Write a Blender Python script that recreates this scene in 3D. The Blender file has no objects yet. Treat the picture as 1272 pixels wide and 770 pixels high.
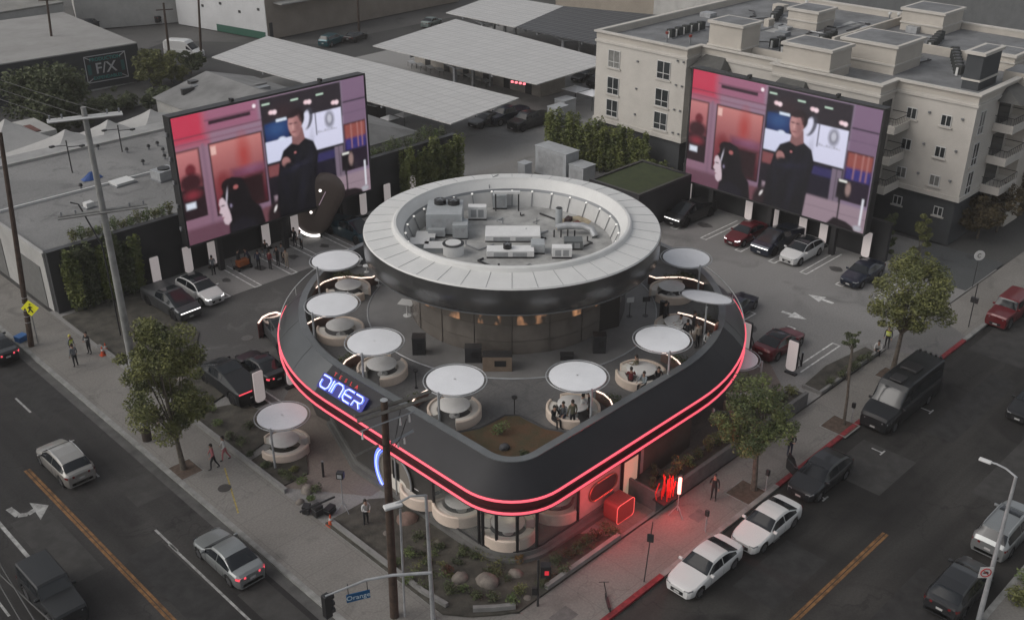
import bpy, math, random
from mathutils import Vector, Matrix
import numpy as np

# ------------------------------------------------------------------ camera, world, sun, exposure
scene = bpy.context.scene
COL = scene.collection
F_PX, PITCH, YAW, CAM_H = 1290.0, 27.25, 45.25, 36.0
cam_d = bpy.data.cameras.new("camera")
cam = bpy.data.objects.new("camera", cam_d)
COL.objects.link(cam)
cam_d.sensor_width = 36.0
cam_d.lens = 36.0 * F_PX / 1272.0
cam_d.clip_start = 0.5
cam_d.clip_end = 2000.0
cam.location = (0, 0, CAM_H)
cam.rotation_euler = (math.radians(90 - PITCH), 0, math.radians(YAW - 90))
scene.camera = cam

world = bpy.data.worlds.new("World")
scene.world = world
world.use_nodes = True
wn = world.node_tree
wn.nodes.clear()
sky = wn.nodes.new("ShaderNodeTexSky")
sky.sky_type = 'NISHITA'
sky.sun_disc = False
sky.sun_elevation = math.radians(40)
sky.sun_rotation = math.radians(-60)
sky.dust_density = 3.0
hs = wn.nodes.new("ShaderNodeHueSaturation")
hs.inputs["Saturation"].default_value = 0.24
bg = wn.nodes.new("ShaderNodeBackground")
bg.inputs["Strength"].default_value = 0.10
wo = wn.nodes.new("ShaderNodeOutputWorld")
wn.links.new(sky.outputs[0], hs.inputs["Color"])
wn.links.new(hs.outputs[0], bg.inputs[0])
wn.links.new(bg.outputs[0], wo.inputs[0])

sun_d = bpy.data.lights.new("sun", 'SUN')
sun_d.energy = 0.6
sun_d.angle = math.radians(60)
sun_d.color = (1.0, 0.90, 0.80)
sun = bpy.data.objects.new("sun", sun_d)
COL.objects.link(sun)
# soft dusk light from beyond the carports (ahead and left)
sun.rotation_euler = Vector((-math.sin(math.radians(60))*math.cos(math.radians(40)), math.cos(math.radians(60))*math.cos(math.radians(40)), math.sin(math.radians(40)))).to_track_quat('Z', 'Y').to_euler()

scene.view_settings.view_transform = 'Standard'
scene.view_settings.look = 'None'
scene.view_settings.exposure = 0.3
scene.view_settings.gamma = 1.0
scene.render.engine = 'CYCLES'
scene.cycles.max_bounces = 4
scene.cycles.diffuse_bounces = 2
scene.cycles.glossy_bounces = 2
scene.cycles.transmission_bounces = 2
scene.cycles.transparent_max_bounces = 4
scene.cycles.caustics_reflective = False
scene.cycles.caustics_refractive = False

# ------------------------------------------------------------------ measuring helpers
_p, _y = math.radians(PITCH), math.radians(YAW)
_F = Vector((math.cos(_p) * math.cos(_y), math.cos(_p) * math.sin(_y), -math.sin(_p)))
_R = Vector((math.sin(_y), -math.cos(_y), 0))
_U = _R.cross(_F)

def at(px, py, z=0.0):
    """world x, y of a surveyed point that lies at height z"""
    d = _F * F_PX + _R * (px - 636) - _U * (py - 385)
    t = (z - CAM_H) / d.z
    return Vector((d.x * t, d.y * t, z))

AX = Vector((math.cos(_y), math.sin(_y), 0))
RX = Vector((math.sin(_y), -math.cos(_y), 0))
def D(u, v, z=0.0):
    """diner coordinates: u along its axis, v to its right"""
    p = AX * u + RX * v
    return Vector((p.x, p.y, z))
UC = 61.7

# ------------------------------------------------------------------ materials
MATS = {}
def mat(name, col, rough=0.7, metal=0.0, noise=0.0, nscale=2.0, bump=0.0, bscale=20.0,
        emit=None, estr=1.0, spec=0.5, alpha=1.0, coat=0.0, col2=None, trans=0.0, detail=6.0, lo=0.35, hi=0.65):
    if name in MATS:
        return MATS[name]
    m = bpy.data.materials.new(name)
    m.use_nodes = True
    nt = m.node_tree
    b = nt.nodes["Principled BSDF"]
    b.inputs["Base Color"].default_value = (*col, 1)
    b.inputs["Roughness"].default_value = rough
    b.inputs["Metallic"].default_value = metal
    b.inputs["Specular IOR Level"].default_value = spec
    if coat: b.inputs["Coat Weight"].default_value = coat
    if trans: b.inputs["Transmission Weight"].default_value = trans
    if alpha < 1: b.inputs["Alpha"].default_value = alpha
    tc = None
    if noise > 0 or col2 is not None or bump > 0:
        tc = nt.nodes.new("ShaderNodeNewGeometry").outputs["Position"]
    if noise > 0 or col2 is not None:
        n = nt.nodes.new("ShaderNodeTexNoise")
        n.inputs["Scale"].default_value = nscale
        n.inputs["Detail"].default_value = detail
        n.inputs["Roughness"].default_value = 0.62
        nt.links.new(tc, n.inputs["Vector"])
        r = nt.nodes.new("ShaderNodeValToRGB")
        c2 = col2 if col2 is not None else tuple(c * (1 + noise) for c in col)
        c1 = col if col2 is not None else tuple(c * (1 - noise) for c in col)
        r.color_ramp.elements[0].position = lo
        r.color_ramp.elements[1].position = hi
        r.color_ramp.elements[0].color = (*c1, 1)
        r.color_ramp.elements[1].color = (*c2, 1)
        nt.links.new(n.outputs["Fac"], r.inputs[0])
        nt.links.new(r.outputs[0], b.inputs["Base Color"])
    if bump > 0:
        n2 = nt.nodes.new("ShaderNodeTexNoise")
        n2.inputs["Scale"].default_value = bscale
        n2.inputs["Detail"].default_value = 4
        nt.links.new(tc, n2.inputs["Vector"])
        bp = nt.nodes.new("ShaderNodeBump")
        bp.inputs["Strength"].default_value = bump
        bp.inputs["Distance"].default_value = 0.05
        nt.links.new(n2.outputs["Fac"], bp.inputs["Height"])
        nt.links.new(bp.outputs[0], b.inputs["Normal"])
    if emit is not None:
        b.inputs["Emission Color"].default_value = (*emit, 1)
        b.inputs["Emission Strength"].default_value = estr
    MATS[name] = m
    return m

def layered_ground(name, base, patch, stain, s1, s2, rough=0.85, joints=None, crack=0.0, streak=None):
    """asphalt or concrete: broad patches, fine grain, stains, optional joint lines and cracks"""
    m = bpy.data.materials.new(name); m.use_nodes = True
    nt = m.node_tree; L = nt.links; b = nt.nodes["Principled BSDF"]
    b.inputs["Roughness"].default_value = rough
    b.inputs["Specular IOR Level"].default_value = 0.3
    pos = nt.nodes.new("ShaderNodeNewGeometry").outputs["Position"]
    def noise(scale, det=6, dist=0.0):
        n = nt.nodes.new("ShaderNodeTexNoise"); n.inputs["Scale"].default_value = scale
        n.inputs["Detail"].default_value = det; n.inputs["Distortion"].default_value = dist
        L.new(pos, n.inputs["Vector"]); return n.outputs["Fac"]
    def ramp(f, a, b_):
        r = nt.nodes.new("ShaderNodeMapRange"); r.inputs["From Min"].default_value = a
        r.inputs["From Max"].default_value = b_; L.new(f, r.inputs["Value"]); return r.outputs[0]
    def mix(f, a, c):
        x = nt.nodes.new("ShaderNodeMix"); x.data_type = 'RGBA'
        if hasattr(f, "links"): L.new(f, x.inputs[0])
        else: x.inputs[0].default_value = f
        for sock, v in ((6, a), (7, c)):
            if isinstance(v, tuple): x.inputs[sock].default_value = (*v, 1)
            else: L.new(v, x.inputs[sock])
        return x.outputs[2]
    c = mix(ramp(noise(s1, 5, 0.6), 0.42, 0.58), base, patch)
    c = mix(ramp(noise(s2, 8, 1.0), 0.55, 0.75), c, stain)
    fine = ramp(noise(9.0, 4), 0.3, 0.7)
    c2 = nt.nodes.new("ShaderNodeMix"); c2.data_type = 'RGBA'; c2.blend_type = 'MULTIPLY'
    c2.inputs[0].default_value = 0.25
    L.new(c, c2.inputs[6]); L.new(fine, c2.inputs[7]); c = c2.outputs[2]
    if joints:
        br = nt.nodes.new("ShaderNodeTexBrick")
        br.offset = 0; br.inputs["Scale"].default_value = 1.0
        br.inputs["Brick Width"].default_value = joints; br.inputs["Row Height"].default_value = joints
        br.inputs["Mortar Size"].default_value = 0.018
        br.inputs["Color1"].default_value = (1, 1, 1, 1); br.inputs["Color2"].default_value = (0.95, 0.95, 0.95, 1)
        br.inputs["Mortar"].default_value = (0.7, 0.7, 0.7, 1)
        L.new(pos, br.inputs["Vector"])
        m2 = nt.nodes.new("ShaderNodeMix"); m2.data_type = 'RGBA'; m2.blend_type = 'MULTIPLY'
        m2.inputs[0].default_value = 0.8
        L.new(c, m2.inputs[6]); L.new(br.outputs["Color"], m2.inputs[7]); c = m2.outputs[2]
    if streak:
        mp = nt.nodes.new("ShaderNodeMapping"); mp.inputs["Scale"].default_value = (0.035, 0.9, 1) if streak == 'x' else (0.9, 0.035, 1)
        L.new(pos, mp.inputs[0]); sn = nt.nodes.new("ShaderNodeTexNoise"); sn.inputs["Scale"].default_value = 0.8; sn.inputs["Detail"].default_value = 3; L.new(mp.outputs[0], sn.inputs["Vector"])
        mr = nt.nodes.new("ShaderNodeMapRange"); mr.inputs["From Min"].default_value = 0.3; mr.inputs["From Max"].default_value = 0.7; mr.inputs["To Min"].default_value = 0.68; mr.inputs["To Max"].default_value = 1.35; L.new(sn.outputs["Fac"], mr.inputs["Value"])
        vm = nt.nodes.new("ShaderNodeVectorMath"); vm.operation = 'SCALE'; L.new(c, vm.inputs[0]); L.new(mr.outputs[0], vm.inputs["Scale"]); c = vm.outputs[0]
    if crack:
        vo = nt.nodes.new("ShaderNodeTexVoronoi"); vo.feature = 'DISTANCE_TO_EDGE'
        vo.inputs["Scale"].default_value = 0.12
        nn = nt.nodes.new("ShaderNodeTexNoise"); nn.inputs["Scale"].default_value = 0.6; nn.inputs["Detail"].default_value = 8
        L.new(pos, nn.inputs["Vector"])
        va = nt.nodes.new("ShaderNodeVectorMath"); va.operation = 'MULTIPLY_ADD'
        L.new(nn.outputs["Color"], va.inputs[0]); va.inputs[1].default_value = (3, 3, 3); L.new(pos, va.inputs[2])
        L.new(va.outputs[0], vo.inputs["Vector"])
        cr = nt.nodes.new("ShaderNodeMapRange"); cr.inputs["From Min"].default_value = 0.0
        cr.inputs["From Max"].default_value = 0.008; cr.inputs["To Min"].default_value = crack
        cr.inputs["To Max"].default_value = 0.0
        L.new(vo.outputs["Distance"], cr.inputs["Value"])
        c = mix(cr.outputs[0], c, (0.012, 0.012, 0.012))
    L.new(c, b.inputs["Base Color"])
    bp = nt.nodes.new("ShaderNodeBump"); bp.inputs["Strength"].default_value = 0.25; bp.inputs["Distance"].default_value = 0.02
    L.new(noise(30, 3), bp.inputs["Height"]); L.new(bp.outputs[0], b.inputs["Normal"])
    MATS[name] = m
    return m

# ------------------------------------------------------------------ mesh building
class MB:
    def __init__(s): s.v = []; s.f = []; s.m = []
    def add(s, vs, fs, mi=0):
        o = len(s.v); s.v += [tuple(v) for v in vs]
        s.f += [tuple(i + o for i in f) for f in fs]; s.m += [mi] * len(fs)
        return s
    def box(s, c, d, rz=0.0, mi=0, M=None):
        hx, hy, hz = d[0] / 2, d[1] / 2, d[2] / 2
        ca, sa = math.cos(rz), math.sin(rz); vs = []
        for x, y, z in ((-hx,-hy,-hz),(hx,-hy,-hz),(hx,hy,-hz),(-hx,hy,-hz),(-hx,-hy,hz),(hx,-hy,hz),(hx,hy,hz),(-hx,hy,hz)):
            p = (c[0] + x*ca - y*sa, c[1] + x*sa + y*ca, c[2] + z)
            if M is not None: p = tuple(M @ Vector(p))
            vs.append(p)
        return s.add(vs, [(0,3,2,1),(4,5,6,7),(0,1,5,4),(1,2,6,5),(2,3,7,6),(3,0,4,7)], mi)
    def bx(s, x0, x1, y0, y1, z0, z1, mi=0):
        return s.box(((x0+x1)/2, (y0+y1)/2, (z0+z1)/2), (x1-x0, y1-y0, z1-z0), 0, mi)
    def cyl(s, c, r, h, n=20, r2=None, mi=0, cap=True):
        r2 = r if r2 is None else r2
        vs = [(c[0]+r*math.cos(2*math.pi*i/n), c[1]+r*math.sin(2*math.pi*i/n), c[2]) for i in range(n)]
        vs += [(c[0]+r2*math.cos(2*math.pi*i/n), c[1]+r2*math.sin(2*math.pi*i/n), c[2]+h) for i in range(n)]
        fs = [(i, (i+1) % n, n+(i+1) % n, n+i) for i in range(n)]
        if cap: fs += [tuple(range(n-1, -1, -1)), tuple(range(n, 2*n))]
        return s.add(vs, fs, mi)
    def tube(s, pts, r, n=8, mi=0, closed=False, cap=True):
        P = [Vector(p) for p in pts]; N = len(P)
        rr = r if isinstance(r, (list, tuple)) else [r] * N
        up = Vector((0, 0, 1)); vs = []; prev = None
        for i in range(N):
            a = P[(i-1) % N] if (closed or i > 0) else P[i]
            b = P[(i+1) % N] if (closed or i < N-1) else P[i]
            t = (b - a).normalized() if (b - a).length > 1e-9 else Vector((0, 0, 1))
            if prev is None:
                x = up.cross(t)
                if x.length < 1e-3: x = Vector((1, 0, 0)).cross(t)
                x.normalize()
            else:
                x = prev - t * prev.dot(t)
                x = x.normalized() if x.length > 1e-6 else prev
            prev = x; y = t.cross(x)
            for k in range(n):
                an = 2*math.pi*k/n
                vs.append(P[i] + (x*math.cos(an) + y*math.sin(an)) * rr[i])
        fs = []
        for i in range(N if closed else N-1):
            j = (i+1) % N
            for k in range(n):
                l = (k+1) % n
                fs.append((i*n+k, i*n+l, j*n+l, j*n+k))
        if cap and not closed:
            fs += [tuple(range(n-1, -1, -1)), tuple((N-1)*n + k for k in range(n))]
        return s.add(vs, fs, mi)
    def prism(s, poly, z0, z1, mi=0, top_mi=None):
        n = len(poly)
        area = sum(poly[i][0]*poly[(i+1) % n][1] - poly[(i+1) % n][0]*poly[i][1] for i in range(n))
        if area < 0: poly = list(poly)[::-1]
        vs = [(p[0], p[1], z0) for p in poly] + [(p[0], p[1], z1) for p in poly]
        s.add(vs, [(i, (i+1) % n, n+(i+1) % n, n+i) for i in range(n)] + [tuple(range(n-1, -1, -1))], mi)
        o = len(s.v) - 2*n
        s.f.append(tuple(o + n + i for i in range(n))); s.m.append(mi if top_mi is None else top_mi)
        return s
    def rings(s, rings, closed=True, mi=0, loop=False):
        """skin a list of equally long vertex rings"""
        n = len(rings[0]); vs = [p for r in rings for p in r]; fs = []
        R = len(rings)
        for i in range(R if loop else R-1):
            j = (i+1) % R
            for k in range(n if closed else n-1):
                l = (k+1) % n
                fs.append((i*n+k, i*n+l, j*n+l, j*n+k))
        return s.add(vs, fs, mi)
    def build(s, name, mats, parent=None, smooth=False, loc=None, bevel=0.0, rot=None, autosmooth=35):
        me = bpy.data.meshes.new(name)
        me.from_pydata(s.v, [], s.f)
        if not isinstance(mats, (list, tuple)): mats = [mats]
        for m in mats: me.materials.append(m)
        if len(mats) > 1: me.polygons.foreach_set("material_index", s.m)
        me.update()
        if smooth:
            me.polygons.foreach_set("use_smooth", [True] * len(s.f))
            if autosmooth: 
                try: me.set_sharp_from_angle(angle=math.radians(autosmooth))
                except Exception: pass
        o = bpy.data.objects.new(name, me)
        COL.objects.link(o)
        if parent is not None: o.parent = parent
        if loc is not None: o.location = loc
        if rot is not None: o.rotation_euler = rot
        if bevel:
            b = o.modifiers.new("bevel", 'BEVEL'); b.width = bevel; b.segments = 2; b.limit_method = 'ANGLE'
        return o

ORD = ["first", "second", "third", "fourth", "fifth", "sixth", "seventh", "eighth", "ninth", "tenth", "eleventh", "twelfth", "thirteenth", "fourteenth", "fifteenth"]
def tag(o, label, cat, group=None):
    o["label"] = label; o["category"] = cat
    if group: o["group"] = group
    return o
def thing(name, label, cat, loc=(0, 0, 0), rz=0.0, group=None):
    o = bpy.data.objects.new(name, None); COL.objects.link(o)
    o.empty_display_size = 0.3
    o.location = loc; o.rotation_euler = (0, 0, rz)
    return tag(o, label, cat, group)
def copy_thing(root, loc, rz=None, label=None, group=None):
    r = root.copy(); COL.objects.link(r); r.location = loc
    if rz is not None: r.rotation_euler = (0, 0, rz)
    if label: r["label"] = label
    if group: r["group"] = group
    for ch in list(root.children):
        c = ch.copy(); COL.objects.link(c); c.parent = r
        for g in list(ch.children):
            d = g.copy(); COL.objects.link(d); d.parent = c
    return r
def struct(o):
    o["kind"] = "structure"; return o

def text_obj(body, size, material, M, parent, name="lettering", depth=0.02, align='CENTER', bold=0.0):
    cu = bpy.data.curves.new(name, 'FONT'); cu.body = body; cu.size = size; cu.extrude = depth
    cu.align_x = align; cu.align_y = 'CENTER'; cu.offset = bold; cu.resolution_u = 3
    tmp = bpy.data.objects.new(name + "_curve", cu); COL.objects.link(tmp)
    dg = bpy.context.evaluated_depsgraph_get()
    me = bpy.data.meshes.new_from_object(tmp.evaluated_get(dg))
    bpy.data.objects.remove(tmp); bpy.data.curves.remove(cu)
    me.transform(M); me.materials.clear(); me.materials.append(material)
    o = bpy.data.objects.new(name, me); COL.objects.link(o)
    if parent is not None: o.parent = parent
    return o
def frame(origin, xdir, updir):
    """matrix mapping text x, y, z (facing) to the given directions"""
    x = Vector(xdir).normalized(); y = Vector(updir).normalized(); z = x.cross(y)
    M = Matrix.Identity(4)
    for i in range(3):
        M[i][0] = x[i]; M[i][1] = y[i]; M[i][2] = z[i]; M[i][3] = origin[i]
    return M

rnd = random.Random(7)

# shared materials
asphalt = layered_ground("asphalt", (0.027, 0.026, 0.0255), (0.045, 0.043, 0.041), (0.019, 0.018, 0.018), 0.11, 0.35, crack=0.5, streak='y')
asphalt_b = layered_ground("avenue_asphalt", (0.026, 0.025, 0.0235), (0.043, 0.041, 0.038), (0.018, 0.017, 0.0165), 0.11, 0.35, crack=0.5, streak='x')
lot_mat = layered_ground("lot_asphalt", (0.245, 0.24, 0.232), (0.29, 0.283, 0.272), (0.175, 0.172, 0.167), 0.07, 0.3)
lot_dark = layered_ground("lot_dark_asphalt", (0.085, 0.083, 0.081), (0.105, 0.103, 0.10), (0.16, 0.158, 0.153), 0.15, 0.5)
walk_mat = layered_ground("sidewalk_concrete", (0.215, 0.204, 0.188), (0.245, 0.233, 0.215), (0.165, 0.157, 0.145), 0.16, 0.5, joints=3.0, crack=0.22)
pave_mat = layered_ground("plaza_paving", (0.22, 0.185, 0.165), (0.25, 0.215, 0.19), (0.17, 0.145, 0.13), 0.2, 0.7, joints=3.0)
kerb_mat = mat("kerb_concrete", (0.22, 0.22, 0.21), 0.85, noise=0.25, nscale=1.5)
red_kerb = mat("red_kerb_paint", (0.20, 0.02, 0.025), 0.7, noise=0.4, nscale=3)
lot_paint = mat("white_lot_paint", (0.60, 0.60, 0.58), 0.8, noise=0.35, nscale=3)
white_paint = mat("white_road_paint", (0.30, 0.30, 0.29), 0.8, noise=0.4, nscale=2.5)
yellow_paint = mat("yellow_road_paint", (0.17, 0.085, 0.03), 0.85, noise=0.5, nscale=2.5)
soil = mat("soil", (0.036, 0.034, 0.028), 0.95, col2=(0.085, 0.078, 0.064), nscale=1.2, bump=0.6, bscale=8)
black_metal = mat("black_metal", (0.018, 0.018, 0.019), 0.45)
dark_metal = mat("dark_metal", (0.045, 0.045, 0.047), 0.42, 0.3)
grey_metal = mat("grey_metal", (0.24, 0.25, 0.26), 0.5, 0.3)
light_metal = mat("galvanised_metal", (0.38, 0.39, 0.40), 0.5, 0.3, noise=0.15, nscale=2)
white_metal = mat("white_metal", (0.62, 0.62, 0.61), 0.5)
glass_dark = mat("dark_glass", (0.012, 0.015, 0.018), 0.1, spec=0.5)
black_rubber = mat("black_rubber", (0.014, 0.014, 0.014), 0.85)
white_light = mat("white_led", (0.8, 0.8, 0.8), emit=(1.0, 0.93, 0.88), estr=1.6)
warm_light = mat("warm_led", (0.8, 0.7, 0.6), emit=(1.0, 0.78, 0.66), estr=1.25)
neon_red = mat("red_neon_tube", (0.6, 0.1, 0.12), emit=(1.0, 0.125, 0.18), estr=0.82)
orange_plastic = mat("orange_plastic", (0.5, 0.07, 0.02), 0.5)
# ------------------------------------------------------------------ ground, roads, sidewalks
def sheet(name, poly, z, m):
    b = MB(); n = len(poly)
    area = sum(poly[i][0]*poly[(i+1) % n][1] - poly[(i+1) % n][0]*poly[i][1] for i in range(n))
    if area < 0: poly = list(poly)[::-1]
    b.add([(p[0], p[1], z) for p in poly], [tuple(range(n))])
    return struct(b.build(name, m))
def rect(x0, x1, y0, y1): return [(x0, y0), (x1, y0), (x1, y1), (x0, y1)]
ground_mat = layered_ground("far_ground", (0.09, 0.09, 0.087), (0.12, 0.118, 0.115), (0.07, 0.07, 0.068), 0.05, 0.2)
sheet("ground", rect(-400, 900, -400, 900), -0.16, ground_mat)
KA, KB = 20.45, 23.35          # kerb lines of the two streets
sheet("road_boulevard", rect(-20, KA, -100, 600), -0.13, asphalt)
sheet("road_avenue", rect(KA, 600, 10.9, KB), -0.13, asphalt_b)
def walk(name, poly, m=walk_mat): 
    b = MB().prism(poly, -0.2, 0.0); return struct(b.build(name, m))
corner = []
for k in range(7):
    a = math.radians(180 + 15 * k)
    corner.append((KA + 0.3 + 4.2 + 4.2*math.cos(a), KB + 0.3 + 4.2 + 4.2*math.sin(a)))
walk("sidewalk_boulevard", [(KA + 0.3, 200)] + corner + [(27, KB + 0.3), (27, 26.6), (24.3, 29.2), (24.2, 72.4), (24.2, 200)])
walk("sidewalk_avenue", [(27, KB + 0.3), (300, KB + 0.3), (300, 26.8), (27, 26.7)])
walk("sidewalk_south", [(38, -20), (300, -20), (300, 10.6), (38, 10.6)])
# kerbs
b = MB().prism([(KA, 200), (KA, KB+5)] + [(KA + 4.5 + 4.5*math.cos(math.radians(180+15*k)), KB + 4.5 + 4.5*math.sin(math.radians(180+15*k))) for k in range(7)] +
     [(KA+5, KB), (KA+5, KB+0.3)] + corner[::-1] + [(KA + 0.3, 200)], -0.2, 0.012)
struct(b.build("kerb_boulevard", kerb_mat))
b = MB()
for i, (x0, x1, mi) in enumerate([(25.4, 34.0, 1), (34.0, 44.6, 0), (44.6, 54.2, 1), (54.2, 64.8, 0), (64.8, 69.0, 1), (69.0, 300, 0)]):
    b.bx(x0, x1, KB, KB + 0.3, -0.2, 0.014 , mi)
struct(b.build("kerb_avenue", [kerb_mat, red_kerb]))
struct(MB().bx(38, 300, 10.6, 10.9, -0.2, 0.012).build("kerb_south", kerb_mat))
gut = mat("gutter", (0.075, 0.073, 0.07), 0.9, noise=0.3, nscale=1)
struct(MB().bx(KA-0.55, KA, 30, 200, -0.2, -0.122).build("gutter_boulevard", gut))
# parking lot (lighter on the right, a darker lane on the left)
sheet("parking_lot", [(24.2, 29.5), (26.9, 26.8), (82.5, 26.8), (83.5, 32), (83.5, 74), (24.2, 74)], 0.004, lot_mat)
sheet("parking_lot_dark_lane", [(24.6, 60.0), (27.0, 54.0), (43, 56.5), (54, 64.5), (56, 66.7), (36, 66.7), (26.5, 66.7)], 0.008, lot_dark)
# driveway apron on the avenue and the neighbour's driveway
sheet("driveway_apron", [(64.8, KB+0.3), (69.5, KB+0.3), (71.5, 27.2), (63.5, 27.2)], 0.006, layered_ground("apron", (0.16, 0.157, 0.15), (0.2, 0.19, 0.185), (0.1, 0.1, 0.1), 0.2, 0.6))
sheet("neighbour_driveway", [(76.8, 26.9), (84.0, 26.9), (84.0, 33.5), (76.8, 33.5)], 0.010, layered_ground("drive", (0.085, 0.09, 0.092), (0.1, 0.105, 0.108), (0.06, 0.06, 0.06), 0.2, 0.6))
# plaza paving under and beside the diner
sheet("plaza_paving", [(24.4, 43.2), (27.5, 39.0), (33.5, 39.5), (41, 27.5), (52.5, 27.4), (56.5, 31.8), (54, 45), (44.5, 52.5), (31.5, 52.5), (29.0, 50.4), (27.2, 47.6), (24.4, 46)], 0.012, pave_mat)
sheet("forecourt_paving", [(34.6, 27.0), (41, 27.0), (41, 30.2), (34.6, 30.2)], 0.016, pave_mat)
far_mat = ground_mat
sheet("carport_yard", [(58, 74.2), (140, 69.5), (150, 130), (58, 130)], 0.002, layered_ground("yard", (0.27, 0.268, 0.262), (0.31, 0.307, 0.30), (0.21, 0.21, 0.205), 0.06, 0.3))
sheet("back_street", [(20, 119), (210, 126), (210, 134), (90, 132), (75, 150), (40, 131), (20, 129)], 0.006, layered_ground("back_road", (0.055, 0.055, 0.055), (0.07, 0.07, 0.068), (0.045, 0.045, 0.045), 0.06, 0.3))
b = MB(); b.prism([(52, 130.5), (62, 131.0), (66, 141), (62, 142), (60, 133.2), (52, 132.2)], 0.0, 0.1)
struct(b.build("back_pavement", kerb_mat))

# ---- painted markings
def stripe(b, p, q, w, z, mi=0):
    p = Vector(p); q = Vector(q); d = (q - p).normalized(); n = Vector((-d.y, d.x)) * w / 2
    b.add([(p.x+n.x, p.y+n.y, z), (p.x-n.x, p.y-n.y, z), (q.x-n.x, q.y-n.y, z), (q.x+n.x, q.y+n.y, z)], [(0, 1, 2, 3)], mi)
b = MB()
for dx in (-0.1, 0.1): stripe(b, (14.85+dx, 20), (14.85+dx, 55.3), 0.15, -0.124, 1)
for dx in (-0.13, 0.13): stripe(b, (14.55+dx, 66), (14.55+dx, 140), 0.13, -0.124, 1)
for y0 in (42.6, 51.7, 61.3, 70.5, 80): stripe(b, (17.55, y0), (17.55, y0 + 2.4), 0.13, -0.124)
stripe(b, (17.5, 20), (17.5, 43.4), 0.13, -0.124)
stripe(b, (11.8, 25), (11.8, 53.5), 0.2, -0.124)
stripe(b, (9.4, 44), (9.4, 47), 0.12, -0.124)
struct(b.build("lane_markings_boulevard", [white_paint, yellow_paint]))
b = MB()
for dy in (-0.1, 0.1): stripe(b, (30, 17.15+dy), (45.2, 17.15+dy), 0.15, -0.124)
for x, y in ((45.6, 21.0), (52.0, 20.9), (40.6, 21.0), (58.4, 20.9)):
    stripe(b, (x, y), (x, y + 0.7), 0.1, -0.124, 1); stripe(b, (x-0.3, y), (x+0.3, y), 0.1, -0.1235, 1)
struct(b.build("lane_markings_avenue", [yellow_paint, white_paint]))
# curved left-turn arrow
b = MB(); pts = [at(10, 629), at(22, 638), at(34, 636), at(44, 630)]
for i in range(3): stripe(b, pts[i].xy, pts[i+1].xy, 0.34, -0.1235 + 0.0005*i)
tip = at(60, 625); l = at(36, 622); r_ = at(50, 643)
b.add([(tip.x, tip.y, -0.1215), (l.x, l.y, -0.1215), (r_.x, r_.y, -0.1215)], [(0, 1, 2)])
struct(b.build("turn_arrow_marking", white_paint))
# bay markings along both screens: pairs of lines closed with a cross bar
b = MB()
def bay_pair(x, y, dx, dy, L):
    n = Vector((-dy, dx)) * 0.28
    p = Vector((x, y)); q = p + Vector((dx, dy)) * L
    stripe(b, p + n, q + n, 0.12, 0.014); stripe(b, p - n, q - n, 0.12, 0.014); stripe(b, q + n*1.2, q - n*1.2, 0.12, 0.0155)
for x in (35.0, 37.8, 41.2, 44.4, 47.6, 50.8, 54.0): bay_pair(x, 71.8, 0, -1, 5.1)
for y in (31.0, 34.4, 37.6, 40.6, 43.9, 47.5, 50.8, 54): bay_pair(76.2, y, -1, 0, 5.6)
for y in (29.6, 33.2, 36.6, 40): bay_pair(56.6, y, 1, 0, 5.2)
for x in (29.2, 33.2): bay_pair(x, 50.6, 0, 1, 5.0)
struct(b.build("parking_bay_markings", lot_paint))
b = MB()


def arrow(p, q, w=0.3):
    p = Vector(p[:2]); q = Vector(q[:2]); d = (q-p); L = d.length; d.normalize(); n = Vector((-d.y, d.x))
    stripe(b, p, p + d*(L-1.2), w, 0.0165)
    a = p + d*(L-1.25)
    b.add([(*(a+n*0.55), 0.0165), (*(a-n*0.55), 0.0165), (*q, 0.0165)], [(0, 1, 2)])
arrow(at(1035, 377), at(1004, 366)); arrow(at(971, 387), at(1002, 397))
struct(b.build("lot_arrow_markings", lot_paint))
# manholes and patches
def disc(name, c, r, m, lab, z=0.01, h=0.012):
    b = MB().cyl((0, 0, 0), r, h, 24); b.cyl((0, 0, h), r*0.82, 0.004, 24)
    o = b.build(name, m, loc=(c[0], c[1], z)); tag(o, lab, "manhole cover")
iron = mat("cast_iron", (0.05, 0.045, 0.042), 0.7, noise=0.3, nscale=12)
disc("manhole_cover", at(279, 606), 0.38, iron, "round dark manhole cover in the sidewalk beside the yellow chalk line", 0.0)
disc("manhole_cover", at(307, 420), 0.42, mat("worn_iron", (0.1, 0.098, 0.095), 0.7, noise=0.3, nscale=10), "round pale manhole cover in the dark lane left of the diner", 0.012)
b = MB(); stripe(b, at(279, 581).xy, at(296, 637).xy, 0.09, 0.006)
struct(b.build("chalk_line_marking", mat("yellow_chalk", (0.3, 0.24, 0.08), 0.9, noise=0.4, nscale=6)))

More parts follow.
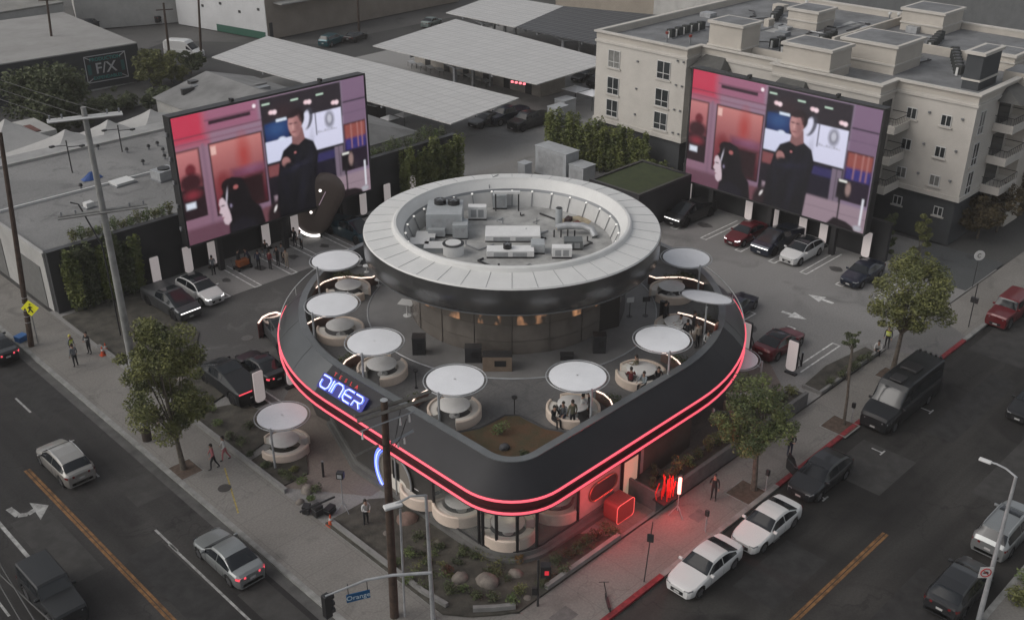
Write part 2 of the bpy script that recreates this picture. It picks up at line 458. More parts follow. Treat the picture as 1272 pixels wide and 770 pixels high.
patch_dark = mat("patch_dark", (0.023, 0.0225, 0.022), 0.9, noise=0.3, nscale=1.5); patch_light = mat("patch_light", (0.040, 0.0385, 0.0365), 0.9, noise=0.25, nscale=1.2)
b = MB()
for x0, x1, y0, y1, mi in ((17.7, 20.1, 60, 68.5, 0), (15.2, 17.2, 69, 75, 0), (18.0, 19.6, 33, 37.5, 1), (15.4, 17.3, 36, 44, 0), (12.2, 14.2, 44, 51, 1), (9.5, 11.4, 54, 60, 0), (17.8, 20.2, 47.5, 50.2, 1)): b.add([(x0, y0, -0.1275), (x1, y0, -0.1275), (x1, y1, -0.1275), (x0, y1, -0.1275)], [(0, 1, 2, 3)], mi)
for x0, x1, y0, y1, mi in ((36, 41, 18.2, 20.6, 0), (48, 52.5, 19.0, 22.4, 1), (56, 66, 18.4, 20.2, 0), (52, 60, 12.5, 15.5, 1), (66, 78, 13, 16.2, 0), (68, 76, 19, 22.8, 1), (38, 44, 11.5, 14.6, 0)): b.add([(x0, y0, -0.1275), (x1, y0, -0.1275), (x1, y1, -0.1275), (x0, y1, -0.1275)], [(0, 1, 2, 3)], mi)
struct(b.build("road_repair_patches", [patch_dark, patch_light]))
stain = mat("oil_stain", (0.07, 0.068, 0.066), 0.6, noise=0.4, nscale=3); b = MB(); rs = random.Random(4)
for x, y in [(36.6 + 3.2*i, 69.5) for i in range(6)] + [(73.2, 32.8 + 3.3*i) for i in range(7)] + [(59.5, 35.2), (60, 38.6), (29.6, 54), (32.4, 55.5), (47, 62.3), (40, 60.8)]:
    n = 9; r0_ = rs.uniform(0.25, 0.6); o_ = len(b.v); b.add([(x + rs.uniform(-.5, .5)*0 + r0_*rs.uniform(.7, 1.3)*math.cos(6.283*k/n), y + r0_*1.3*rs.uniform(.7, 1.3)*math.sin(6.283*k/n), 0.0125) for k in range(n)], [tuple(range(n))])
struct(b.build("lot_oil_stains", stain))
# ------------------------------------------------------------------ the diner
def outline(inset, n_arc=72, n_nose=12, nose_r=3.3):
    """teardrop plan: circle, two 45 degree tangents, rounded nose; counter-clockwise seen from above"""
    R = 15.3 - inset; r = max(nose_r - inset, 0.6); P = []
    for i in range(n_arc + 1):                       # right tangent point round the back to the left one
        a = math.radians(135 - 270 * i / n_arc)      # angle from +u, v positive right
        P.append((UC + R*math.cos(a), R*math.sin(a)))
    cu = UC - (R - r)*math.sqrt(2)
    for i in range(n_nose + 1):
        a = math.radians(-135 - 90 * i / n_nose)
        P.append((cu + r*math.cos(a), r*math.sin(a)))
    return P
def W(P, z): return [tuple(D(u, v, z)) for u, v in P]
def pxy(P): return [(D(u, v).x, D(u, v).y) for u, v in P]

diner = thing("diner", "dark teardrop-shaped two-storey diner with red neon bands and a round upper roof ring", "diner", D(UC, 0))
DM = Matrix.Translation(D(UC, 0)).inverted()
def dpart(mb, name, m, parent=None, **k):
    """diner part given in world coordinates"""
    par = parent or diner
    mb.v = [tuple(Vector(v) - D(UC, 0)) for v in mb.v]
    return mb.build(name, m, par, **k)

panel_dark = mat("anodised_panel", (0.022, 0.022, 0.025), 0.5, 0.0, spec=0.25, noise=0.12, nscale=0.6)
panel_side = mat("pressed_metal", (0.10, 0.105, 0.108), 0.34, 0.6, noise=0.08, nscale=0.5)
coping_m = mat("coping_metal", (0.17, 0.18, 0.185), 0.45, 0.3, noise=0.1, nscale=1)
soffit_m = mat("soffit", (0.035, 0.034, 0.032), 0.6)
deck_m = layered_ground("deck_pavers", (0.15, 0.15, 0.15), (0.175, 0.172, 0.17), (0.12, 0.12, 0.12), 0.25, 0.8, rough=0.6, joints=1.2)
deck_in = mat("deck_inner", (0.19, 0.187, 0.183), 0.55, noise=0.1, nscale=0.7)

# ground storey: dark clad wall on the left, glass round the nose, brown panels right
O = outline(1.0)
nA = 73
# footprint of the closed ground storey: nose and front half only
def base_line():
    P = []
    R = 15.3
    # from right side far point along tangent to nose then left
    apex = UC - (R - 0.45)*math.sqrt(2)
    r = 2.4
    cu = apex + r*math.sqrt(2)
    for t in (7.4, 6.0, 3.5):
        P.append((apex + t, t))
    n = 14
    for i in range(n + 1):
        a = math.radians(135 + 90 * i / n)
        P.append((cu + r*math.cos(a), r*math.sin(a)))
    for t in (4.2, 6.6, 9.0): P.append((apex + t, -t))
    for i in range(1, 10):
        a = math.radians(-135 + i*9)
        P.append((UC + 14.0*math.cos(a) + (0.9 if i == 1 else 0), 14.0*math.sin(a)*0.99))
    return P
BL = base_line()
wall_m = mat("ground_wall_metal", (0.055, 0.053, 0.05), 0.5, 0.2, noise=0.15, nscale=0.8)
redwall_m = mat("ribbed_wall_panel", (0.34, 0.30, 0.28), 0.5, 0.0, noise=0.1, nscale=0.8)
tan_m = mat("tan_door_panel", (0.36, 0.28, 0.21), 0.6)
# plinth kerb following the base line
def off_path(P, d):
    """shift an open plan path outward (away from the diner axis)"""
    Q = []
    for i, p in enumerate(P):
        a, c = Vector(P[max(i-1, 0)]), Vector(P[min(i+1, len(P)-1)]); t = (c-a).normalized(); nrm_ = Vector((-t.y, t.x))
        if nrm_.dot(Vector(p) - Vector((UC, 0))) < 0: nrm_ = -nrm_
        Q.append((p[0] + nrm_.x*d, p[1] + nrm_.y*d))
    return Q
BP = BL[1:22]
b = MB()
for d0, d1, z0, z1 in ((0.35, 0.35, 0.0, 0.30), (0.12, 0.12, 0.30, 0.58)):
    b.rings([W(off_path(BP, d0), z0), W(off_path(BP, d1), z1), W(off_path(BP, -0.15), z1)], closed=False)
dpart(b, "plinth", mat("plinth", (0.13, 0.128, 0.122), 0.6, noise=0.15, nscale=1), smooth=True)
# solid core of the ground storey, set behind the glass
b = MB()
core = [(54.5, 9.2), (50.3, 8.0), (47.2, 4.6), (46.2, 2.2), (46.0, -2.2), (46.8, -4.2), (50, -7.4), (54, -9.5), (66, -9.5), (66, 10)]
b.prism(pxy(core), 0.3, 4.0)
dpart(b, "inner_wall", mat("interior_cream", (0.26, 0.24, 0.2), 0.7, emit=(1.0, 0.82, 0.58), estr=0.035))  # faint warm emission painted onto the wall for the room's light
# interior floor glow strip and seats
floor_l = MB().prism(pxy(off_path(BL[2:20], -0.1) + [(50, -7.5), (50, 7.5)]), 0.5, 0.58)
dpart(floor_l, "interior_floor", mat("interior_floor", (0.10, 0.092, 0.08), 0.5))
# glass line: points 2..19 of BL (tangent right .. tangent left)
GL = BL[2:19]
b = MB()
b.rings([[tuple(D(u, v, 0.62)) for u, v in GL], [tuple(D(u, v, 3.0)) for u, v in GL]], closed=False)
glass_o = dpart(b, "window_glass", mat("shop_glass", (0.25, 0.27, 0.27), 0.04, alpha=0.24, spec=0.9), smooth=True)
b = MB()
for u, v in (BL[2], BL[5], BL[9], BL[13], BL[16], BL[17], BL[18]):
    p = D(u, v); dpart(MB().cyl((p.x, p.y, 0.55), 0.09, 2.5, 8), "window_mullion", black_metal)
b = MB()
for z, h in ((0.55, 0.1), (2.92, 0.14)):
    b.rings([[tuple(D(u, v, z)) for u, v in GL], [tuple(D(u-0.07, v*1.012, z)) for u, v in GL], [tuple(D(u-0.07, v*1.012, z+h)) for u, v in GL], [tuple(D(u, v, z+h)) for u, v in GL]], closed=False)
dpart(b, "window_frame", dark_metal)
# clad walls
b = MB()
RL = [BL[2], BL[1], BL[0]]
b.rings([[tuple(D(u, v, 0.4)) for u, v in RL], [tuple(D(u, v, 3.1)) for u, v in RL]], closed=False)
b.rings([[tuple(D(u+.2, v-.2, 0.4)) for u, v in RL], [tuple(D(u+.2, v-.2, 3.1)) for u, v in RL]], closed=False)
dpart(b, "clad_wall", redwall_m)
b = MB()
LLn = BL[18:]
b.rings([[tuple(D(u, v, 0.0)) for u, v in LLn], [tuple(D(u, v, 3.15)) for u, v in LLn]], closed=False)
dpart(b, "clad_wall", wall_m, smooth=True)
# right-hand recessed wall with brown panels under the round part
b = MB()
RR = []
for i in range(14):
    a = math.radians(134 - i*7)
    RR.append((UC + 11.2*math.cos(a), 11.2*math.sin(a)))
RR = [(48.05, 7.35), (51.9, 10.7), (53.4, 9.6)] + RR[2:]
b.rings([[tuple(D(u, v, 0.0)) for u, v in RR], [tuple(D(u, v, 3.15)) for u, v in RR]], closed=False)
dpart(b, "clad_wall", mat("brown_panel", (0.10, 0.085, 0.07), 0.5, 0.1, noise=0.2, nscale=0.8))
# vertical rib details on the right wall
b = MB()
for i in range(2, 14, 2):
    p = D(UC + 11.25*math.cos(math.radians(134-i*7)), 11.25*math.sin(math.radians(134-i*7)))
    dpart(MB().cyl((p.x, p.y, 0), 0.06, 3.15, 6), "wall_rib", black_metal)
# lit doorway on the right
t45 = (AX + RX).normalized(); nrm = (RX - AX).normalized()
p0 = D(BL[1][0]-0.05, BL[1][1]+0.1)
b = MB()
M = frame((p0.x, p0.y, 0), t45, (0, 0, 1))
def fbox(b, M, x0, x1, y0, y1, z0, z1, mi=0):
    b.box(((x0+x1)/2, (y0+y1)/2, (z0+z1)/2), (x1-x0, y1-y0, z1-z0), 0, mi, M)
fbox(b, M, 0, 1.3, 0.02, 2.6, -0.1, 0.0)
door = dpart(b, "entrance_door", mat("lit_doorway", (0.5, 0.42, 0.32), 0.6, emit=(1.0, 0.78, 0.55), estr=0.16))
b = MB(); fbox(b, M, -0.08, 0.0, 0.0, 2.7, -0.1, 0.08); fbox(b, M, 1.3, 1.42, 0.0, 2.7, -0.1, 0.08); fbox(b, M, 0.0, 1.3, 2.6, 2.7, -0.1, 0.08)
dpart(b, "door_frame", black_metal)
# pill-shaped window on the red lit wall
def pill(M, cx, cy, w, h, z, n=10):
    r = h/2; P = []
    for i in range(n+1):
        a = math.radians(-90 + 180*i/n); P.append((cx + w/2 - r + r*math.cos(a), cy + r*math.sin(a)))
    for i in range(n+1):
        a = math.radians(90 + 180*i/n); P.append((cx - w/2 + r + r*math.cos(a), cy + r*math.sin(a)))
    return [tuple(M @ Vector((x, y, z))) for x, y in P]
pm = D((BL[2][0] + BL[1][0])/2 + 0.1, (BL[2][1] + BL[1][1])/2 + 0.1)
Mp = frame((pm.x, pm.y, 0), t45, (0, 0, 1))
b = MB()
for (w, h, zz) in ((2.3, 1.1, 0.03),):
    P = pill(Mp, 0.1, 1.75, w, h, zz); b.add(P, [tuple(range(len(P)))])
pw = dpart(b, "pill_window", mat("pill_glass", (0.06, 0.05, 0.05), 0.12))
b = MB(); b.tube(pill(Mp, 0.1, 1.75, 2.3, 1.1, 0.05), 0.05, 6, closed=True)
dpart(b, "pill_window_frame", mat("bronze_trim", (0.3, 0.16, 0.12), 0.35, 0.6))
# oval doorway with blue neon on the left wall
i0 = 21
pA = Vector(D(*BL[20])); pB = Vector(D(*BL[21]))
tl = (pA - pB); tl.normalize()
pc = at(492, 590, 1.5); pc.z = 0
Mo = frame((pc.x, pc.y, 0), -Vector((AX - RX).normalized()), (0, 0, 1))
def oval(M, cx, cy, rx, ry, z, a0=0, a1=360, n=36):
    return [tuple(M @ Vector((cx + rx*math.cos(math.radians(a0 + (a1-a0)*i/n)), cy + ry*math.sin(math.radians(a0 + (a1-a0)*i/n)), z))) for i in range(n + (1 if abs(a1-a0) < 360 else 0))]
b = MB(); P = oval(Mo, 0, 1.5, 1.35, 1.42, 0.06); b.add(P, [tuple(range(len(P)))])
dpart(b, "oval_window", mat("oval_pane", (0.12, 0.11, 0.1), 0.15, emit=(1.0, 0.86, 0.68), estr=0.04))
b = MB(); b.tube(oval(Mo, 0, 1.5, 1.38, 1.46, 0.08), 0.06, 6, closed=True)
b.tube([Mo @ Vector((0.1, 0.1, 0.1)), Mo @ Vector((0.1, 2.9, 0.1))], 0.05, 6)
dpart(b, "oval_window_frame", light_metal)
b = MB(); P = pill(Mo, 0.15, 1.0, 1.7, 1.0, 0.075); b.add(P, [tuple(range(len(P)))]); dpart(b, "booth_seen_through_oval", mat("inside_white", (0.5, 0.48, 0.44), 0.5, emit=(1, 0.9, 0.75), estr=0.12))
b = MB(); P = pill(Mo, 0.1, 1.9, 0.6, 1.2, 0.08); b.add(P, [tuple(range(len(P)))]); dpart(b, "menu_board", black_metal)
blue_neon = mat("blue_neon", (0.1, 0.1, 0.8), emit=(0.12, 0.2, 1.0), estr=1.6)
white_neon = mat("white_blue_neon", (0.8, 0.8, 0.9), emit=(0.36, 0.43, 1.0), estr=1.3)
b = MB(); b.tube(oval(Mo, 0, 1.5, 1.62, 1.7, 0.12, 120, 225, 14), 0.035, 6)
dpart(b, "oval_neon", white_neon)
b = MB(); b.tube(oval(Mo, 0, 1.5, 1.74, 1.84, 0.1, 118, 228, 14), 0.05, 6); b.tube(oval(Mo, 0, 1.5, 1.5, 1.58, 0.12, 120, 225, 14), 0.04, 6)
dpart(b, "oval_neon", blue_neon)

# slab, fascia with neon groove, leaning parapet
FRONT = list(range(59, 86)) + list(range(0, 15))      # neon and leaning parapet stop at the widest point
def front(L): return [L[i] for i in FRONT]
def band(secs, name, m, full=True, **k):
    """secs: list of (inset, z); skin all round, or only round the front"""
    b = MB(); b.rings([(W(outline(i), z) if full else front(W(outline(i), z))) for i, z in secs], closed=full)
    return dpart(b, name, m, smooth=True, **k)
band([(0.5, 2.95), (0.12, 2.95), (0.0, 3.05), (0.0, 3.17)], "soffit_edge", soffit_m)
b = MB(); P = W(outline(0.4), 3.0)
b.add(P, [tuple(range(len(P)))])
dpart(b, "soffit", soffit_m)
band([(0.0, 3.18), (0.0, 3.24), (0.28, 3.30), (0.28, 3.84), (0.04, 3.90), (0.03, 4.06)], "neon_fascia", full=False, m=mat("neon_fascia_red", (0.045, 0.01, 0.012), 0.5))
for z in (3.24, 3.98):
    b = MB(); b.tube(front(W(outline(-0.03), z)), 0.068, 6)
    dpart(b, "neon_tube", neon_red, smooth=True)
# parapet: dark panels at the nose and straights, lighter polished metal round the sides
P0, P1 = outline(0.0), outline(1.38)
b = MB()
r0, r1 = W(P0, 4.07), W(P1, 5.36)
N = len(r0)
mid = [tuple(Vector(r0[i]) * 0.5 + Vector(r1[i]) * 0.5 + Vector((0, 0, 0.10))) for i in range(N)]
b.rings([front(r0), front(mid), front(r1)], closed=False)
nf_ = len(FRONT)
for fi in range(len(b.f)):
    k = fi % (nf_-1)
    if k < 12 or k > nf_ - 9: b.m[fi] = 1
for e in (0, -1):
    i_ = FRONT[e]; q_ = Vector(W(outline(1.38), 3.92)[i_]); b.add([r0[i_], mid[i_], r1[i_], tuple(q_)], [(0, 1, 2, 3) if e else (3, 2, 1, 0)], 1)
dpart(b, "parapet", [panel_dark, panel_side], smooth=True)
band([(1.36, 5.36), (1.36, 5.42), (1.80, 5.42), (1.80, 4.35)], "coping", coping_m)
back_idx = list(range(13, 61))
b = MB(); b.rings([[W(outline(1.36), 5.36)[i] for i in back_idx], [W(outline(1.36), 4.1)[i] for i in back_idx]], closed=False); dpart(b, "rear_parapet", panel_side, smooth=True)
b = MB(); b.rings([[W(outline(1.36), 3.3)[i] for i in back_idx], [W(outline(0.05), 3.25)[i] for i in back_idx], [W(outline(0.05), 3.1)[i] for i in back_idx]], closed=False); dpart(b, "rear_ledge", panel_side, smooth=True)
b = MB(); b.rings([[W(outline(1.36), 4.1)[i] for i in back_idx], [W(outline(1.36), 3.3)[i] for i in back_idx]], closed=False); dpart(b, "rear_parapet", panel_dark, smooth=True)
# panel joints across the leaning face
b = MB()
for k in list(range(0, 73, 4)) :
    if k > 58 or k < 14: dpart(MB().tube([Vector(r0[k]) , Vector(mid[k]) + Vector((0,0,0.01)), Vector(r1[k]) + Vector((0,0,0.01))], 0.01, 4), "panel_joint", black_metal)
# deck and inner circular terrace
b = MB(); b.prism(pxy(outline(1.5)), 4.05, 4.30)
dpart(b, "deck", deck_m)
b = MB()
n = 72; cx = 62.3
b.prism(pxy([(cx + 9.6*math.cos(2*math.pi*i/n), 9.6*math.sin(2*math.pi*i/n)) for i in range(n)]), 4.30, 4.318)
dpart(b, "inner_terrace", deck_in)
b = MB(); ring = [tuple(D(cx + 9.65*math.cos(2*math.pi*i/n), 9.65*math.sin(2*math.pi*i/n), 4.32)) for i in range(n)]
b.tube(ring, 0.05, 5, closed=True); dpart(b, "terrace_edge", light_metal)

# upper drum with bronze glazing
def circ(r, z, c=62.3, n=72, off=0): return [tuple(D(c + r*math.cos(2*math.pi*(i+off)/n), r*math.sin(2*math.pi*(i+off)/n), z)) for i in range(n)]
bronze = mat("bronze_drum", (0.26, 0.232, 0.205), 0.22, 0.5, noise=0.2, nscale=0.5)
b = MB(); b.rings([circ(6.75, 4.3), circ(6.75, 8.75)]); dpart(b, "drum_wall", bronze, smooth=True)
for i in range(0, 72, 4):
    p = D(62.3 + 6.77*math.cos(2*math.pi*i/72), 6.79*math.sin(2*math.pi*i/72)); dpart(MB().cyl((p.x, p.y, 4.3), 0.022, 4.1, 6), "drum_mullion", mat("dark_bronze", (0.11, 0.10, 0.09), 0.4, 0.5))
for z_ in (5.2, 6.33):
    b = MB(); b.rings([circ(6.78, z_), circ(6.79, z_), circ(6.79, z_+0.02), circ(6.78, z_+0.02)]); dpart(b, "drum_seam", MATS["dark_bronze"], smooth=True)
# band round the upper drum: warm reflections painted in as patchy emission
gm = bpy.data.materials.new("painted_warm_glow"); gm.use_nodes = True; nt_ = gm.node_tree; bb_ = nt_.nodes["Principled BSDF"]
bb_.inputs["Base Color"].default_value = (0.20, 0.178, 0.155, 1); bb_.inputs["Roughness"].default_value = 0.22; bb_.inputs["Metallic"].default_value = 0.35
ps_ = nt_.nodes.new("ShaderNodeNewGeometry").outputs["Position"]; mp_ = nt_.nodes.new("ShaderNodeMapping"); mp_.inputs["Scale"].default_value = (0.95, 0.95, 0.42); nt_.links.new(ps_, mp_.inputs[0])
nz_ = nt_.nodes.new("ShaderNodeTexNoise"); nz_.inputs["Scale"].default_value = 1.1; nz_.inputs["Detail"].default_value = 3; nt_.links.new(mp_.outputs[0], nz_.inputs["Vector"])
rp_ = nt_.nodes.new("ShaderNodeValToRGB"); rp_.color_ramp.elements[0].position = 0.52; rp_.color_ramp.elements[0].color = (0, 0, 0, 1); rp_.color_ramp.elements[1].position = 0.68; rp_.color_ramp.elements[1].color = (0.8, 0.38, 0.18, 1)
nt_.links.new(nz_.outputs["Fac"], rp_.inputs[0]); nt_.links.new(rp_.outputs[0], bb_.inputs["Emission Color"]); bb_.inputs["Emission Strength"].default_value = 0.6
b = MB(); b.rings([circ(6.77, 6.35), circ(6.77, 8.35)]); dpart(b, "upper_glow_band", gm, smooth=True)
# glass vestibule on the right of the drum
b = MB()
vest = [(66.5, 6.9), (61.5, 7.5), (59.2, 6.9), (58.0, 4.6), (60, 3)]
b.prism(pxy(vest), 4.3, 8.7)
dpart(b, "vestibule", mat("vestibule_glass", (0.07, 0.065, 0.06), 0.2, 0.3))
# roof ring: fascia, top panels, funnel and equipment well
ringtop = mat("ring_panel", (0.64, 0.64, 0.625), 0.5, noise=0.04, nscale=0.9)
b = MB(); b.rings([circ(8.6, 8.36), circ(9.42, 8.36), circ(9.50, 8.50)]); dpart(b, "fascia_trim", grey_metal, smooth=True)
b = MB(); b.rings([circ(9.50, 8.52), circ(9.57, 8.62), circ(9.6, 9.5), circ(9.58, 10.08)]); dpart(b, "fascia", mat("ring_fascia", (0.13, 0.13, 0.13), 0.24, 0.7, noise=0.1, nscale=0.7), smooth=True)
b = MB(); b.rings([circ(9.58, 10.08), circ(9.52, 10.18), circ(8.4, 10.28), circ(7.75, 10.34), circ(7.68, 10.58), circ(7.6, 10.64), circ(7.45, 10.64), circ(7.38, 10.5)]); dpart(b, "ring_top", ringtop, smooth=True)
b = MB()
for i in range(40):
    a = 2*math.pi*i/40
    f = lambda r, z: D(62.3 + r*math.cos(a), r*math.sin(a), z)
    dpart(MB().tube([f(9.5, 10.185), f(8.4, 10.285), f(7.77, 10.345)], 0.014, 4), "ring_joint", grey_metal)
b = MB(); b.rings([circ(6.6, 8.40), circ(9.2, 8.37)]); dpart(b, "ring_soffit", soffit_m)
well = mat("well_lining", (0.50, 0.50, 0.49), 0.6, noise=0.08, nscale=0.8)
b = MB(); b.rings([circ(7.38, 10.5), circ(7.0, 9.98)]); dpart(b, "well_funnel", ringtop, smooth=True)
b = MB(); b.rings([circ(7.0, 9.98), circ(6.92, 9.80)]); dpart(b, "well_gutter", grey_metal, smooth=True)
b = MB(); b.rings([circ(6.92, 9.80), circ(6.55, 8.85)]); dpart(b, "well_wall", well, smooth=True)
b = MB(); P = circ(6.6, 8.85); b.add(P, [tuple(range(len(P)))]); b.f[-1] = b.f[-1][::-1]
dpart(b, "well_floor", mat("well_floor", (0.34, 0.34, 0.33), 0.8, noise=0.3, nscale=0.7))
b = MB()
for i in range(30):
    a = 2*math.pi*i/30
    f = lambda r, z: D(62.3 + r*math.cos(a), r*math.sin(a), z)
    dpart(MB().tube([f(6.86, 9.80), f(6.5, 8.87)], 0.03, 5), "well_rib", grey_metal)
b = MB()
for i in range(30):
    a = 2*math.pi*i/30; p = D(62.3 + 6.88*math.cos(a), 6.88*math.sin(a)); dpart(MB().cyl((p.x, p.y, 9.8), 0.07, 0.08, 8), "ring_lamp", mat("dim_lamp", (0.7, 0.7, 0.68), emit=(1, 0.97, 0.9), estr=0.45))
# lightning cable over the ring at the back
b = MB(); b.tube([D(71.5, 0.6 - 1.6, 10.22), D(69.9, -1.6, 10.46), D(69.2, -1.6, 10.2), D(68.9, -1.6, 8.9)], 0.03, 5)
dpart(b, "ring_cable", grey_metal)
# thin guard rail outside the rear of the terrace
b = MB()
rail = []
for i in range(60):
    a = math.radians(-100 + 200*i/59); rail.append(D(UC + 15.2*math.cos(a), 15.2*math.sin(a), 4.6))
b.tube(rail, 0.035, 6)
for p in rail[::6]: b.tube([p, Vector((p.x, p.y, 3.2))], 0.02, 5)
dpart(b, "guard_rail", white_metal)

# ---- roof equipment standing in the well (each a thing)
unit_m = mat("hvac_grey", (0.38, 0.40, 0.41), 0.5, 0.1, noise=0.1, nscale=1.5)
unit_w = mat("hvac_white", (0.72, 0.72, 0.71), 0.5, noise=0.05, nscale=1.5)
Z0 = 8.85
def fan(b, x, y, z, r, mi=1):
    b.cyl((x, y, z), r, 0.28, 20, mi=mi); b.cyl((x, y, z+0.02), r*1.08, 0.05, 20, mi=mi)
def hvac(name, lab, px, size, rz=_y, fans=(), mats=None, cat="air conditioner", zt=0, legs=0.12, group=None):
    size = (size[0]*1.25, size[1]*1.25, size[2]*1.15); fans = [(a*1.25, c*1.25, r*1.35) for a, c, r in fans]; p = at(px[0], px[1], Z0 + size[2]*0.6 + zt)
    t = thing(name, lab, cat, (p.x, p.y, Z0 + zt), rz, group)
    b = MB(); b.bx(-size[0]/2, size[0]/2, -size[1]/2, size[1]/2, legs, size[2]); b.build("casing", mats or unit_m, t, bevel=0.02)
    b = MB()
    for sx in (-1, 1):
        b.bx(sx*size[0]*0.4-0.05, sx*size[0]*0.4+0.05, -size[1]/2, size[1]/2, 0, legs)
    b.build("base_rail", dark_metal, t)
    for fx, fy, r in fans:
        b = MB(); b.cyl((fx, fy, size[2]), r, 0.3, 20); b.cyl((fx, fy, size[2]+0.3), r, 0.02, 20, r2=r*0.9)
        f = b.build("fan_shroud", black_metal, t)
        b = MB(); b.cyl((fx, fy, size[2]+0.32), r*0.25, 0.02, 12)
        for k in range(5):
            a = k*2*math.pi/5; b.box((fx+math.cos(a)*r*0.5, fy+math.sin(a)*r*0.5, size[2]+0.325), (r*0.8, 0.07, 0.012), a)
        b.build("fan_blades", grey_metal, f)
    # seams, service panel and conduit
    b = MB(); b.bx(-size[0]/2-0.006, -size[0]/2, -size[1]*0.35, -size[1]*0.05, size[2]*0.25, size[2]*0.8)
    b.bx(-size[0]/2-0.006, -size[0]/2, size[1]*0.05, size[1]*0.35, size[2]*0.25, size[2]*0.8)
    b.build("service_panel", light_metal, t)
    return t
hvac("roof_air_handler", "largest grey roof unit with two black fan shrouds, at the left of the roof well", (553, 268), (2.1, 1.9, 1.35), fans=((0.5, 0.28, 0.3), (0.45, -0.45, 0.3)))
hvac("roof_unit_side_box", "grey roof box against the right flank of the twin-fan unit", (572, 283), (0.9, 0.8, 0.9))
hvac("condenser_unit", "small pale roof condenser behind the twin-fan unit with a round grille", (593, 262), (0.5, 1.0, 0.85), mats=unit_w)
hvac("exhaust_box", "tall grey box with an open black side at the back of the roof well", (621, 247), (0.8, 0.8, 0.9))
hvac("white_skid_unit", "wide flat white roof unit in the middle of the roof well", (637, 290), (1.4, 2.9, 0.42), mats=unit_w)
hvac("low_white_condenser", "low white unit with one black fan in front of the wide flat unit", (634, 312), (0.75, 2.4, 0.45), fans=((0, 0.15, 0.2),), mats=unit_w)
hvac("grey_duct_box", "grey box beside the round vent at the left front of the roof well", (543, 286), (0.8, 0.9, 0.55))
hvac("split_condenser", "white condenser with a round dark grille at the right front of the roof well", (698, 311), (0.5, 1.0, 0.65), mats=unit_w)
hvac("dark_louvre_unit", "dark louvred unit right of the white condensers in the roof well", (712, 301), (0.7, 0.95, 0.55), mats=mat("louvre_dark", (0.12, 0.13, 0.13), 0.5))
hvac("slanted_hood_unit", "grey hooded unit leaning by the middle of the roof well front edge", (668, 305), (0.8, 0.7, 0.6))
for i, (px, lab) in enumerate((((529, 291), "leftmost white skylight lid at the left front of the roof well"), ((521, 299), "white skylight lid nearest the left rim of the roof well"), ((539, 304), "white skylight lid beside the round vent of the roof well"))):
    p = at(px[0], px[1], Z0+0.35)
    t = thing("skylight", lab, "skylight", (p.x, p.y, Z0), _y, "skylights in the roof well")
    MB().bx(-0.5, 0.5, -0.6, 0.6, 0, 0.3).build("curb", unit_m, t); MB().bx(-0.54, 0.54, -0.64, 0.64, 0.3, 0.36).build("lid", white_metal, t, bevel=0.01)
p = at(563, 301, Z0+0.8)
t = thing("round_vent", "round white exhaust drum with a dark rim groove in the roof well", "vent", (p.x, p.y, Z0))
MB().cyl((0, 0, 0), 0.66, 0.72, 24).build("drum", unit_w, t, smooth=True); MB().cyl((0, 0, 0.72), 0.70, 0.03, 24).build("rim", black_metal, t)
MB().cyl((0, 0, 0.75), 0.5, 0.06, 24).build("cap", white_metal, t)
p = at(630, 262, Z0)
t = thing("pipe_frame", "white goalpost-shaped pipe frame behind the wide flat roof unit", "pipe frame", (p.x, p.y, Z0), _y)
MB().bx(-0.15, 0.15, -0.9, 0.9, 1.3, 1.45).build("crossbar", white_metal, t)
for s in (-1, 1): MB().cyl((0, s*0.8, 0), 0.05, 1.3, 8).build("post", dark_metal, t)
p = at(694, 282, Z0)
t = thing("exhaust_stack", "slim grey exhaust stack right of centre in the roof well", "vent", (p.x, p.y, Z0))
MB().cyl((0, 0, 0), 0.24, 1.35, 16).build("stack", unit_m, t, smooth=True); MB().cyl((0, 0, 1.35), 0.2, 0.05, 16).build("opening", black_metal, t)
p = at(703, 292, Z0)
t = thing("bent_duct", "bent silver duct running toward the right of the roof well", "duct", (p.x, p.y, Z0), _y)
MB().tube([(0.3, 0.6, 0.4), (0.3, 0, 0.55), (0.25, -1.1, 0.55), (-0.1, -1.7, 0.45), (-0.5, -1.9, 0.1)], 0.24, 12).build("duct_pipe", light_metal, t, smooth=True)
for k in range(4): MB().cyl((-0.3 + rnd.uniform(-0.1, 0.1), 0.8 - k*0.45, 0), 0.05, 0.5, 8).build("support", dark_metal, t)
rgq = random.Random(12)
for k in range(14):
    a = rgq.uniform(0, 6.28); r_ = rgq.uniform(1.0, 5.6); p = D(62.3 + r_*math.cos(a), r_*math.sin(a)); q = p + Vector((rgq.uniform(-2, 2), rgq.uniform(-2, 2), 0)); z_ = Z0 + 0.08
    if (q - D(62.3, 0)).length > 6.2: continue
    dpart(MB().tube([(p.x, p.y, z_), (q.x, p.y, z_), (q.x, q.y, z_), (q.x, q.y, z_+rgq.uniform(0.1, 0.5))], rgq.uniform(0.03, 0.07), 5), "well_conduit", [grey_metal, dark_metal, light_metal][k % 3])
sand = mat("stained_membrane", (0.32, 0.27, 0.19), 0.9, noise=0.3, nscale=2)
b = MB(); p = at(712, 277, Z0)
b.prism([(p.x + 1.5*math.cos(a/10*6.283)*(1+0.2*math.sin(a*3)), p.y + 1.0*math.sin(a/10*6.283)) for a in range(10)], Z0+0.004, Z0+0.02)
tag(b.build("tarp", sand), "crumpled sand-coloured tarp with tools at the right of the roof well", "tarp")
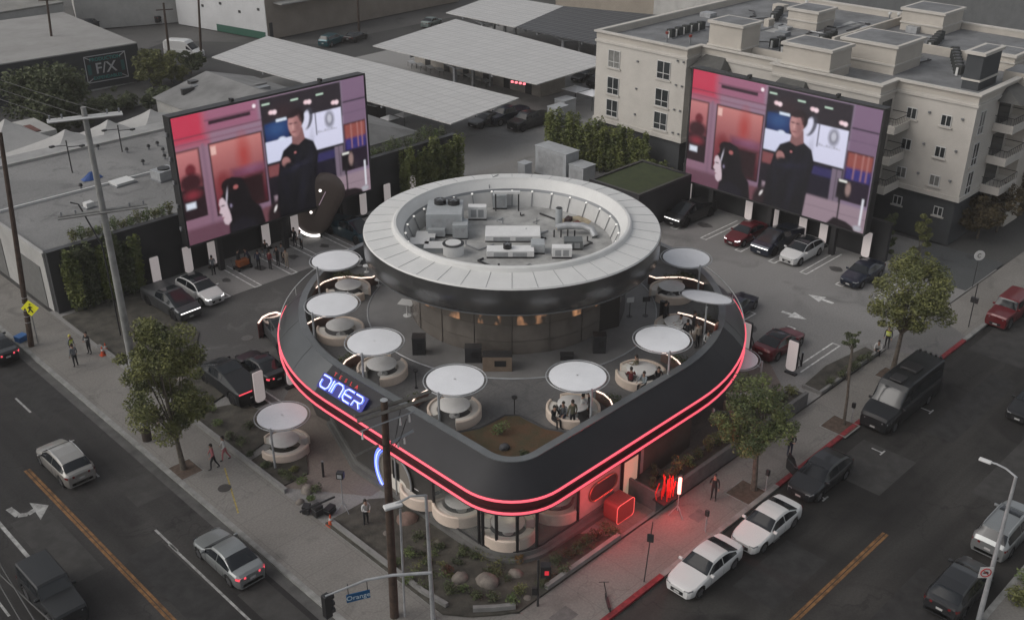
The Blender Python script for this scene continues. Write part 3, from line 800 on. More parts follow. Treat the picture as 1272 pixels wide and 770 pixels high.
for i, (px, c, lab) in enumerate((((706, 275), (0.05, 0.03, 0.03), "dark tool bag on the sand-coloured roof tarp"), ((718, 281), (0.16, 0.03, 0.02), "reddish tool bag on the sand-coloured roof tarp"))):
    p = at(*px, Z0); b = MB(); b.bx(-0.3, 0.3, -0.2, 0.2, 0.02, 0.28); b.tube([(-0.2, 0, 0.28), (0, 0, 0.42), (0.2, 0, 0.28)], 0.02, 5)
    tag(b.build("tool_bag", mat("bag%d" % i, c, 0.8), loc=(p.x, p.y, Z0), rot=(0, 0, 0.4+i), bevel=0.04), lab, "bag")

# ---- DINER sign on the left of the parapet
S_A, S_B = D(53.1, -11.9), D(48.6, -7.35)            # along the wall, far end to near end (at mid height)
sd = (Vector(S_B) - Vector(S_A)); sd.z = 0; SL = sd.length; sd.normalize()
wall_n = Vector((-sd.y, sd.x, 0))
out = -wall_n if (Vector(D(UC, 0)) - Vector(S_A)).dot(wall_n) > 0 else wall_n
upd = (Vector((0, 0, 1.44)) - out * 1.38).normalized()
# plane of the leaning face passes through the foot line (inset 0, z 3.92)
ft = at(429, 489, 4.66)
Ms = frame(ft + (out * 0.22 + Vector((0, 0, 0.2))), sd, upd)
sign = thing("neon_sign", "blue neon DINER sign with small dim red letters above, on the left parapet", "sign", tuple(ft))
Mi = Matrix.Translation(ft).inverted() @ Ms
def spart(b, name, m): 
    b.v = [tuple(Mi @ Vector(v)) for v in b.v]; return b.build(name, m, sign, smooth=False)
Mi = Mi @ Matrix.Scale(0.80, 4)
b = MB(); b.box((0, 0, -0.03), (5.2, 1.15, 0.06))
spart(b, "backboard", mat("blue_board", (0.005, 0.005, 0.08), 0.4, emit=(0.003, 0.006, 0.22), estr=0.6))
def strokes(b, lst, x0, w, h, r=0.045, z=0.07):
    for st in lst: b.tube([(x0 + x*w, (y-0.5)*h, z) for x, y in st], r, 6)
LET = {
 'D': [[(0, 0.92), (0, 1), (0.75, 1), (0.95, 0.8), (0.95, 0.25), (0.75, 0), (0.2, 0), (0.02, 0.2), (0.02, 0.62)]],
 'I': [[(0, 1), (0, 0)]],
 'N': [[(0, 0), (0, 0.8), (0.2, 1), (0.75, 1), (0.95, 0.8), (0.95, 0)]],
 'E': [[(1, 1), (0.25, 1), (0.02, 0.8), (0.02, 0.2), (0.25, 0), (1, 0)], [(0.05, 0.5), (0.95, 0.5)]],
 'R': [[(0, 1), (0.8, 1), (0.98, 0.8), (0.98, 0.6), (0.8, 0.45), (0.1, 0.45), (0.02, 0.0)], [(0.6, 0.4), (0.98, 0.02)]]}
x = -2.35
for ch, w in (('D', 1.0), ('I', 0.02), ('N', 0.95), ('E', 0.9), ('R', 0.85)):
    b = MB(); strokes(b, LET[ch], x, w, 0.86, 0.042)
    spart(b, "neon_letter", white_neon)
    b = MB(); strokes(b, LET[ch], x, w, 0.86, 0.085, 0.0)
    spart(b, "letter_glow_channel", blue_neon)
    x += w + 0.22
redl = mat("brightened_red_letter", (0.25, 0.01, 0.015), 0.4, emit=(0.9, 0.02, 0.03), estr=0.4)  # letters are unlit; painted emission brightens them
x = -1.45
for ch in "TESLA":
    text_obj(ch, 0.42, redl, Mi @ Matrix.Translation((x, 0.83, 0.02)), sign, "small_letter"); x += 0.62
# ------------------------------------------------------------------ deck furniture
canopy_w = mat("canopy_fabric", (0.76, 0.77, 0.79), 0.55, noise=0.04, nscale=1)
cream = mat("booth_cream", (0.66, 0.55, 0.46), 0.6, noise=0.06, nscale=2)
cream_top = mat("booth_seat_top", (0.70, 0.66, 0.60), 0.55)
table_top = mat("table_top", (0.66, 0.65, 0.63), 0.35, noise=0.04, nscale=3)
ZD = 4.31
def canopy(lab, u, v, zc, base_z, r=1.62, pole_a=0.0, tilt=(0, 0), group="round canopies over the booths"):
    """pole_a: direction from the canopy centre to its pole, radians in u, v"""
    c = D(u, v)
    t = thing("canopy", lab, "canopy", (c.x, c.y, base_z), 0, group)
    h = zc - base_z
    T = Matrix.Translation((0, 0, h)) @ Matrix.Rotation(tilt[0], 4, 'X') @ Matrix.Rotation(tilt[1], 4, 'Y')
    b = MB(); n = 48
    R = [[(rr*math.cos(2*math.pi*i/n), rr*math.sin(2*math.pi*i/n), zz) for i in range(n)] for rr, zz in ((0.05, 0.05), (r*0.6, 0.035), (r-0.04, 0.0), (r-0.04, -0.05), (0.05, -0.05))]
    b.rings(R); b.v = [tuple(T @ Vector(p)) for p in b.v]
    b.build("shade_disc", canopy_w, t, smooth=True)
    b = MB(); b.tube([T @ Vector(((r+0.12)*math.cos(2*math.pi*i/n), (r+0.12)*math.sin(2*math.pi*i/n), -0.02)) for i in range(n)], 0.033, 6, closed=True)
    b.build("outer_ring", light_metal, t, smooth=True)
    b = MB()
    for k in range(6):
        a = k*math.pi/3 + 0.3; b.tube([T @ Vector(((r-0.02)*math.cos(a), (r-0.02)*math.sin(a), -0.02)), T @ Vector(((r+0.13)*math.cos(a), (r+0.13)*math.sin(a), -0.02))], 0.02, 4)
    b.build("ring_bracket", grey_metal, t)
    d = D(math.cos(pole_a), math.sin(pole_a)); pr = r + 0.28
    b = MB(); b.cyl((d.x*pr, d.y*pr, 0), 0.065, h + 0.25, 10)
    b.build("pole", light_metal, t, smooth=True)
    b = MB(); b.tube([(d.x*pr, d.y*pr, h - 0.25), (d.x*(pr-0.3), d.y*(pr-0.3), h-0.1), (d.x*r*0.3, d.y*r*0.3, h-0.09)], 0.045, 8)
    b.build("arm", light_metal, t, smooth=True)
    return t
def arc_pts(r, a0, a1, z, n): return [(r*math.cos(a0+(a1-a0)*i/n), r*math.sin(a0+(a1-a0)*i/n), z) for i in range(n+1)]
def seg(b, r0, r1, a0, a1, z0, z1, n=18, mi=0):
    secs = []
    for i in range(n+1):
        a = a0 + (a1-a0)*i/n; c, s = math.cos(a), math.sin(a)
        secs.append([(r0*c, r0*s, z0), (r1*c, r1*s, z0), (r1*c, r1*s, z1-0.05), ((r1-0.05)*c, (r1-0.05)*s, z1), ((r0+0.04)*c, (r0+0.04)*s, z1), (r0*c, r0*s, z1-0.04)])
    b.rings(secs, mi=mi); m = len(secs[0]); o = len(b.v) - m*(n+1)
    b.f.append(tuple(o + k for k in range(m))[::-1]); b.m.append(mi); b.f.append(tuple(o + m*n + k for k in range(m))); b.m.append(mi)
def booth(lab, lab_t, u, v, z, open_a, rz=0.0, gap=0.55):
    """C-shaped seat ring with an opening and a round pedestal table"""
    c = D(u, v)
    t = thing("lounge_booth", lab, "booth", (c.x, c.y, z), _y + rz, "C-shaped booths")
    for s0, s1 in ((open_a + gap, open_a + math.pi - 0.28), (open_a + math.pi + 0.28, open_a + 2*math.pi - gap)):
        b = MB(); seg(b, 0.95, 1.42, s0, s1, 0.03, 0.46); b.build("seat", cream_top, t, smooth=True)
        b = MB(); seg(b, 1.36, 1.52, s0, s1, 0.0, 0.56); b.build("backrest", cream, t, smooth=True)
    k = thing("booth_table", lab_t, "table", (c.x, c.y, z), 0, "round booth tables")
    b = MB(); n = 36
    b.rings([[(r*math.cos(2*math.pi*i/n), r*math.sin(2*math.pi*i/n), zz) for i in range(n)] for r, zz in ((0.02, 0.76), (0.86, 0.76), (0.89, 0.745), (0.89, 0.72), (0.8, 0.70), (0.02, 0.70))])
    b.build("tabletop", table_top, k, smooth=True)
    MB().cyl((0, 0, 0), 0.3, 0.05, 20).cyl((0, 0, 0.05), 0.09, 0.65, 12).build("pedestal", white_metal, k, smooth=True)
    b = MB(); n = 30; b.cyl((0, 0, 0.60), 0.55, 0.09, n, r2=0.7); b.build("table_apron", dark_metal, k, smooth=True)
    return t
BO = [ # label words, canopy uv, table uv, pole angle, booth opening
 ("over the farthest left booth, next to the roof ring", (64.3, -12.0), (63.9, -11.2), math.radians(-150), 1.2),
 ("over the second booth on the left side of the deck", (57.7, -11.2), (58.1, -10.9), math.radians(-150), 0.9),
 ("over the third booth on the left, above the blue sign", (52.9, -8.0), (53.2, -7.7), math.radians(-165), 2.6),
 ("over the empty booth just left of the corner planter", (48.6, -3.1), (48.7, -3.2), math.radians(-155), 2.4+0.3),
 ("over the crowded booth just right of the corner planter", (49.0, 3.6), (48.8, 3.4), math.radians(160), -2.4),
 ("over the busy booth in the middle of the right side", (53.2, 8.8), (52.6, 7.6), math.radians(175), -2.0),
 ("tilted and shining, over the parapet end at the right", (58.7, 12.3), (58.5, 10.6), math.radians(-170), -1.2),
 ("over the farthest right booth, next to the roof ring", (64.7, 11.9), (63.7, 10.9), math.radians(160), -1.2)]
BD = ["farthest left booth, beside the wavy light strip", "second booth on the left side of the deck", "third booth on the left side, above the blue sign",
      "empty booth just left of the corner planter", "crowded booth just right of the corner planter", "busy booth with a person in dark red",
      "booth full of standing people at right", "farthest right booth, beside the roof ring"]
for i, (l, c, tb, pa, oa) in enumerate(BO):
    kw = dict(tilt=(math.radians(-4), math.radians(14))) if i == 6 else {}
    canopy("white round canopy disc " + l, c[0], c[1], 6.7, ZD, pole_a=pa, **kw)
    booth("cream C-shaped seat of the " + BD[i], "round pale table of the " + BD[i], tb[0], tb[1], ZD, oa)
canopy("white round canopy disc at ground level left of the diner, by the sidewalk", 51.4, -13.5, 2.55, 0.02, r=1.5, pole_a=math.radians(-170))
booth("cream C-shaped seat on the ground under the low left canopy", "round pale table on the ground under the low left canopy", 51.6, -13.6, 0.02, 1.7)
canopy("white round ground-level canopy right of the diner, half hidden by the neon band", 58.2, 14.4, 2.55, 0.02, r=1.5, pole_a=math.radians(120))
booth("cream C-shaped seat on the ground right of the diner under the neon band", "round table on the ground right of the diner under the neon band", 56.0, 15.0, 0.02, -2.0)

# planters with lit curved edges
soil_deck = mat("planter_soil", (0.035, 0.030, 0.02), 0.95, col2=(0.075, 0.05, 0.028), nscale=2.2, bump=0.6, bscale=10)
leaf_green = mat("leaf_green", (0.065, 0.10, 0.03), 0.7, col2=(0.14, 0.18, 0.06), nscale=1.6)
leaf_olive = mat("leaf_olive", (0.075, 0.085, 0.028), 0.7, col2=(0.16, 0.165, 0.05), nscale=0.9)
leaf_dark = mat("leaf_dark", (0.04, 0.052, 0.024), 0.75, col2=(0.10, 0.118, 0.05), nscale=1.2)
leaf_bamboo = mat("leaf_bamboo", (0.06, 0.082, 0.022), 0.7, col2=(0.17, 0.19, 0.05), nscale=0.8)
leaf_red = mat("leaf_red", (0.10, 0.02, 0.015), 0.7, col2=(0.05, 0.05, 0.02), nscale=2)
bark = mat("bark", (0.10, 0.085, 0.068), 0.9, noise=0.3, nscale=5, bump=0.5, bscale=15)
twig = mat("twig", (0.075, 0.06, 0.045), 0.9)
def leaves(b, c, rad, n, size, rg, mi=0, shell=0.3):
    """leaf-sized quads spread through an ellipsoid clump"""
    for _ in range(n):
        while True:
            x, y, z = rg.uniform(-1, 1), rg.uniform(-1, 1), rg.uniform(-1, 1)
            d = x*x + y*y + z*z
            if shell*shell < d < 1: break
        p = Vector((c[0] + x*rad[0], c[1] + y*rad[1], c[2] + z*rad[2]))
        s = size * rg.uniform(0.6, 1.3)
        a = Vector((rg.gauss(0, 1), rg.gauss(0, 1), rg.gauss(0, 0.6))).normalized()
        q = a.cross(Vector((rg.gauss(0, 1), rg.gauss(0, 1), rg.gauss(0, 1)))).normalized()
        b.add([p - a*s, p - q*s*0.45, p + a*s, p + q*s*0.45], [(0, 1, 2, 3)], mi)
def shrub(lab, x, y, z, r, h, m=None, n=160, cat="shrub", name="shrub", group=None, size=0.09, seed=None):
    rg = random.Random(seed if seed is not None else int(abs(x*131 + y*57)))
    t = thing(name, lab, cat, (x, y, z), rg.uniform(0, 6), group)
    b = MB()
    for k in range(5):
        a = k*1.257; b.tube([(0, 0, 0), (math.cos(a)*r*0.3, math.sin(a)*r*0.3, h*0.4), (math.cos(a)*r*0.7, math.sin(a)*r*0.7, h*0.8)], [0.02, 0.014, 0.006], 4)
    b.build("stems", twig, t)
    b = MB()
    for k in range(6):
        a = rg.uniform(0, 6.28); rr = rg.uniform(0, 0.55)*r
        leaves(b, (rr*math.cos(a), rr*math.sin(a), h*rg.uniform(0.35, 0.7)), (r*0.6, r*0.6, h*0.42), n//6, size, rg, shell=0.1)
    b.build("foliage", m or leaf_green, t)
    return t
def uv_of(p): return (p.x*AX.x + p.y*AX.y, p.x*RX.x + p.y*RX.y)
strip_px = [
 ("left deck planter nearest the roof ring", [(385, 367), (391, 358), (402, 350), (416, 345), (432, 343), (448, 345), (462, 344), (468, 341)], -1),
 ("left deck planter between the first and second booths", [(374, 411), (381, 402), (392, 396), (404, 392), (414, 391)], -1),
 ("left deck planter between the second and third booths", [(424, 455), (430, 447), (440, 441), (450, 438)], -1),
 ("left deck planter beside the empty front booth", [(511, 501), (515, 494), (523, 488), (531, 484)], -1),
 ("right deck planter beside the crowded front booth", [(762, 505), (758, 496), (750, 489), (741, 485)], 1),
 ("right deck planter between the middle booths", [(848, 455), (841, 447), (832, 441), (822, 437)], 1),
 ("right deck planter beside the group of standing people", [(898, 413), (888, 403), (872, 396), (856, 391), (842, 388)], 1),
 ("right deck planter nearest the roof ring", [(874, 352), (862, 347), (846, 344), (830, 344), (815, 345), (806, 342)], 1)]
edge_m = mat("planter_edge", (0.16, 0.10, 0.085), 0.6, noise=0.15, nscale=2)
for lab, px, side in strip_px:
    pts = [at(x, y, 4.95) for x, y in px]
    uvs = [uv_of(p) for p in pts]
    c = D(*uvs[0]); t = thing("planter", "curved " + lab + ", edged with a pale light strip", "planter", (c.x, c.y, ZD), 0, "curved deck planters with light strips")
    # bed reaches from the lit edge out to the coping
    a = [math.atan2(v, u - UC) for u, v in uvs]
    R = 13.35
    outer = []
    for (u, v) in uvs:
        ang = math.atan2(v, u - UC)
        if abs(ang) > math.radians(135):   # straight part of the side
            ap = UC - R*math.sqrt(2); k = ((u - ap) + abs(v))/2
            outer.append((ap + k, math.copysign(k, v)))
        else: outer.append((UC + R*math.cos(ang), R*math.sin(ang)))
    far = outer[-1]
    w = [(p.x - c.x, p.y - c.y) for p in pts]; wo = [(D(*o).x - c.x, D(*o).y - c.y) for o in outer]
    b = MB()
    nn = len(w)
    inner = [w[i] for i in range(nn)]
    b.add([(x, y, 0.34) for x, y in inner] + [(x, y, 0.34) for x, y in wo], [((i, i+1, nn+i+1, nn+i) if side < 0 else (i, nn+i, nn+i+1, i+1)) for i in range(nn-1)])
    b.build("soil_bed", soil_deck, t)
    b = MB(); secs = []
    for i in range(nn):
        d = Vector(w[min(i+1, nn-1)]) - Vector(w[max(i-1, 0)]); nrm2 = Vector((-d.y, d.x)).normalized()*0.07
        x, y = w[i]
        secs.append([(x-nrm2.x, y-nrm2.y, 0), (x+nrm2.x, y+nrm2.y, 0), (x+nrm2.x, y+nrm2.y, 0.58), (x-nrm2.x, y-nrm2.y, 0.58)])
    b.rings(secs); b.build("edge_wall", edge_m, t)
    b = MB(); b.tube([(x, y, 0.62) for x, y in w], 0.042, 6); b.build("light_strip", warm_light, t, smooth=True)
    kq = 0
    for i in range(nn-1):
        for f in (0.3, 0.7):
            x = w[i][0]*(1-f) + wo[i][0]*f; y = w[i][1]*(1-f) + wo[i][1]*f
            if math.hypot(w[i][0]-wo[i][0], w[i][1]-wo[i][1]) > 0.9:
                shrub("low green shrub, %s in the %s" % (ORD[kq], lab.replace("deck planter ", "planter ")), c.x + x, c.y + y, ZD + 0.34, 0.45, 0.5, leaf_dark, 90, group="shrubs in the deck planters", size=0.07); kq += 1
# corner planter in the nose
ncur = [(42.9, -0.9), (44.6, -2.6), (45.6, -3.3), (46.5, -3.0), (46.9, -1.8), (47.6, -1.0), (48.2, -0.4), (48.2, 0.4), (47.6, 1.0), (46.9, 1.8), (46.5, 3.0), (45.6, 3.3), (44.6, 2.6), (42.9, 0.9)]
c = D(45.5, 0)
t = thing("planter", "kite-shaped corner planter with orange-brown soil behind the nose of the parapet", "planter", (c.x, c.y, ZD))
poly = [(D(u, v).x - c.x, D(u, v).y - c.y) for u, v in ncur]
MB().prism(poly, 0.0, 0.36).build("soil_bed", mat("orange_soil", (0.10, 0.05, 0.025), 0.95, col2=(0.05, 0.045, 0.022), nscale=0.8, bump=0.5, bscale=8), t)
b = MB(); b.tube([(x, y, 0.3) for x, y in poly[2:12]], 0.11, 8); b.build("edge_wall", dark_metal, t, smooth=True)
for (u, v, r, lab, m) in ((46.3, -0.6, 0.6, "round green shrub in the middle of the corner planter", leaf_green), (44.6, -1.6, 0.35, "small dark shrub at the left of the corner planter", leaf_dark), (44.2, 0.7, 0.35, "small dark shrub at the tip of the corner planter", leaf_dark)):
    p = D(u, v); shrub(lab, p.x, p.y, ZD+0.36, r, r*1.1, m, 220, size=0.07)
p = D(45.0, -0.4); rock_m = mat("boulder", (0.17, 0.15, 0.13), 0.9, noise=0.3, nscale=2.5, bump=0.6, bscale=6)
def rock(lab, x, y, z, r, m=None, h=0.7, seed=1, name="boulder", group=None):
    rg = random.Random(seed); b = MB(); n = 12; rings = []
    for k in range(6):
        ph = -0.5 + k*0.4
        rings.append([(r*math.cos(ph)*math.cos(2*math.pi*i/n)*(1+rg.uniform(-0.12, 0.12)), r*0.85*math.cos(ph)*math.sin(2*math.pi*i/n)*(1+rg.uniform(-0.12, 0.12)), r*h*(math.sin(ph)+0.4)) for i in range(n)])
    b.rings(rings); o = len(b.v) - n; b.f.append(tuple(range(o, o+n))); b.m.append(0)
    tag(b.build(name, m or rock_m, loc=(x, y, z), rot=(0, 0, rg.uniform(0, 6)), smooth=True, autosmooth=60), lab, "boulder", group)
rock("dark boulder at the front of the corner planter", p.x, p.y, ZD+0.36, 0.3, mat("dark_rock", (0.05, 0.05, 0.055), 0.7), seed=4)
# slim black path lamps on the deck
def bollard_lamp(lab, x, y, z, h=1.15):
    t = thing("path_lamp", lab, "lamp", (x, y, z))
    MB().cyl((0, 0, 0), 0.1, 0.03, 12).cyl((0, 0, 0.03), 0.03, h, 8).build("post", black_metal, t)
    MB().cyl((0, 0, h), 0.16, 0.07, 16).build("head", black_metal, t, smooth=True)
p = at(639, 516, ZD+0.3); bollard_lamp("slim black path lamp behind the tip of the corner planter", p.x, p.y, ZD+0.3)
p = at(517, 480, ZD+0.1); bollard_lamp("slim black path lamp left of the empty front booth", p.x, p.y, ZD)
# kiosks and bins around the drum
def kiosk(lab, px, size, m, zt=0, name="kiosk", cat="kiosk", screen=False, rz=None):
    p = at(px[0], px[1], ZD)
    t = thing(name, lab, cat, (p.x, p.y, ZD), _y if rz is None else rz)
    MB().bx(-size[0]/2, size[0]/2, -size[1]/2, size[1]/2, 0, size[2]).build("cabinet", m, t, bevel=0.03)
    MB().bx(-size[0]/2-0.02, size[0]/2+0.02, -size[1]/2-0.02, size[1]/2+0.02, size[2]+0.002, size[2]+0.05).build("top", dark_metal, t, bevel=0.01)
    MB().bx(-size[0]/2-0.012, -size[0]/2-0.004, -size[1]*0.3, size[1]*0.1, size[2]*0.35, size[2]*0.75).build("front_panel", black_metal, t)
    return t
kiosk("tan wooden host stand in front of the drum", (618, 458), (0.7, 1.75, 1.0), mat("tan_counter", (0.20, 0.15, 0.11), 0.6, noise=0.1, nscale=3), name="host_stand", cat="counter")
kiosk("dark console left of the tan host stand", (588, 448), (0.6, 1.0, 1.0), dark_metal, name="console", cat="console")
kiosk("dark litter bin cabinet at the left foot of the drum", (521, 438), (0.7, 0.8, 1.15), dark_metal, name="bin_cabinet", cat="bin")
kiosk("dark litter bin cabinet at the right foot of the drum", (744, 436), (0.7, 0.8, 1.15), dark_metal, name="bin_cabinet", cat="bin")
kiosk("low black box beside the right end of the drum front", (704, 446), (0.4, 0.8, 0.35), black_metal, name="equipment_case", cat="case")
p = at(506, 392, ZD)
t = thing("cafe_table", "white square high table with a black parasol base left of the drum", "table", (p.x, p.y, ZD), 0.5)
MB().bx(-0.4, 0.4, -0.5, 0.5, 0.96, 1.0).build("tabletop", white_metal, t); MB().cyl((0, 0, 0), 0.28, 0.03, 20).cyl((0, 0, 0.03), 0.05, 0.93, 10).build("pedestal", white_metal, t)
t0 = None
for i, (px, lab) in enumerate((((476, 341), "small white round side table by the far end of the wavy light strip"), ((470, 347), "small white round stool table in front of the wavy light strip end"), ((446, 322), "white round cafe table hidden behind the farthest left canopy"), ((455, 330), "white stool beside the roof ring on the left"))):
    p = at(*px, ZD+0.5)
    t = thing("side_table", lab, "side table", (p.x, p.y, ZD), 0, "small white round tables left")
    MB().cyl((0, 0, 0.48), 0.26, 0.03, 20).build("tabletop", white_metal, t); MB().cyl((0, 0, 0), 0.18, 0.02, 16).cyl((0, 0, 0.02), 0.03, 0.46, 8).build("pedestal", white_metal, t)
for i, (px, lab) in enumerate((((803, 372), "tall grey music-stand shaped sign by the right end of the roof ring"), ((783, 373), "white saucer lamp on a stand right of the drum"))):
    p = at(*px, ZD+1.2)
    t = thing("menu_stand", lab, "stand", (p.x, p.y, ZD), -0.6)
    MB().bx(-0.25, 0.25, -0.03, 0.03, 1.05, 1.4).build("panel", dark_metal if i == 0 else white_metal, t); MB().cyl((0, 0, 0), 0.2, 0.03, 12).cyl((0, 0, 0.03), 0.03, 1.05, 8).build("post", dark_metal, t)

# booths behind the corner glass
for px, oa, w in (((631, 648), math.pi/2, "at the tip of the corner glass"), ((573, 620), 1.2, "left of the corner tip"), ((690, 617), -1.2, "right of the corner tip"), ((532, 600), 1.2, "farthest left along the glass")):
    u, v = uv_of(at(px[0], px[1], 1.3))
    bt_ = booth("pale booth seat behind the corner glass, " + w, "round table behind the corner glass, " + w, u, v, 0.6, oa, gap=0.35)
    bt_.scale = (1.05, 1.05, 1.25); MB().cyl((0, 0, 0.0), 0.93, 0.02, 24).build("floor_disc", black_metal, bt_)
# ------------------------------------------------------------------ LED screens
def screen_picture(nx=416, ny=234):
    """what the big screens are showing: a figure in a dark jacket in front of monitors; returns rgb per vertex"""
    X, Y = np.meshgrid(np.linspace(0, 16, nx+1), np.linspace(0, 9, ny+1))   # y runs down
    rg = np.random.default_rng(3)
    img = np.zeros(X.shape + (3,)); img[:] = (0.40, 0.27, 0.36)
    img += ((X/16)[..., None] - 0.4) * np.array([-0.05, 0.05, 0.08])
    img -= ((Y/9)[..., None] - 0.3) * np.array([0.03, 0.04, 0.03])
    def soft(d, w=0.05): return np.clip(0.5 - d/w, 0, 1)[..., None]
    def rectm(x0, x1, y0, y1, w=0.06):
        return soft(np.maximum(np.maximum(x0-X, X-x1), np.maximum(y0-Y, Y-y1)), w)
    def ell(cx, cy, rx, ry, w=0.06, rot=0):
        dx, dy = X-cx, Y-cy; c, s = math.cos(rot), math.sin(rot)
        return soft((np.sqrt(((dx*c+dy*s)/rx)**2 + ((-dx*s+dy*c)/ry)**2) - 1)*min(rx, ry), w)
    def poly(P, w=0.06):
        m = np.zeros(X.shape, bool); n = len(P); dist = np.full(X.shape, 1e9)
        for i in range(n):
            (x1, y1), (x2, y2) = P[i], P[(i+1) % n]
            cond = ((y1 > Y) != (y2 > Y)) & (X < (x2-x1)*(Y-y1)/((y2-y1) + 1e-12) + x1); m ^= cond
            t = np.clip(((X-x1)*(x2-x1)+(Y-y1)*(y2-y1))/((x2-x1)**2+(y2-y1)**2+1e-12), 0, 1)
            dist = np.minimum(dist, np.hypot(X-(x1+t*(x2-x1)), Y-(y1+t*(y2-y1))))
        return soft(np.where(m, -dist, dist), w)
    def put(m, c, a=1.0):
        nonlocal img
        c = np.array(c) if not isinstance(c, np.ndarray) else c
        img = img*(1 - m*a) + c*m*a
    # red glow at the upper left of the frame
    put(rectm(-2, 2.4, -2, 2.0, 0.9), (0.66, 0.04, 0.12), 0.95); put(rectm(2.5, 6.6, -1, 1.5, 0.3), (0.46, 0.13, 0.24), 0.6)
    put(rectm(-1, 7.0, 1.45, 1.52), (0.2, 0.08, 0.12)); put(rectm(2.7, 6.0, 0.72, 0.98, 0.05), (0.07, 0.03, 0.05))
    put(rectm(2.4, 6.4, 0.62, 0.68), (0.22, 0.1, 0.15)); put(ell(6.35, 0.42, 0.14, 0.14), (1, 0.9, 0.95))
    put(rectm(-1, 7.0, 1.9, 1.96), (0.3, 0.13, 0.2))
    # left windows
    put(rectm(-1, 1.75, 2.3, 7.2), (0.05, 0.02, 0.03)); 
    g = np.stack([0.68 - 0.10*(Y-2.4), 0.29 - 0.06*(Y-2.4), 0.29 - 0.05*(Y-2.4)], -1).clip(0.02, 1)
    put(rectm(-1, 1.65, 2.4, 5.0, 0.2), g); put(ell(0.9, 3.75, 0.38, 0.42, 0.2), (0.25, 0.03, 0.05)); put(ell(0.8, 4.6, 0.85, 0.6, 0.3), (0.09, 0.02, 0.03))
    put(ell(0.8, 5.5, 0.6, 0.3, 0.4), (0.35, 0.05, 0.08)); put(rectm(0.2, 0.95, 6.0, 6.45, 0.15), (0.85, 0.9, 1.0))
    put(rectm(2.45, 6.75, 2.25, 7.5), (0.04, 0.02, 0.03))
    put(rectm(2.55, 6.65, 2.35, 7.4, 0.1), g*np.array([1.0, 1.0, 0.95]))
    put(rectm(2.6, 3.0, 2.5, 3.1, 0.1), (0.9, 0.6, 0.55)); put(ell(5.1, 3.6, 0.45, 1.1, 0.7), (0.55, 0.07, 0.06), 0.8)
    put(rectm(4.0, 6.65, 4.5, 5.2, 0.5), (0.22, 0.06, 0.13), 0.9); put(rectm(3.9, 6.5, 5.2, 7.4, 0.4), (0.05, 0.015, 0.02))
    put(ell(5.6, 4.7, 0.8, 0.25, 0.5), (0.5, 0.25, 0.4), 0.5); put(ell(3.3, 5.3, 0.6, 0.8, 0.5), (0.3, 0.04, 0.05), 0.8)
    # frames of the windows
    for x in (2.05, 7.0): put(rectm(x-0.12, x+0.12, 2.1, 8.2, 0.1), (0.33, 0.2, 0.28), 0.7)
    # centre bay: ceiling, blue and white monitors
    put(rectm(6.85, 13.75, 0.1, 8.0), (0.030, 0.026, 0.036)); put(rectm(6.85, 13.8, 0.1, 2.6, 0.2), (0.055, 0.043, 0.055))
    put(ell(8.6, 1.3, 0.9, 0.5, 0.8), (0.09, 0.045, 0.05), 0.6)
    for x, y in ((7.3, 0.5), (9.7, 0.62), (11.9, 0.66)): put(rectm(x-0.32, x+0.32, y-0.05, y+0.05, 0.06), (0.75, 0.95, 0.8))
    for x, y in ((7.8, 1.15), (10.8, 1.0), (13.2, 1.5)): put(ell(x-0.14, y, 0.2, 0.15, 0.1), (1, 0.75, 0.8)); put(ell(x+0.15, y+0.03, 0.19, 0.17, 0.1), (1, 0.8, 0.85))
    put(rectm(7.0, 9.0, 1.9, 3.3, 0.1), (0.02, 0.06, 0.2)); put(ell(8.0, 2.4, 0.8, 0.5, 0.6), (0.06, 0.17, 0.38), 0.7); put(rectm(8.0, 8.9, 1.72, 1.92, 0.1), (0.8, 0.88, 1.0))
    put(rectm(6.95, 9.7, 3.2, 4.75, 0.06), (0.78, 0.8, 0.98)); put(ell(8.35, 3.2, 0.3, 0.15, 0.1), (0.8, 0.85, 1.0))
    put(rectm(10.0, 13.7, 1.95, 4.7, 0.06), (0.80, 0.80, 0.97)); put(rectm(11.32, 11.42, 1.9, 3.6, 0.04), (0.2, 0.2, 0.25))
    put(ell(10.7, 2.2, 0.42, 0.8, 0.1, 0.3), (0.10, 0.10, 0.13), 0.85); put(ell(10.5, 2.3, 0.3, 0.7, 0.1, 0.3), (0.8, 0.8, 0.95))
    put(ell(12.6, 2.65, 0.42, 0.62, 0.25), (0.25, 0.25, 0.3), 0.8); put(ell(12.6, 2.6, 0.2, 0.32, 0.12), (0.66, 0.66, 0.75))
    for k in range(9): put(rectm(11.5+k*0.2, 11.62+k*0.2, 3.3 + 0.06*(k % 3), 3.48, 0.05), (0.35, 0.35, 0.4), 0.7)
    put(rectm(6.95, 8.6, 4.95, 5.9, 0.15), (0.34, 0.12, 0.13)); put(rectm(6.95, 8.6, 5.8, 8.0, 0.2), (0.03, 0.02, 0.035))
    put(rectm(11.0, 12.9, 5.0, 5.7, 0.25), (0.07, 0.06, 0.2)); put(rectm(11.0, 12.9, 5.7, 7.8, 0.2), (0.028, 0.022, 0.045))
    put(rectm(12.85, 13.65, 4.85, 8.2, 0.1), (0.34, 0.27, 0.35), 0.9); put(rectm(13.2, 13.26, 4.85, 8.2, 0.05), (0.12, 0.09, 0.12))
    # right-hand window and pavement
    put(rectm(13.9, 16.5, -1, 3.3, 0.1), (0.30, 0.20, 0.30)); put(rectm(13.9, 16.5, 1.6, 1.72), (0.09, 0.06, 0.1)); put(rectm(13.9, 16.5, 2.5, 2.55), (0.2, 0.14, 0.22)); put(rectm(13.8, 15.9, 3.3, 7.0), (0.06, 0.03, 0.05))
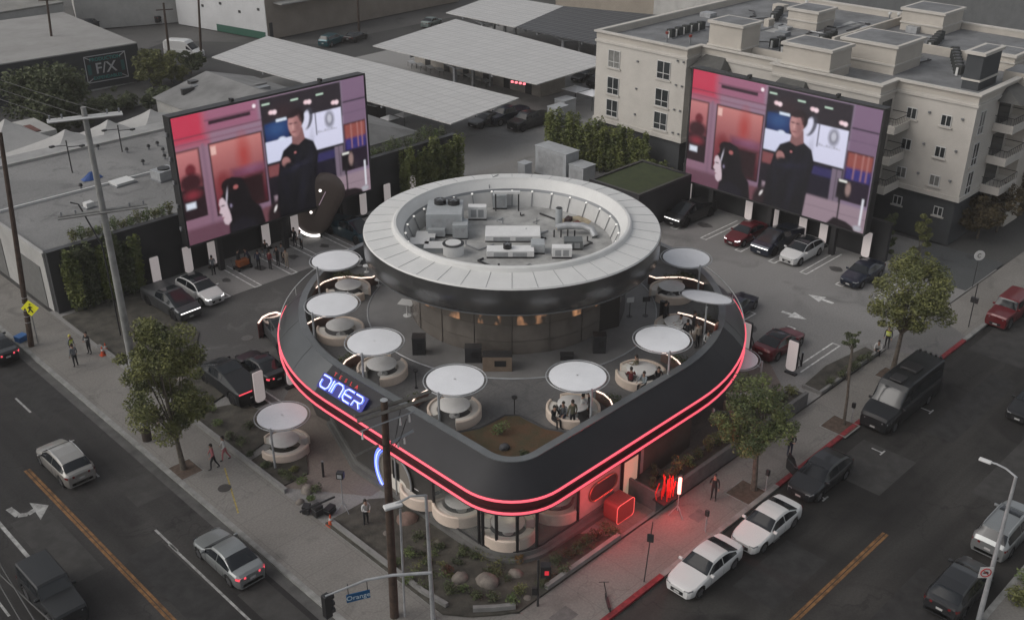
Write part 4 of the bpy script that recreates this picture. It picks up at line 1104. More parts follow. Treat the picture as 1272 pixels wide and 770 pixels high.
    put(rectm(13.9, 15.85, 3.4, 4.7, 0.2), (0.42, 0.13, 0.11)); put(rectm(13.9, 15.85, 4.5, 5.4, 0.25), (0.07, 0.055, 0.30)); put(rectm(13.9, 15.85, 5.4, 6.9, 0.2), (0.04, 0.02, 0.05))
    for x in (14.5, 15.1, 15.5): put(rectm(x-0.06, x+0.06, 3.4, 5.3, 0.08), (0.6, 0.32, 0.30), 0.7)
    put(rectm(7.2, 16.5, 7.25, 9.5, 0.2), (0.47, 0.36, 0.42)); put(rectm(-1, 7.2, 7.9, 9.5, 0.3), (0.25, 0.12, 0.17))
    put(rectm(7.2, 16.5, 8.0, 8.04, 0.05), (0.3, 0.22, 0.28))
    put(rectm(13.72, 13.84, 5.6, 8.9, 0.05), (0.02, 0.012, 0.02)); put(rectm(13.4, 14.5, 5.5, 6.9, 0.15), (0.02, 0.012, 0.02)); put(rectm(13.5, 14.15, 5.5, 5.66, 0.05), (0.95, 0.95, 0.9))
    put(ell(14.3, 6.1, 0.22, 0.5, 0.15), (0.45, 0.32, 0.30)); put(rectm(15.5, 15.66, 6.5, 8.5, 0.06), (0.92, 0.93, 1.0)); put(ell(15.45, 8.75, 0.35, 0.2, 0.15), (0.6, 0.6, 0.66))
    put(poly([(13.0, 9), (13.5, 8.4), (14.5, 8.5), (15.1, 8.75), (15.3, 9.2), (13.0, 9.2)], 0.1), (0.03, 0.015, 0.02))
    # pink curved object at the bottom
    put(ell(6.6, 8.9, 1.3, 1.0, 0.2), (0.28, 0.12, 0.15)); put(ell(7.6, 8.8, 1.1, 1.2, 0.3), (0.05, 0.025, 0.03)); put(ell(7.2, 8.2, 0.09, 0.26, 0.08, 0.5), (1, 0.95, 0.95))
    # figure in a dark jacket, seen to the thighs, hand on the chest
    jk = (0.014, 0.013, 0.020)
    put(poly([(7.55, 9.3), (7.45, 7.6), (7.6, 6.4), (7.95, 4.9), (8.35, 4.1), (9.2, 3.65), (10.2, 3.5), (11.0, 3.95), (11.35, 4.9), (11.1, 6.4), (10.9, 9.3)], 0.1), jk)
    put(poly([(9.2, 3.0), (10.15, 2.7), (10.3, 3.6), (9.7, 3.95), (9.15, 3.75)], 0.08), (0.36, 0.19, 0.19))
    put(ell(9.75, 2.0, 0.66, 0.72, 0.1, 0.2), (0.045, 0.028, 0.032)); put(ell(9.48, 2.45, 0.52, 0.86, 0.1, -0.15), (0.62, 0.35, 0.34))
    put(ell(9.78, 2.6, 0.28, 0.72, 0.35), (0.36, 0.18, 0.18), 0.8); put(ell(9.42, 1.66, 0.5, 0.22, 0.1, -0.1), (0.05, 0.03, 0.035)); put(ell(10.03, 2.5, 0.1, 0.2, 0.06), (0.45, 0.24, 0.23))
    put(ell(9.2, 2.28, 0.15, 0.05, 0.06), (0.13, 0.06, 0.07)); put(ell(9.6, 2.3, 0.14, 0.05, 0.06), (0.15, 0.07, 0.08)); put(ell(9.35, 2.55, 0.08, 0.18, 0.06), (0.70, 0.43, 0.41)); put(ell(9.4, 2.93, 0.2, 0.05, 0.06), (0.33, 0.11, 0.12))
    put(ell(8.5, 5.0, 0.36, 0.42, 0.12, -0.5), (0.50, 0.27, 0.26)); put(ell(8.75, 5.35, 0.5, 0.3, 0.2), jk)
    for (x, y, l, r_) in ((9.3, 5.4, 0.8, 0.5), (10.0, 6.4, 1.1, 0.2), (10.7, 5.0, 0.9, 0.15), (8.2, 6.6, 0.8, -0.1), (9.6, 7.4, 0.9, 0.1)):
        put(ell(x, y, 0.14, l, 0.5, r_), (0.05, 0.05, 0.085), 0.45)
    put(ell(9.4, 5.5, 1.0, 0.18, 0.3, -0.2), (0.05, 0.05, 0.10), 0.6); put(ell(9.35, 4.45, 0.1, 0.08, 0.05), (0.7, 0.3, 0.3))
    # second figure lower left: cap, long dark hair, pale profile and headphones
    put(poly([(3.2, 9.3), (3.3, 8.3), (3.15, 7.4), (3.0, 6.3), (3.2, 5.4), (3.9, 4.95), (4.7, 5.2), (5.1, 6.0), (5.3, 7.0), (6.0, 7.7), (6.3, 9.3)], 0.12), (0.016, 0.010, 0.015))
    put(ell(3.65, 5.5, 0.62, 0.5, 0.12), (0.03, 0.014, 0.018))
    put(poly([(2.75, 6.35), (3.1, 6.2), (3.35, 6.6), (3.5, 7.3), (3.5, 8.1), (3.2, 8.35), (2.95, 8.2), (2.85, 7.9), (2.9, 7.75), (2.78, 7.62), (2.85, 7.5), (2.62, 7.3), (2.74, 6.95), (2.66, 6.7)], 0.09), (0.80, 0.66, 0.72))
    put(poly([(2.9, 6.1), (3.6, 6.0), (4.0, 7.0), (3.7, 8.3), (3.45, 7.5), (3.3, 6.7)], 0.1), (0.015, 0.01, 0.014)); put(ell(2.95, 6.85, 0.16, 0.05, 0.05), (0.1, 0.07, 0.09)); put(ell(2.88, 7.72, 0.1, 0.035, 0.04), (0.4, 0.1, 0.14))
    put(ell(3.35, 6.3, 0.06, 0.6, 0.06, 0.2), (0.7, 0.66, 0.75)); put(ell(3.6, 7.0, 0.24, 0.32, 0.08), (0.05, 0.035, 0.05)); put(ell(3.6, 7.0, 0.08, 0.13, 0.06), (0.4, 0.36, 0.5))
    put(ell(4.15, 5.75, 0.2, 0.16, 0.08), (0.55, 0.2, 0.2)); put(poly([(3.3, 9.2), (3.45, 8.5), (4.3, 8.0), (5.4, 8.5), (5.6, 9.2)], 0.2), (0.03, 0.026, 0.04))
    img = img**1.3 * 1.02; img = img*0.9 + img.mean(-1, keepdims=True)*0.1; img *= (1.0 - 0.22*(Y/9))[..., None]
    img = img + rg.normal(0, 0.006, X.shape)[..., None]
    for _ in range(2):
        img[:, 1:-1] = (img[:, :-2] + 2*img[:, 1:-1] + img[:, 2:]) / 4; img[1:-1] = (img[:-2] + 2*img[1:-1] + img[2:]) / 4
    return img.clip(0, 1)
def screen_mesh(w, h):
    nx, ny = 416, 234; img = screen_picture(nx, ny)
    xs = np.linspace(-w/2, w/2, nx+1); zs = np.linspace(h, 0, ny+1)
    X, Z = np.meshgrid(xs, zs)
    co = np.stack([X, np.zeros_like(X), Z], -1).reshape(-1, 3)
    idx = np.arange((nx+1)*(ny+1)).reshape(ny+1, nx+1)
    f = np.stack([idx[:-1, :-1], idx[1:, :-1], idx[1:, 1:], idx[:-1, 1:]], -1).reshape(-1, 4)
    me = bpy.data.meshes.new("display")
    me.vertices.add(len(co)); me.vertices.foreach_set("co", co.ravel())
    me.loops.add(f.size); me.loops.foreach_set("vertex_index", f.ravel())
    me.polygons.add(len(f)); me.polygons.foreach_set("loop_start", np.arange(0, f.size, 4)); me.polygons.foreach_set("loop_total", np.full(len(f), 4))
    me.update(calc_edges=True)
    ca = me.color_attributes.new("picture", 'FLOAT_COLOR', 'POINT')
    ca.data.foreach_set("color", np.concatenate([img, np.ones(img.shape[:2] + (1,))], -1).ravel())
    return me
def led_mat():
    m = bpy.data.materials.new("led_display"); m.use_nodes = True; nt = m.node_tree; b = nt.nodes["Principled BSDF"]
    b.inputs["Base Color"].default_value = (0.01, 0.01, 0.012, 1); b.inputs["Roughness"].default_value = 0.4
    a = nt.nodes.new("ShaderNodeAttribute"); a.attribute_name = "picture"
    nt.links.new(a.outputs["Color"], b.inputs["Emission Color"]); b.inputs["Emission Strength"].default_value = 0.74
    return m
LED = led_mat(); sm = screen_mesh(17.9, 10.25); sm.materials.append(LED)
charcoal_wall = mat("charcoal_wall", (0.030, 0.031, 0.033), 0.7, noise=0.15, nscale=0.5)
def big_screen(lab, loc, rz, h=10.25, w=17.9):
    t = thing("video_screen", lab, "screen", loc, rz)
    o = bpy.data.objects.new("display", sm); COL.objects.link(o); o.parent = t; o.location = (0, -0.42, 0)
    b = MB(); b.bx(-w/2-0.12, w/2+0.12, -0.38, 0.5, -0.12, h+0.12); b.build("cabinet", black_metal, t)
    b = MB()
    for x0, x1, z0, z1 in ((-w/2-0.14, w/2+0.14, h+0.004, h+0.16), (-w/2-0.14, w/2+0.14, -0.16, -0.004), (-w/2-0.16, -w/2-0.004, 0, h), (w/2+0.004, w/2+0.16, 0, h)):
        b.bx(x0, x1, -0.48, -0.385, z0, z1)
    b.build("bezel", dark_metal, t)
    for x in (-6.2, 0, 6.2):
        b = MB(); b.bx(x-0.22, x+0.22, -0.1, 0.35, -loc[2], -0.13); b.build("support_post", dark_metal, t)
    for x in (-3.5, 4.8):
        b = MB(); b.bx(x-0.12, x+0.12, -0.2, 0.2, h+0.17, h+0.4); b.build("top_camera", black_metal, t)
    b = MB(); 
    for k in range(5): b.bx(-w/2-0.28, -w/2-0.17, 0.0, 0.25, 1.2+k*1.9, 1.5+k*1.9)
    b.build("cable_clips", grey_metal, t)
    return t
big_screen("giant left video screen with a dark-jacketed figure, above the white hatchback", (43.65, 71.4, 3.1), 0.0)
big_screen("giant right video screen with a dark-jacketed figure, before the apartment block", (75.5, 44.15, 2.85), math.radians(-90))

# ------------------------------------------------------------------ charger posts
pylon_w = mat("pylon_white", (0.62, 0.56, 0.545), 0.45, emit=(1.0, 0.9, 0.88), estr=0.16)
def make_pylon(x, y, rz, lab, grp, side=0):
    t = thing("charger_post", lab, "charger", (x, y, 0), rz, grp)
    b = MB(); b.bx(-0.42, 0.42, -0.16, 0.16, 0.0, 0.1).build("foot", black_metal, t)
    # a rounded white slab and its black surround
    P = []
    for cx, cz, a0 in ((0.27, 2.43, 0), (-0.27, 2.43, 90), (-0.12, 0.55, 180), (0.12, 0.55, 270)):
        rr = 0.09 if cz > 1 else 0.24
        for k in range(6):
            a = math.radians(a0 + 18*k); P.append((cx + rr*math.cos(a), cz + rr*math.sin(a)))
    def slab(y0, y1, s=1.0):
        b = MB(); n = len(P); b.rings([[(x*s, y0, 1.4+(z-1.4)*s) for x, z in P], [(x*s, y1, 1.4+(z-1.4)*s) for x, z in P]])
        b.f.append(tuple(range(n))); b.m.append(0); b.f.append(tuple(range(2*n-1, n-1, -1))); b.m.append(0); return b
    slab(-0.17, -0.1).build("front_slab", pylon_w, t); slab(-0.095, 0.12, 1.03).build("casing", black_metal, t)
    b = MB(); b.tube([(0.3, 0.16, 1.5), (0.5, 0.2, 1.0), (0.42, 0.18, 0.5), (0.3, 0.16, 1.0)], 0.03, 6); b.build("cable", black_rubber, t)
    return t
G1 = "charger posts along the left wall"; G2 = "charger posts along the right wall"
for i, (x, lab) in enumerate(((32.2, "charger post beside the dark wedge pickup, leftmost of the wall row"), (35.0, "charger post behind the white hatchback, under the left screen edge"), (37.2, "charger post just right of the white hatchback"), (42.3, "charger post behind the orange equipment cart"), (45.2, "charger post behind the group of standing people"), (52.6, "charger post right of the bronze pod, under the left screen"), (55.4, "charger post between the left screen and the climbers"), (58.4, "charger post by the creeper-covered wall at the far end"))):
    make_pylon(x, 72.4, 0, lab, G1, -1)
for i, (y, lab) in enumerate(((53.6, "charger post behind the farthest black wedge pickup on the right"), (46.9, "charger post behind the dark red sedan under the right screen"), (44.2, "charger post between the red sedan and the black wedge pickup"), (41.4, "charger post behind the white hatchback under the right screen"), (39.4, "charger post right of the white hatchback under the right screen"), (35.4, "charger post behind the dark blue sedan, nearest the driveway"))):
    make_pylon(76.6, y, math.radians(-90), lab, G2, 1)
make_pylon(28.35, 51.6, math.radians(0), "charger post behind the black wedge pickup left of the diner", "charger posts by the diner")
make_pylon(31.0, 52.0, math.radians(0), "charger post behind the black sedan left of the diner", "charger posts by the diner")
make_pylon(56.0, 33.4, math.radians(-90), "charger post partly hidden behind the ground canopy right of the diner", "charger posts by the diner")
make_pylon(56.0, 29.7, math.radians(-90), "charger post between the red sedan and the round street tree", "charger posts by the diner")

def wall(name, lab, x0, x1, y0, y1, z1, m, cat="wall", cap=True, group=None):
    t = thing(name, lab, cat, ((x0+x1)/2, (y0+y1)/2, 0), 0, group)
    hx, hy = (x1-x0)/2, (y1-y0)/2
    MB().bx(-hx, hx, -hy, hy, 0, z1-0.1).build("wall", m, t)
    if cap: MB().bx(-hx-0.03, hx+0.03, -hy-0.03, hy+0.03, z1-0.1, z1).build("cap", m if not cap else dark_metal, t)
    return t
wall("boundary_wall", "tall charcoal wall behind the left screen, with hanging creepers", 24.6, 64.8, 73.1, 73.6, 5.0, charcoal_wall)
wall("boundary_wall", "low charcoal wall behind the right screen and its bays", 77.3, 77.7, 34.0, 55.0, 3.4, charcoal_wall)
concrete_wall = mat("low_wall_concrete", (0.20, 0.198, 0.19), 0.8, noise=0.15, nscale=1.5)
def low_wall(name, lab, pts, w, h, m=concrete_wall, cat="low wall"):
    c = pts[0]; b = MB(); secs = []
    n = len(pts)
    for i, p in enumerate(pts):
        a = Vector(pts[max(i-1, 0)]); q = Vector(pts[min(i+1, n-1)]); d = (q-a).normalized(); nn = Vector((-d.y, d.x))*w/2
        x, y = p[0]-c[0], p[1]-c[1]
        secs.append([(x-nn.x, y-nn.y, 0), (x+nn.x, y+nn.y, 0), (x+nn.x, y+nn.y, h), (x-nn.x, y-nn.y, h)])
    b.rings(secs); b.f.append((3, 2, 1, 0)); b.m.append(0); k = 4*(n-1); b.f.append((k, k+1, k+2, k+3)); b.m.append(0)
    return tag(b.build(name, m, loc=(c[0], c[1], 0)), lab, cat)
low_wall("garden_kerb", "long pale kerb between the sidewalk and the garden left of the diner", [(24.35, 66), (24.3, 50), (24.3, 42.6)], 0.22, 0.3)
low_wall("garden_kerb", "pale kerb of the corner garden along the boulevard sidewalk", [(24.5, 38.8), (24.5, 31), (24.7, 29.4)], 0.22, 0.3)
low_wall("garden_kerb", "short pale kerb at the rounded corner of the garden below the nose", [(27.0, 27.0), (26.2, 27.6), (25.4, 28.3)], 0.22, 0.35)
low_wall("garden_kerb", "pale kerb of the garden along the avenue sidewalk, lit red at its far end", [(29.0, 26.85), (34.6, 26.85)], 0.24, 0.35)
low_wall("garden_kerb", "narrow kerb round the bed beside the lot entrance on the right", [(55.0, 28.2), (55.0, 26.9), (62.8, 26.9), (63.2, 27.6)], 0.2, 0.25)
rib = mat("ribbed_planter", (0.11, 0.108, 0.105), 0.8, noise=0.15, nscale=3)
t = thing("long_planter", "long dark ribbed planter box along the avenue sidewalk, right of the red lamp", "planter", (46, 26.9, 0))
MB().bx(-7.2, 7.2, -0.12, 0.12, 0, 1.0).build("front_wall", rib, t); MB().bx(-7.2, 7.2, 1.0, 1.2, 0, 0.9).build("rear_wall", rib, t)
MB().bx(-7.2, 7.2, 0.12, 1.0, 0, 0.8).build("soil_bed", soil, t)
t = thing("dark_counter_box", "dark open box planter between the door and the red lamp", "planter", (37.9, 27.9, 0))
MB().bx(-0.15, 0.0, -1.0, 1.7, 0, 1.25).build("side_panel", rib, t); MB().bx(0, 2.2, -1.0, -0.85, 0, 1.25).build("front_panel", rib, t); MB().bx(0.0, 2.2, 1.55, 1.7, 0, 1.25).build("rear_panel", rib, t); MB().bx(0, 2.2, -0.85, 1.55, 0, 0.9).build("soil_bed", soil, t)

# garden beds
def bed(name, poly, lab, m=soil, z=0.10):
    b = MB().prism(poly, 0.0, z); o = b.build(name, m); struct(o); return o
bed("garden_bed_corner", [(24.25, 38.8), (24.25, 29.2), (25.1, 28.1), (26.2, 27.2), (27.0, 26.72), (34.7, 26.72), (33.6, 28.3), (31, 30.5), (29.8, 33), (29.2, 37.2), (27.2, 38.8)], "")
bed("garden_bed_boulevard", [(24.5, 72.4), (24.5, 53.2), (28.5, 54.6), (27.0, 58), (30.5, 63), (31.0, 72.4)], "")
bed("garden_bed_left", [(24.5, 52.8), (24.5, 47.2), (26.6, 47.8), (28.0, 50.2), (27.6, 52.6), (25.8, 53.3)], "")
bed("garden_bed_plaza", [(24.5, 46.6), (24.5, 43.2), (26.2, 43.2), (27.6, 45.4), (26.4, 47.0)], "")
bed("garden_bed_entrance", [(55.1, 27.0), (62.6, 27.0), (62.8, 27.9), (58.5, 28.5), (55.1, 28.2)], "")

# ------------------------------------------------------------------ green-roofed box, cabinets
t = thing("green_roofed_enclosure", "low charcoal enclosure with a flat dark green roof behind the right bays", "enclosure", (71.3, 55.3, 0))
MB().bx(-3.8, 3.8, -2.9, 2.9, 0, 3.35).build("wall", charcoal_wall, t)
MB().bx(-3.5, 3.5, -2.6, 2.6, 3.35, 3.42).build("green_roof", mat("green_roof", (0.028, 0.038, 0.014), 0.95, col2=(0.045, 0.06, 0.02), nscale=1.2), t)
b = MB()
for x0, x1, y0, y1 in ((-3.8, 3.8, -2.9, -2.6), (-3.8, 3.8, 2.6, 2.9), (-3.8, -3.5, -2.6, 2.6), (3.5, 3.8, -2.6, 2.6)): b.bx(x0, x1, y0, y1, 3.352, 3.55)
b.build("parapet", dark_metal, t)
cab = mat("cabinet_grey", (0.38, 0.395, 0.41), 0.55, noise=0.08, nscale=1)
def cabinet(lab, x0, x1, y0, y1, h, rz=0):
    t = thing("electrical_cabinet", lab, "cabinet", ((x0+x1)/2, (y0+y1)/2, 0), rz)
    hx, hy = (x1-x0)/2, (y1-y0)/2
    MB().bx(-hx, hx, -hy, hy, 0.1, h).build("housing", cab, t, bevel=0.03); MB().bx(-hx-0.1, hx+0.1, -hy-0.1, hy+0.1, 0, 0.1).build("pad", kerb_mat, t)
    MB().bx(-hx-0.012, -hx-0.004, -hy*0.8, hy*0.8, 0.4, h-0.3).build("door", light_metal, t); MB().bx(-hx-0.05, hx+0.05, -hy-0.05, hy+0.05, h+0.002, h+0.06).build("lid", cab, t)
cabinet("tallest grey electrical cabinet behind the roof ring", 72.3, 74.2, 65.4, 69.6, 2.9)
cabinet("lower grey electrical cabinet in front of the tall one", 72.4, 74.2, 63.2, 65.1, 2.0)
cabinet("small dark-fronted charger cabinet at the left of the grey cabinets", 70.2, 71.2, 69.0, 70.0, 1.5)
# ------------------------------------------------------------------ apartment building
stucco = mat("stucco", (0.48, 0.445, 0.395), 0.85, noise=0.07, nscale=0.5, bump=0.3, bscale=14)
stucco_w = mat("stucco_white", (0.51, 0.485, 0.445), 0.85, noise=0.06, nscale=0.5)
podium_m = mat("podium_dark", (0.050, 0.054, 0.058), 0.8, noise=0.12, nscale=0.8)
roof_m = mat("flat_roof_grey", (0.17, 0.175, 0.18), 0.9, noise=0.22, nscale=0.5)
awn_m = mat("awning_grey", (0.09, 0.09, 0.085), 0.8, noise=0.15, nscale=2)
win_frame_m = mat("window_white", (0.55, 0.55, 0.54), 0.5)
win_glass = mat("window_glass", (0.035, 0.04, 0.042), 0.12, noise=0.3, nscale=0.4)
apt = thing("apartment_building", "large cream apartment block with dark podium and roof towers behind the right screen", "building", (84, 31.6, 0))
def apart(b, name, m, parent=None, **k):
    b.v = [(v[0]-84, v[1]-31.6, v[2]) for v in b.v]; return b.build(name, m, parent or apt, **k)
TOP = 12.6; PAR = 13.3
foot = [(84, 31.6), (110, 31.6), (110, 68.8), (80.2, 68.8), (80.2, 57.6), (82.4, 57.6), (82.4, 49.0), (81.2, 49.0), (81.2, 38.6), (84, 38.6)]
b = MB().prism(foot, 4.2, TOP, mi=0, top_mi=1); apart(b, "wall", [stucco_w, roof_m])
b = MB().prism([(84.3, 31.9), (110, 31.9), (110, 68.4), (80.5, 68.4), (80.5, 57.9), (82.7, 57.9), (82.7, 49.3), (81.5, 49.3), (81.5, 38.9), (84.3, 38.9)], 0, 4.2); apart(b, "podium", podium_m)
def ring_trim(poly, w_in, w_out, z0, z1):
    """moulding following the outline on both sides of the wall line"""
    n = len(poly); b = MB()
    def off(d):
        R = []
        for i in range(n):
            a, p, c = Vector(poly[i-1]), Vector(poly[i]), Vector(poly[(i+1) % n])
            d1 = (p-a).normalized(); d2 = (c-p).normalized(); n1 = Vector((d1.y, -d1.x)); n2 = Vector((d2.y, -d2.x))
            k = (n1+n2); k = k / max(0.3, k.dot(n1)); R.append((p.x + k.x*d, p.y + k.y*d))
        return R
    o, i_ = off(w_out), off(-w_in)
    b.rings([[(x, y, z0) for x, y in i_], [(x, y, z0) for x, y in o], [(x, y, z1) for x, y in o], [(x, y, z1) for x, y in i_]], loop=True)
    return b
apart(ring_trim(foot, 0.25, 0.01, TOP - 0.01, PAR-0.15), "parapet", stucco)
apart(ring_trim(foot, 0.3, 0.22, PAR-0.15, PAR), "cornice", stucco_w)
apart(ring_trim(foot, -0.003, 0.12, 12.2, 12.4), "cornice", stucco_w)
apart(ring_trim(foot, -0.003, 0.1, 4.1, 4.5), "belt_course", stucco_w)
def win(face, x, y, z, w, h, pane_rows=True):
    """face 'x' looks to -X, 'y' looks to -Y"""
    rz = math.radians(-90) if face == 'x' else 0
    M = Matrix.Translation((x-84, y-31.6, z)) @ Matrix.Rotation(rz, 4, 'Z')
    def P(b): b.v = [tuple(M @ Vector(v)) for v in b.v]; return b
    b = MB(); t_ = 0.06
    for x0, x1, z0, z1 in ((-w/2, w/2, 0, t_), (-w/2, w/2, h-t_, h), (-w/2, -w/2+t_, t_, h-t_), (w/2-t_, w/2, t_, h-t_), (-t_/2, t_/2, t_, h-t_)): b.bx(x0, x1, -0.07, 0.05, z0, z1)
    if pane_rows: b.bx(-w/2+t_, -t_/2, -0.065, 0.05, h*0.32, h*0.32+t_); b.bx(t_/2, w/2-t_, -0.065, 0.05, h*0.32, h*0.32+t_)
    f = P(b).build("window", win_frame_m, apt)
    b = MB(); b.bx(-w/2+t_, w/2-t_, -0.03, 0.03, t_, h-t_); P(b).build("pane", win_glass if int(x*7+y*3+z*5) % 3 else mat("blinds", (0.17, 0.17, 0.16), 0.5, noise=0.25, nscale=2), f)
    b = MB(); b.bx(-w/2-0.15, w/2+0.15, -0.14, 0.0, -0.14, -0.02); P(b).build("sill", stucco_w, f)
for z in (9.9, 7.2, 4.9):
    win('x', 80.2, 66.4, z, 1.5, 1.75); win('x', 80.2, 60.2, z, 1.6, 1.75)
for z in (10.2, 7.5, 5.0):
    for y in (36.9, 33.9): win('x', 84, y, z, 0.9, 0.95, False)
    win('y', 85.4, 31.6, z-0.5, 1.1, 2.0)
for y in (36.9, 33.2): win('x', 84.3, y, 2.4, 0.8, 0.8, False)
b = MB()
for z in (11.0, 8.3, 5.7):
    for y in (35.4, 32.6): b.cyl((83.93, y, z), 0.12, 0.16, 8)
    for y in (63.4,): b.cyl((80.15, y, z), 0.12, 0.16, 8)
for y in (58.6, 57.9):
    for z in (11.9, 9.6, 7.2, 4.9): b.cyl((80.1, y, z), 0.1, 0.14, 8)
apart(b, "wall_vents", grey_metal)
# balconies on the near end and beside the screen
def balcony(x0, x1, y0, y1, z):
    b = MB(); b.bx(x0, x1, y0, y1, z-0.25, z); 
    o = apart(b, "balcony", stucco_w)
    b = MB(); 
    b.bx(x0, x1, y0, y0+0.12, z+0.003, z+0.45); b.bx(x0, x0+0.12, y0+0.12, y1, z+0.003, z+0.45); b.bx(x1-0.12, x1, y0+0.12, y1, z+0.003, z+0.45)
    apart(b, "balcony_wall", stucco_w, o)
    b = MB()
    b.tube([(x0+0.06, y1, z+1.05), (x0+0.06, y0+0.06, z+1.05), (x1-0.06, y0+0.06, z+1.05), (x1-0.06, y1, z+1.05)], 0.03, 5)
    k = 0
    for f in np.linspace(x0+0.06, x1-0.06, 9): b.tube([(f, y0+0.06, z+0.45), (f, y0+0.06, z+1.05)], 0.015, 4)
    for f in np.linspace(y0+0.3, y1-0.1, 5): b.tube([(x0+0.06, f, z+0.45), (x0+0.06, f, z+1.05)], 0.015, 4)
    apart(b, "railing", black_metal, o)
    b = MB(); b.bx(x0+0.5, x1-0.5, y1-0.02, y1+0.01, z+0.05, z+2.1); apart(b, "balcony_door", win_glass, o)
for z in (9.7, 6.9, 4.3): balcony(88.0, 91.6, 29.9, 31.57, z)
for z in (9.7, 6.9, 4.3): balcony(95.5, 98.5, 29.9, 31.57, z)
for z in (9.6, 6.9, 4.3):
    balcony(81.3, 83.95, 36.9, 38.55, z)
# dark awnings over the balconies and screen side bays
def awning(x0, x1, y0, y1, z, h):
    b = MB(); b.add([(x0, y0, z), (x1, y0, z), (x1, y1, z), (x0, y1, z), (x0+(x1-x0)*0.35, y1, z+h), (x1-(x1-x0)*0.1, y1, z+h)], [(0, 3, 2, 1), (0, 1, 5, 4), (1, 2, 5), (3, 0, 4), (2, 3, 4, 5)])
    apart(b, "awning", awn_m)
awning(87.8, 91.8, 29.6, 31.55, 12.0, 0.9); awning(95.3, 98.7, 29.6, 31.55, 12.0, 0.9)
def awning_x(x0, x1, y0, y1, z, h):
    b = MB(); b.add([(x0, y0, z), (x1, y0, z), (x1, y1, z), (x0, y1, z), (x1, y0+0.8, z+h), (x1, y1-0.5, z+h)], [(0, 3, 2, 1), (0, 4, 1), (0, 3, 5, 4), (3, 2, 5), (1, 4, 5, 2)])
    apart(b, "awning", awn_m)
awning_x(80.4, 82.35, 54.0, 57.5, 11.5, 1.0); awning_x(79.6, 81.15, 44.8, 48.4, 11.3, 1.0)
# right wing stepping back
b = MB(); b.prism([(91.9, 31.5), (91.9, 33.0), (94.9, 33.0), (94.9, 31.5), (94.9, 30.2), (91.9, 30.2)], 0.0, 13.6, top_mi=1); apart(b, "wing", [stucco, roof_m])
b = MB(); b.prism([(99, 29.4), (110, 29.4), (110, 31.5), (99, 31.5)], 0.0, 13.0, top_mi=1); apart(b, "wing", [stucco, roof_m])
# roof towers
def tower(name, px_corner, x0, x1, y0, y1, z1, m=stucco, par=True, cap=stucco_w):
    b = MB(); b.bx(x0, x1, y0, y1, TOP - 0.4, z1); o = apart(b, name, m)
    b = MB(); b.bx(x0-0.18, x1+0.18, y0-0.18, y1+0.18, z1+0.003, z1+0.25); apart(b, "tower_cornice", cap, o)
    b = MB(); b.bx(x0+0.15, x1-0.15, y0+0.15, y1-0.15, z1+0.253, z1+0.27); apart(b, "tower_roof", roof_m, o)
    b = MB(); b.bx(x0-0.1, x1+0.1, y0-0.1, y1+0.1, 13.35, 13.5); apart(b, "tower_band", cap, o)
    return o
tower("roof_tower", None, 82.6, 85.6, 53.4, 57.0, 15.4)
tower("roof_tower", None, 81.4, 84.9, 43.6, 48.3, 15.0)
tower("roof_tower", None, 87.2, 92.2, 40.6, 45.8, 14.9)
tower("roof_tower", None, 87.4, 91.0, 33.2, 34.6, 15.5, m=mat("tower_dark", (0.05, 0.055, 0.06), 0.8, noise=0.1, nscale=1))
tower("roof_tower", None, 98.0, 101.5, 54.6, 58, 14.3); tower("roof_tower", None, 105.0, 109.5, 44.6, 49.0, 14.6)
tower("roof_tower", None, 95.5, 98.5, 33.6, 36.0, 13.9)
b = MB()
for x0, x1, y0, y1 in ((93.5, 110, 50.0, 50.3), (97.0, 97.3, 37.5, 50.0), (84.5, 84.8, 49.5, 57.0)): apart(MB().bx(x0, x1, y0, y1, TOP+0.002, 13.4), "roof_divider", stucco)
# condensers on the apartment roof
def roof_ac(x, y, lab, g):
    t = thing("roof_condenser", lab, "air conditioner", (x, y, TOP), 0, g)
    MB().bx(-0.33, 0.33, -0.33, 0.33, 0.12, 0.92).build("casing", mat("condenser_dark", (0.032, 0.036, 0.035), 0.6), t, bevel=0.02)
    MB().bx(-0.36, 0.36, -0.4, 0.4, 0, 0.12).build("curb", grey_metal, t); MB().cyl((0, 0, 0.92), 0.27, 0.05, 14).build("fan_grille", dark_metal, t)
    MB().bx(-0.46, -0.34, -0.1, 0.1, 0.05, 0.75).build("riser_box", white_metal, t)
k = 0
for row, (x, y, dx, dy, n, w) in enumerate(((85.0, 63.2, 1.25, 0.0, 5, "row behind the left parapet"), (87.2, 51.6, 1.2, 0.0, 4, "near row right of the left tower"), (88.6, 53.6, 1.2, 0.0, 2, "pair behind the near row"), (99.0, 60.2, 1.1, 0.5, 4, "far row left of the cable-strewn divider"),
       (91.3, 36.6, 1.05, 0.55, 7, "long row beside the dark tower"), (98.6, 42.6, 1.1, 0.3, 5, "far row behind the big blank tower"), (93.5, 51.2, 1.1, 0.1, 3, "short row left of the blank tower"))):
    for i in range(n):
        pos = ("leftmost" if i == 0 else "rightmost" if i == n-1 else ["", "second", "third", "fourth", "fifth", "sixth"][i] + " from the left")
        roof_ac(x+dx*i, y+dy*i, "dark roof condenser, %s of the %s" % (pos, w), "condensers on the apartment roof")
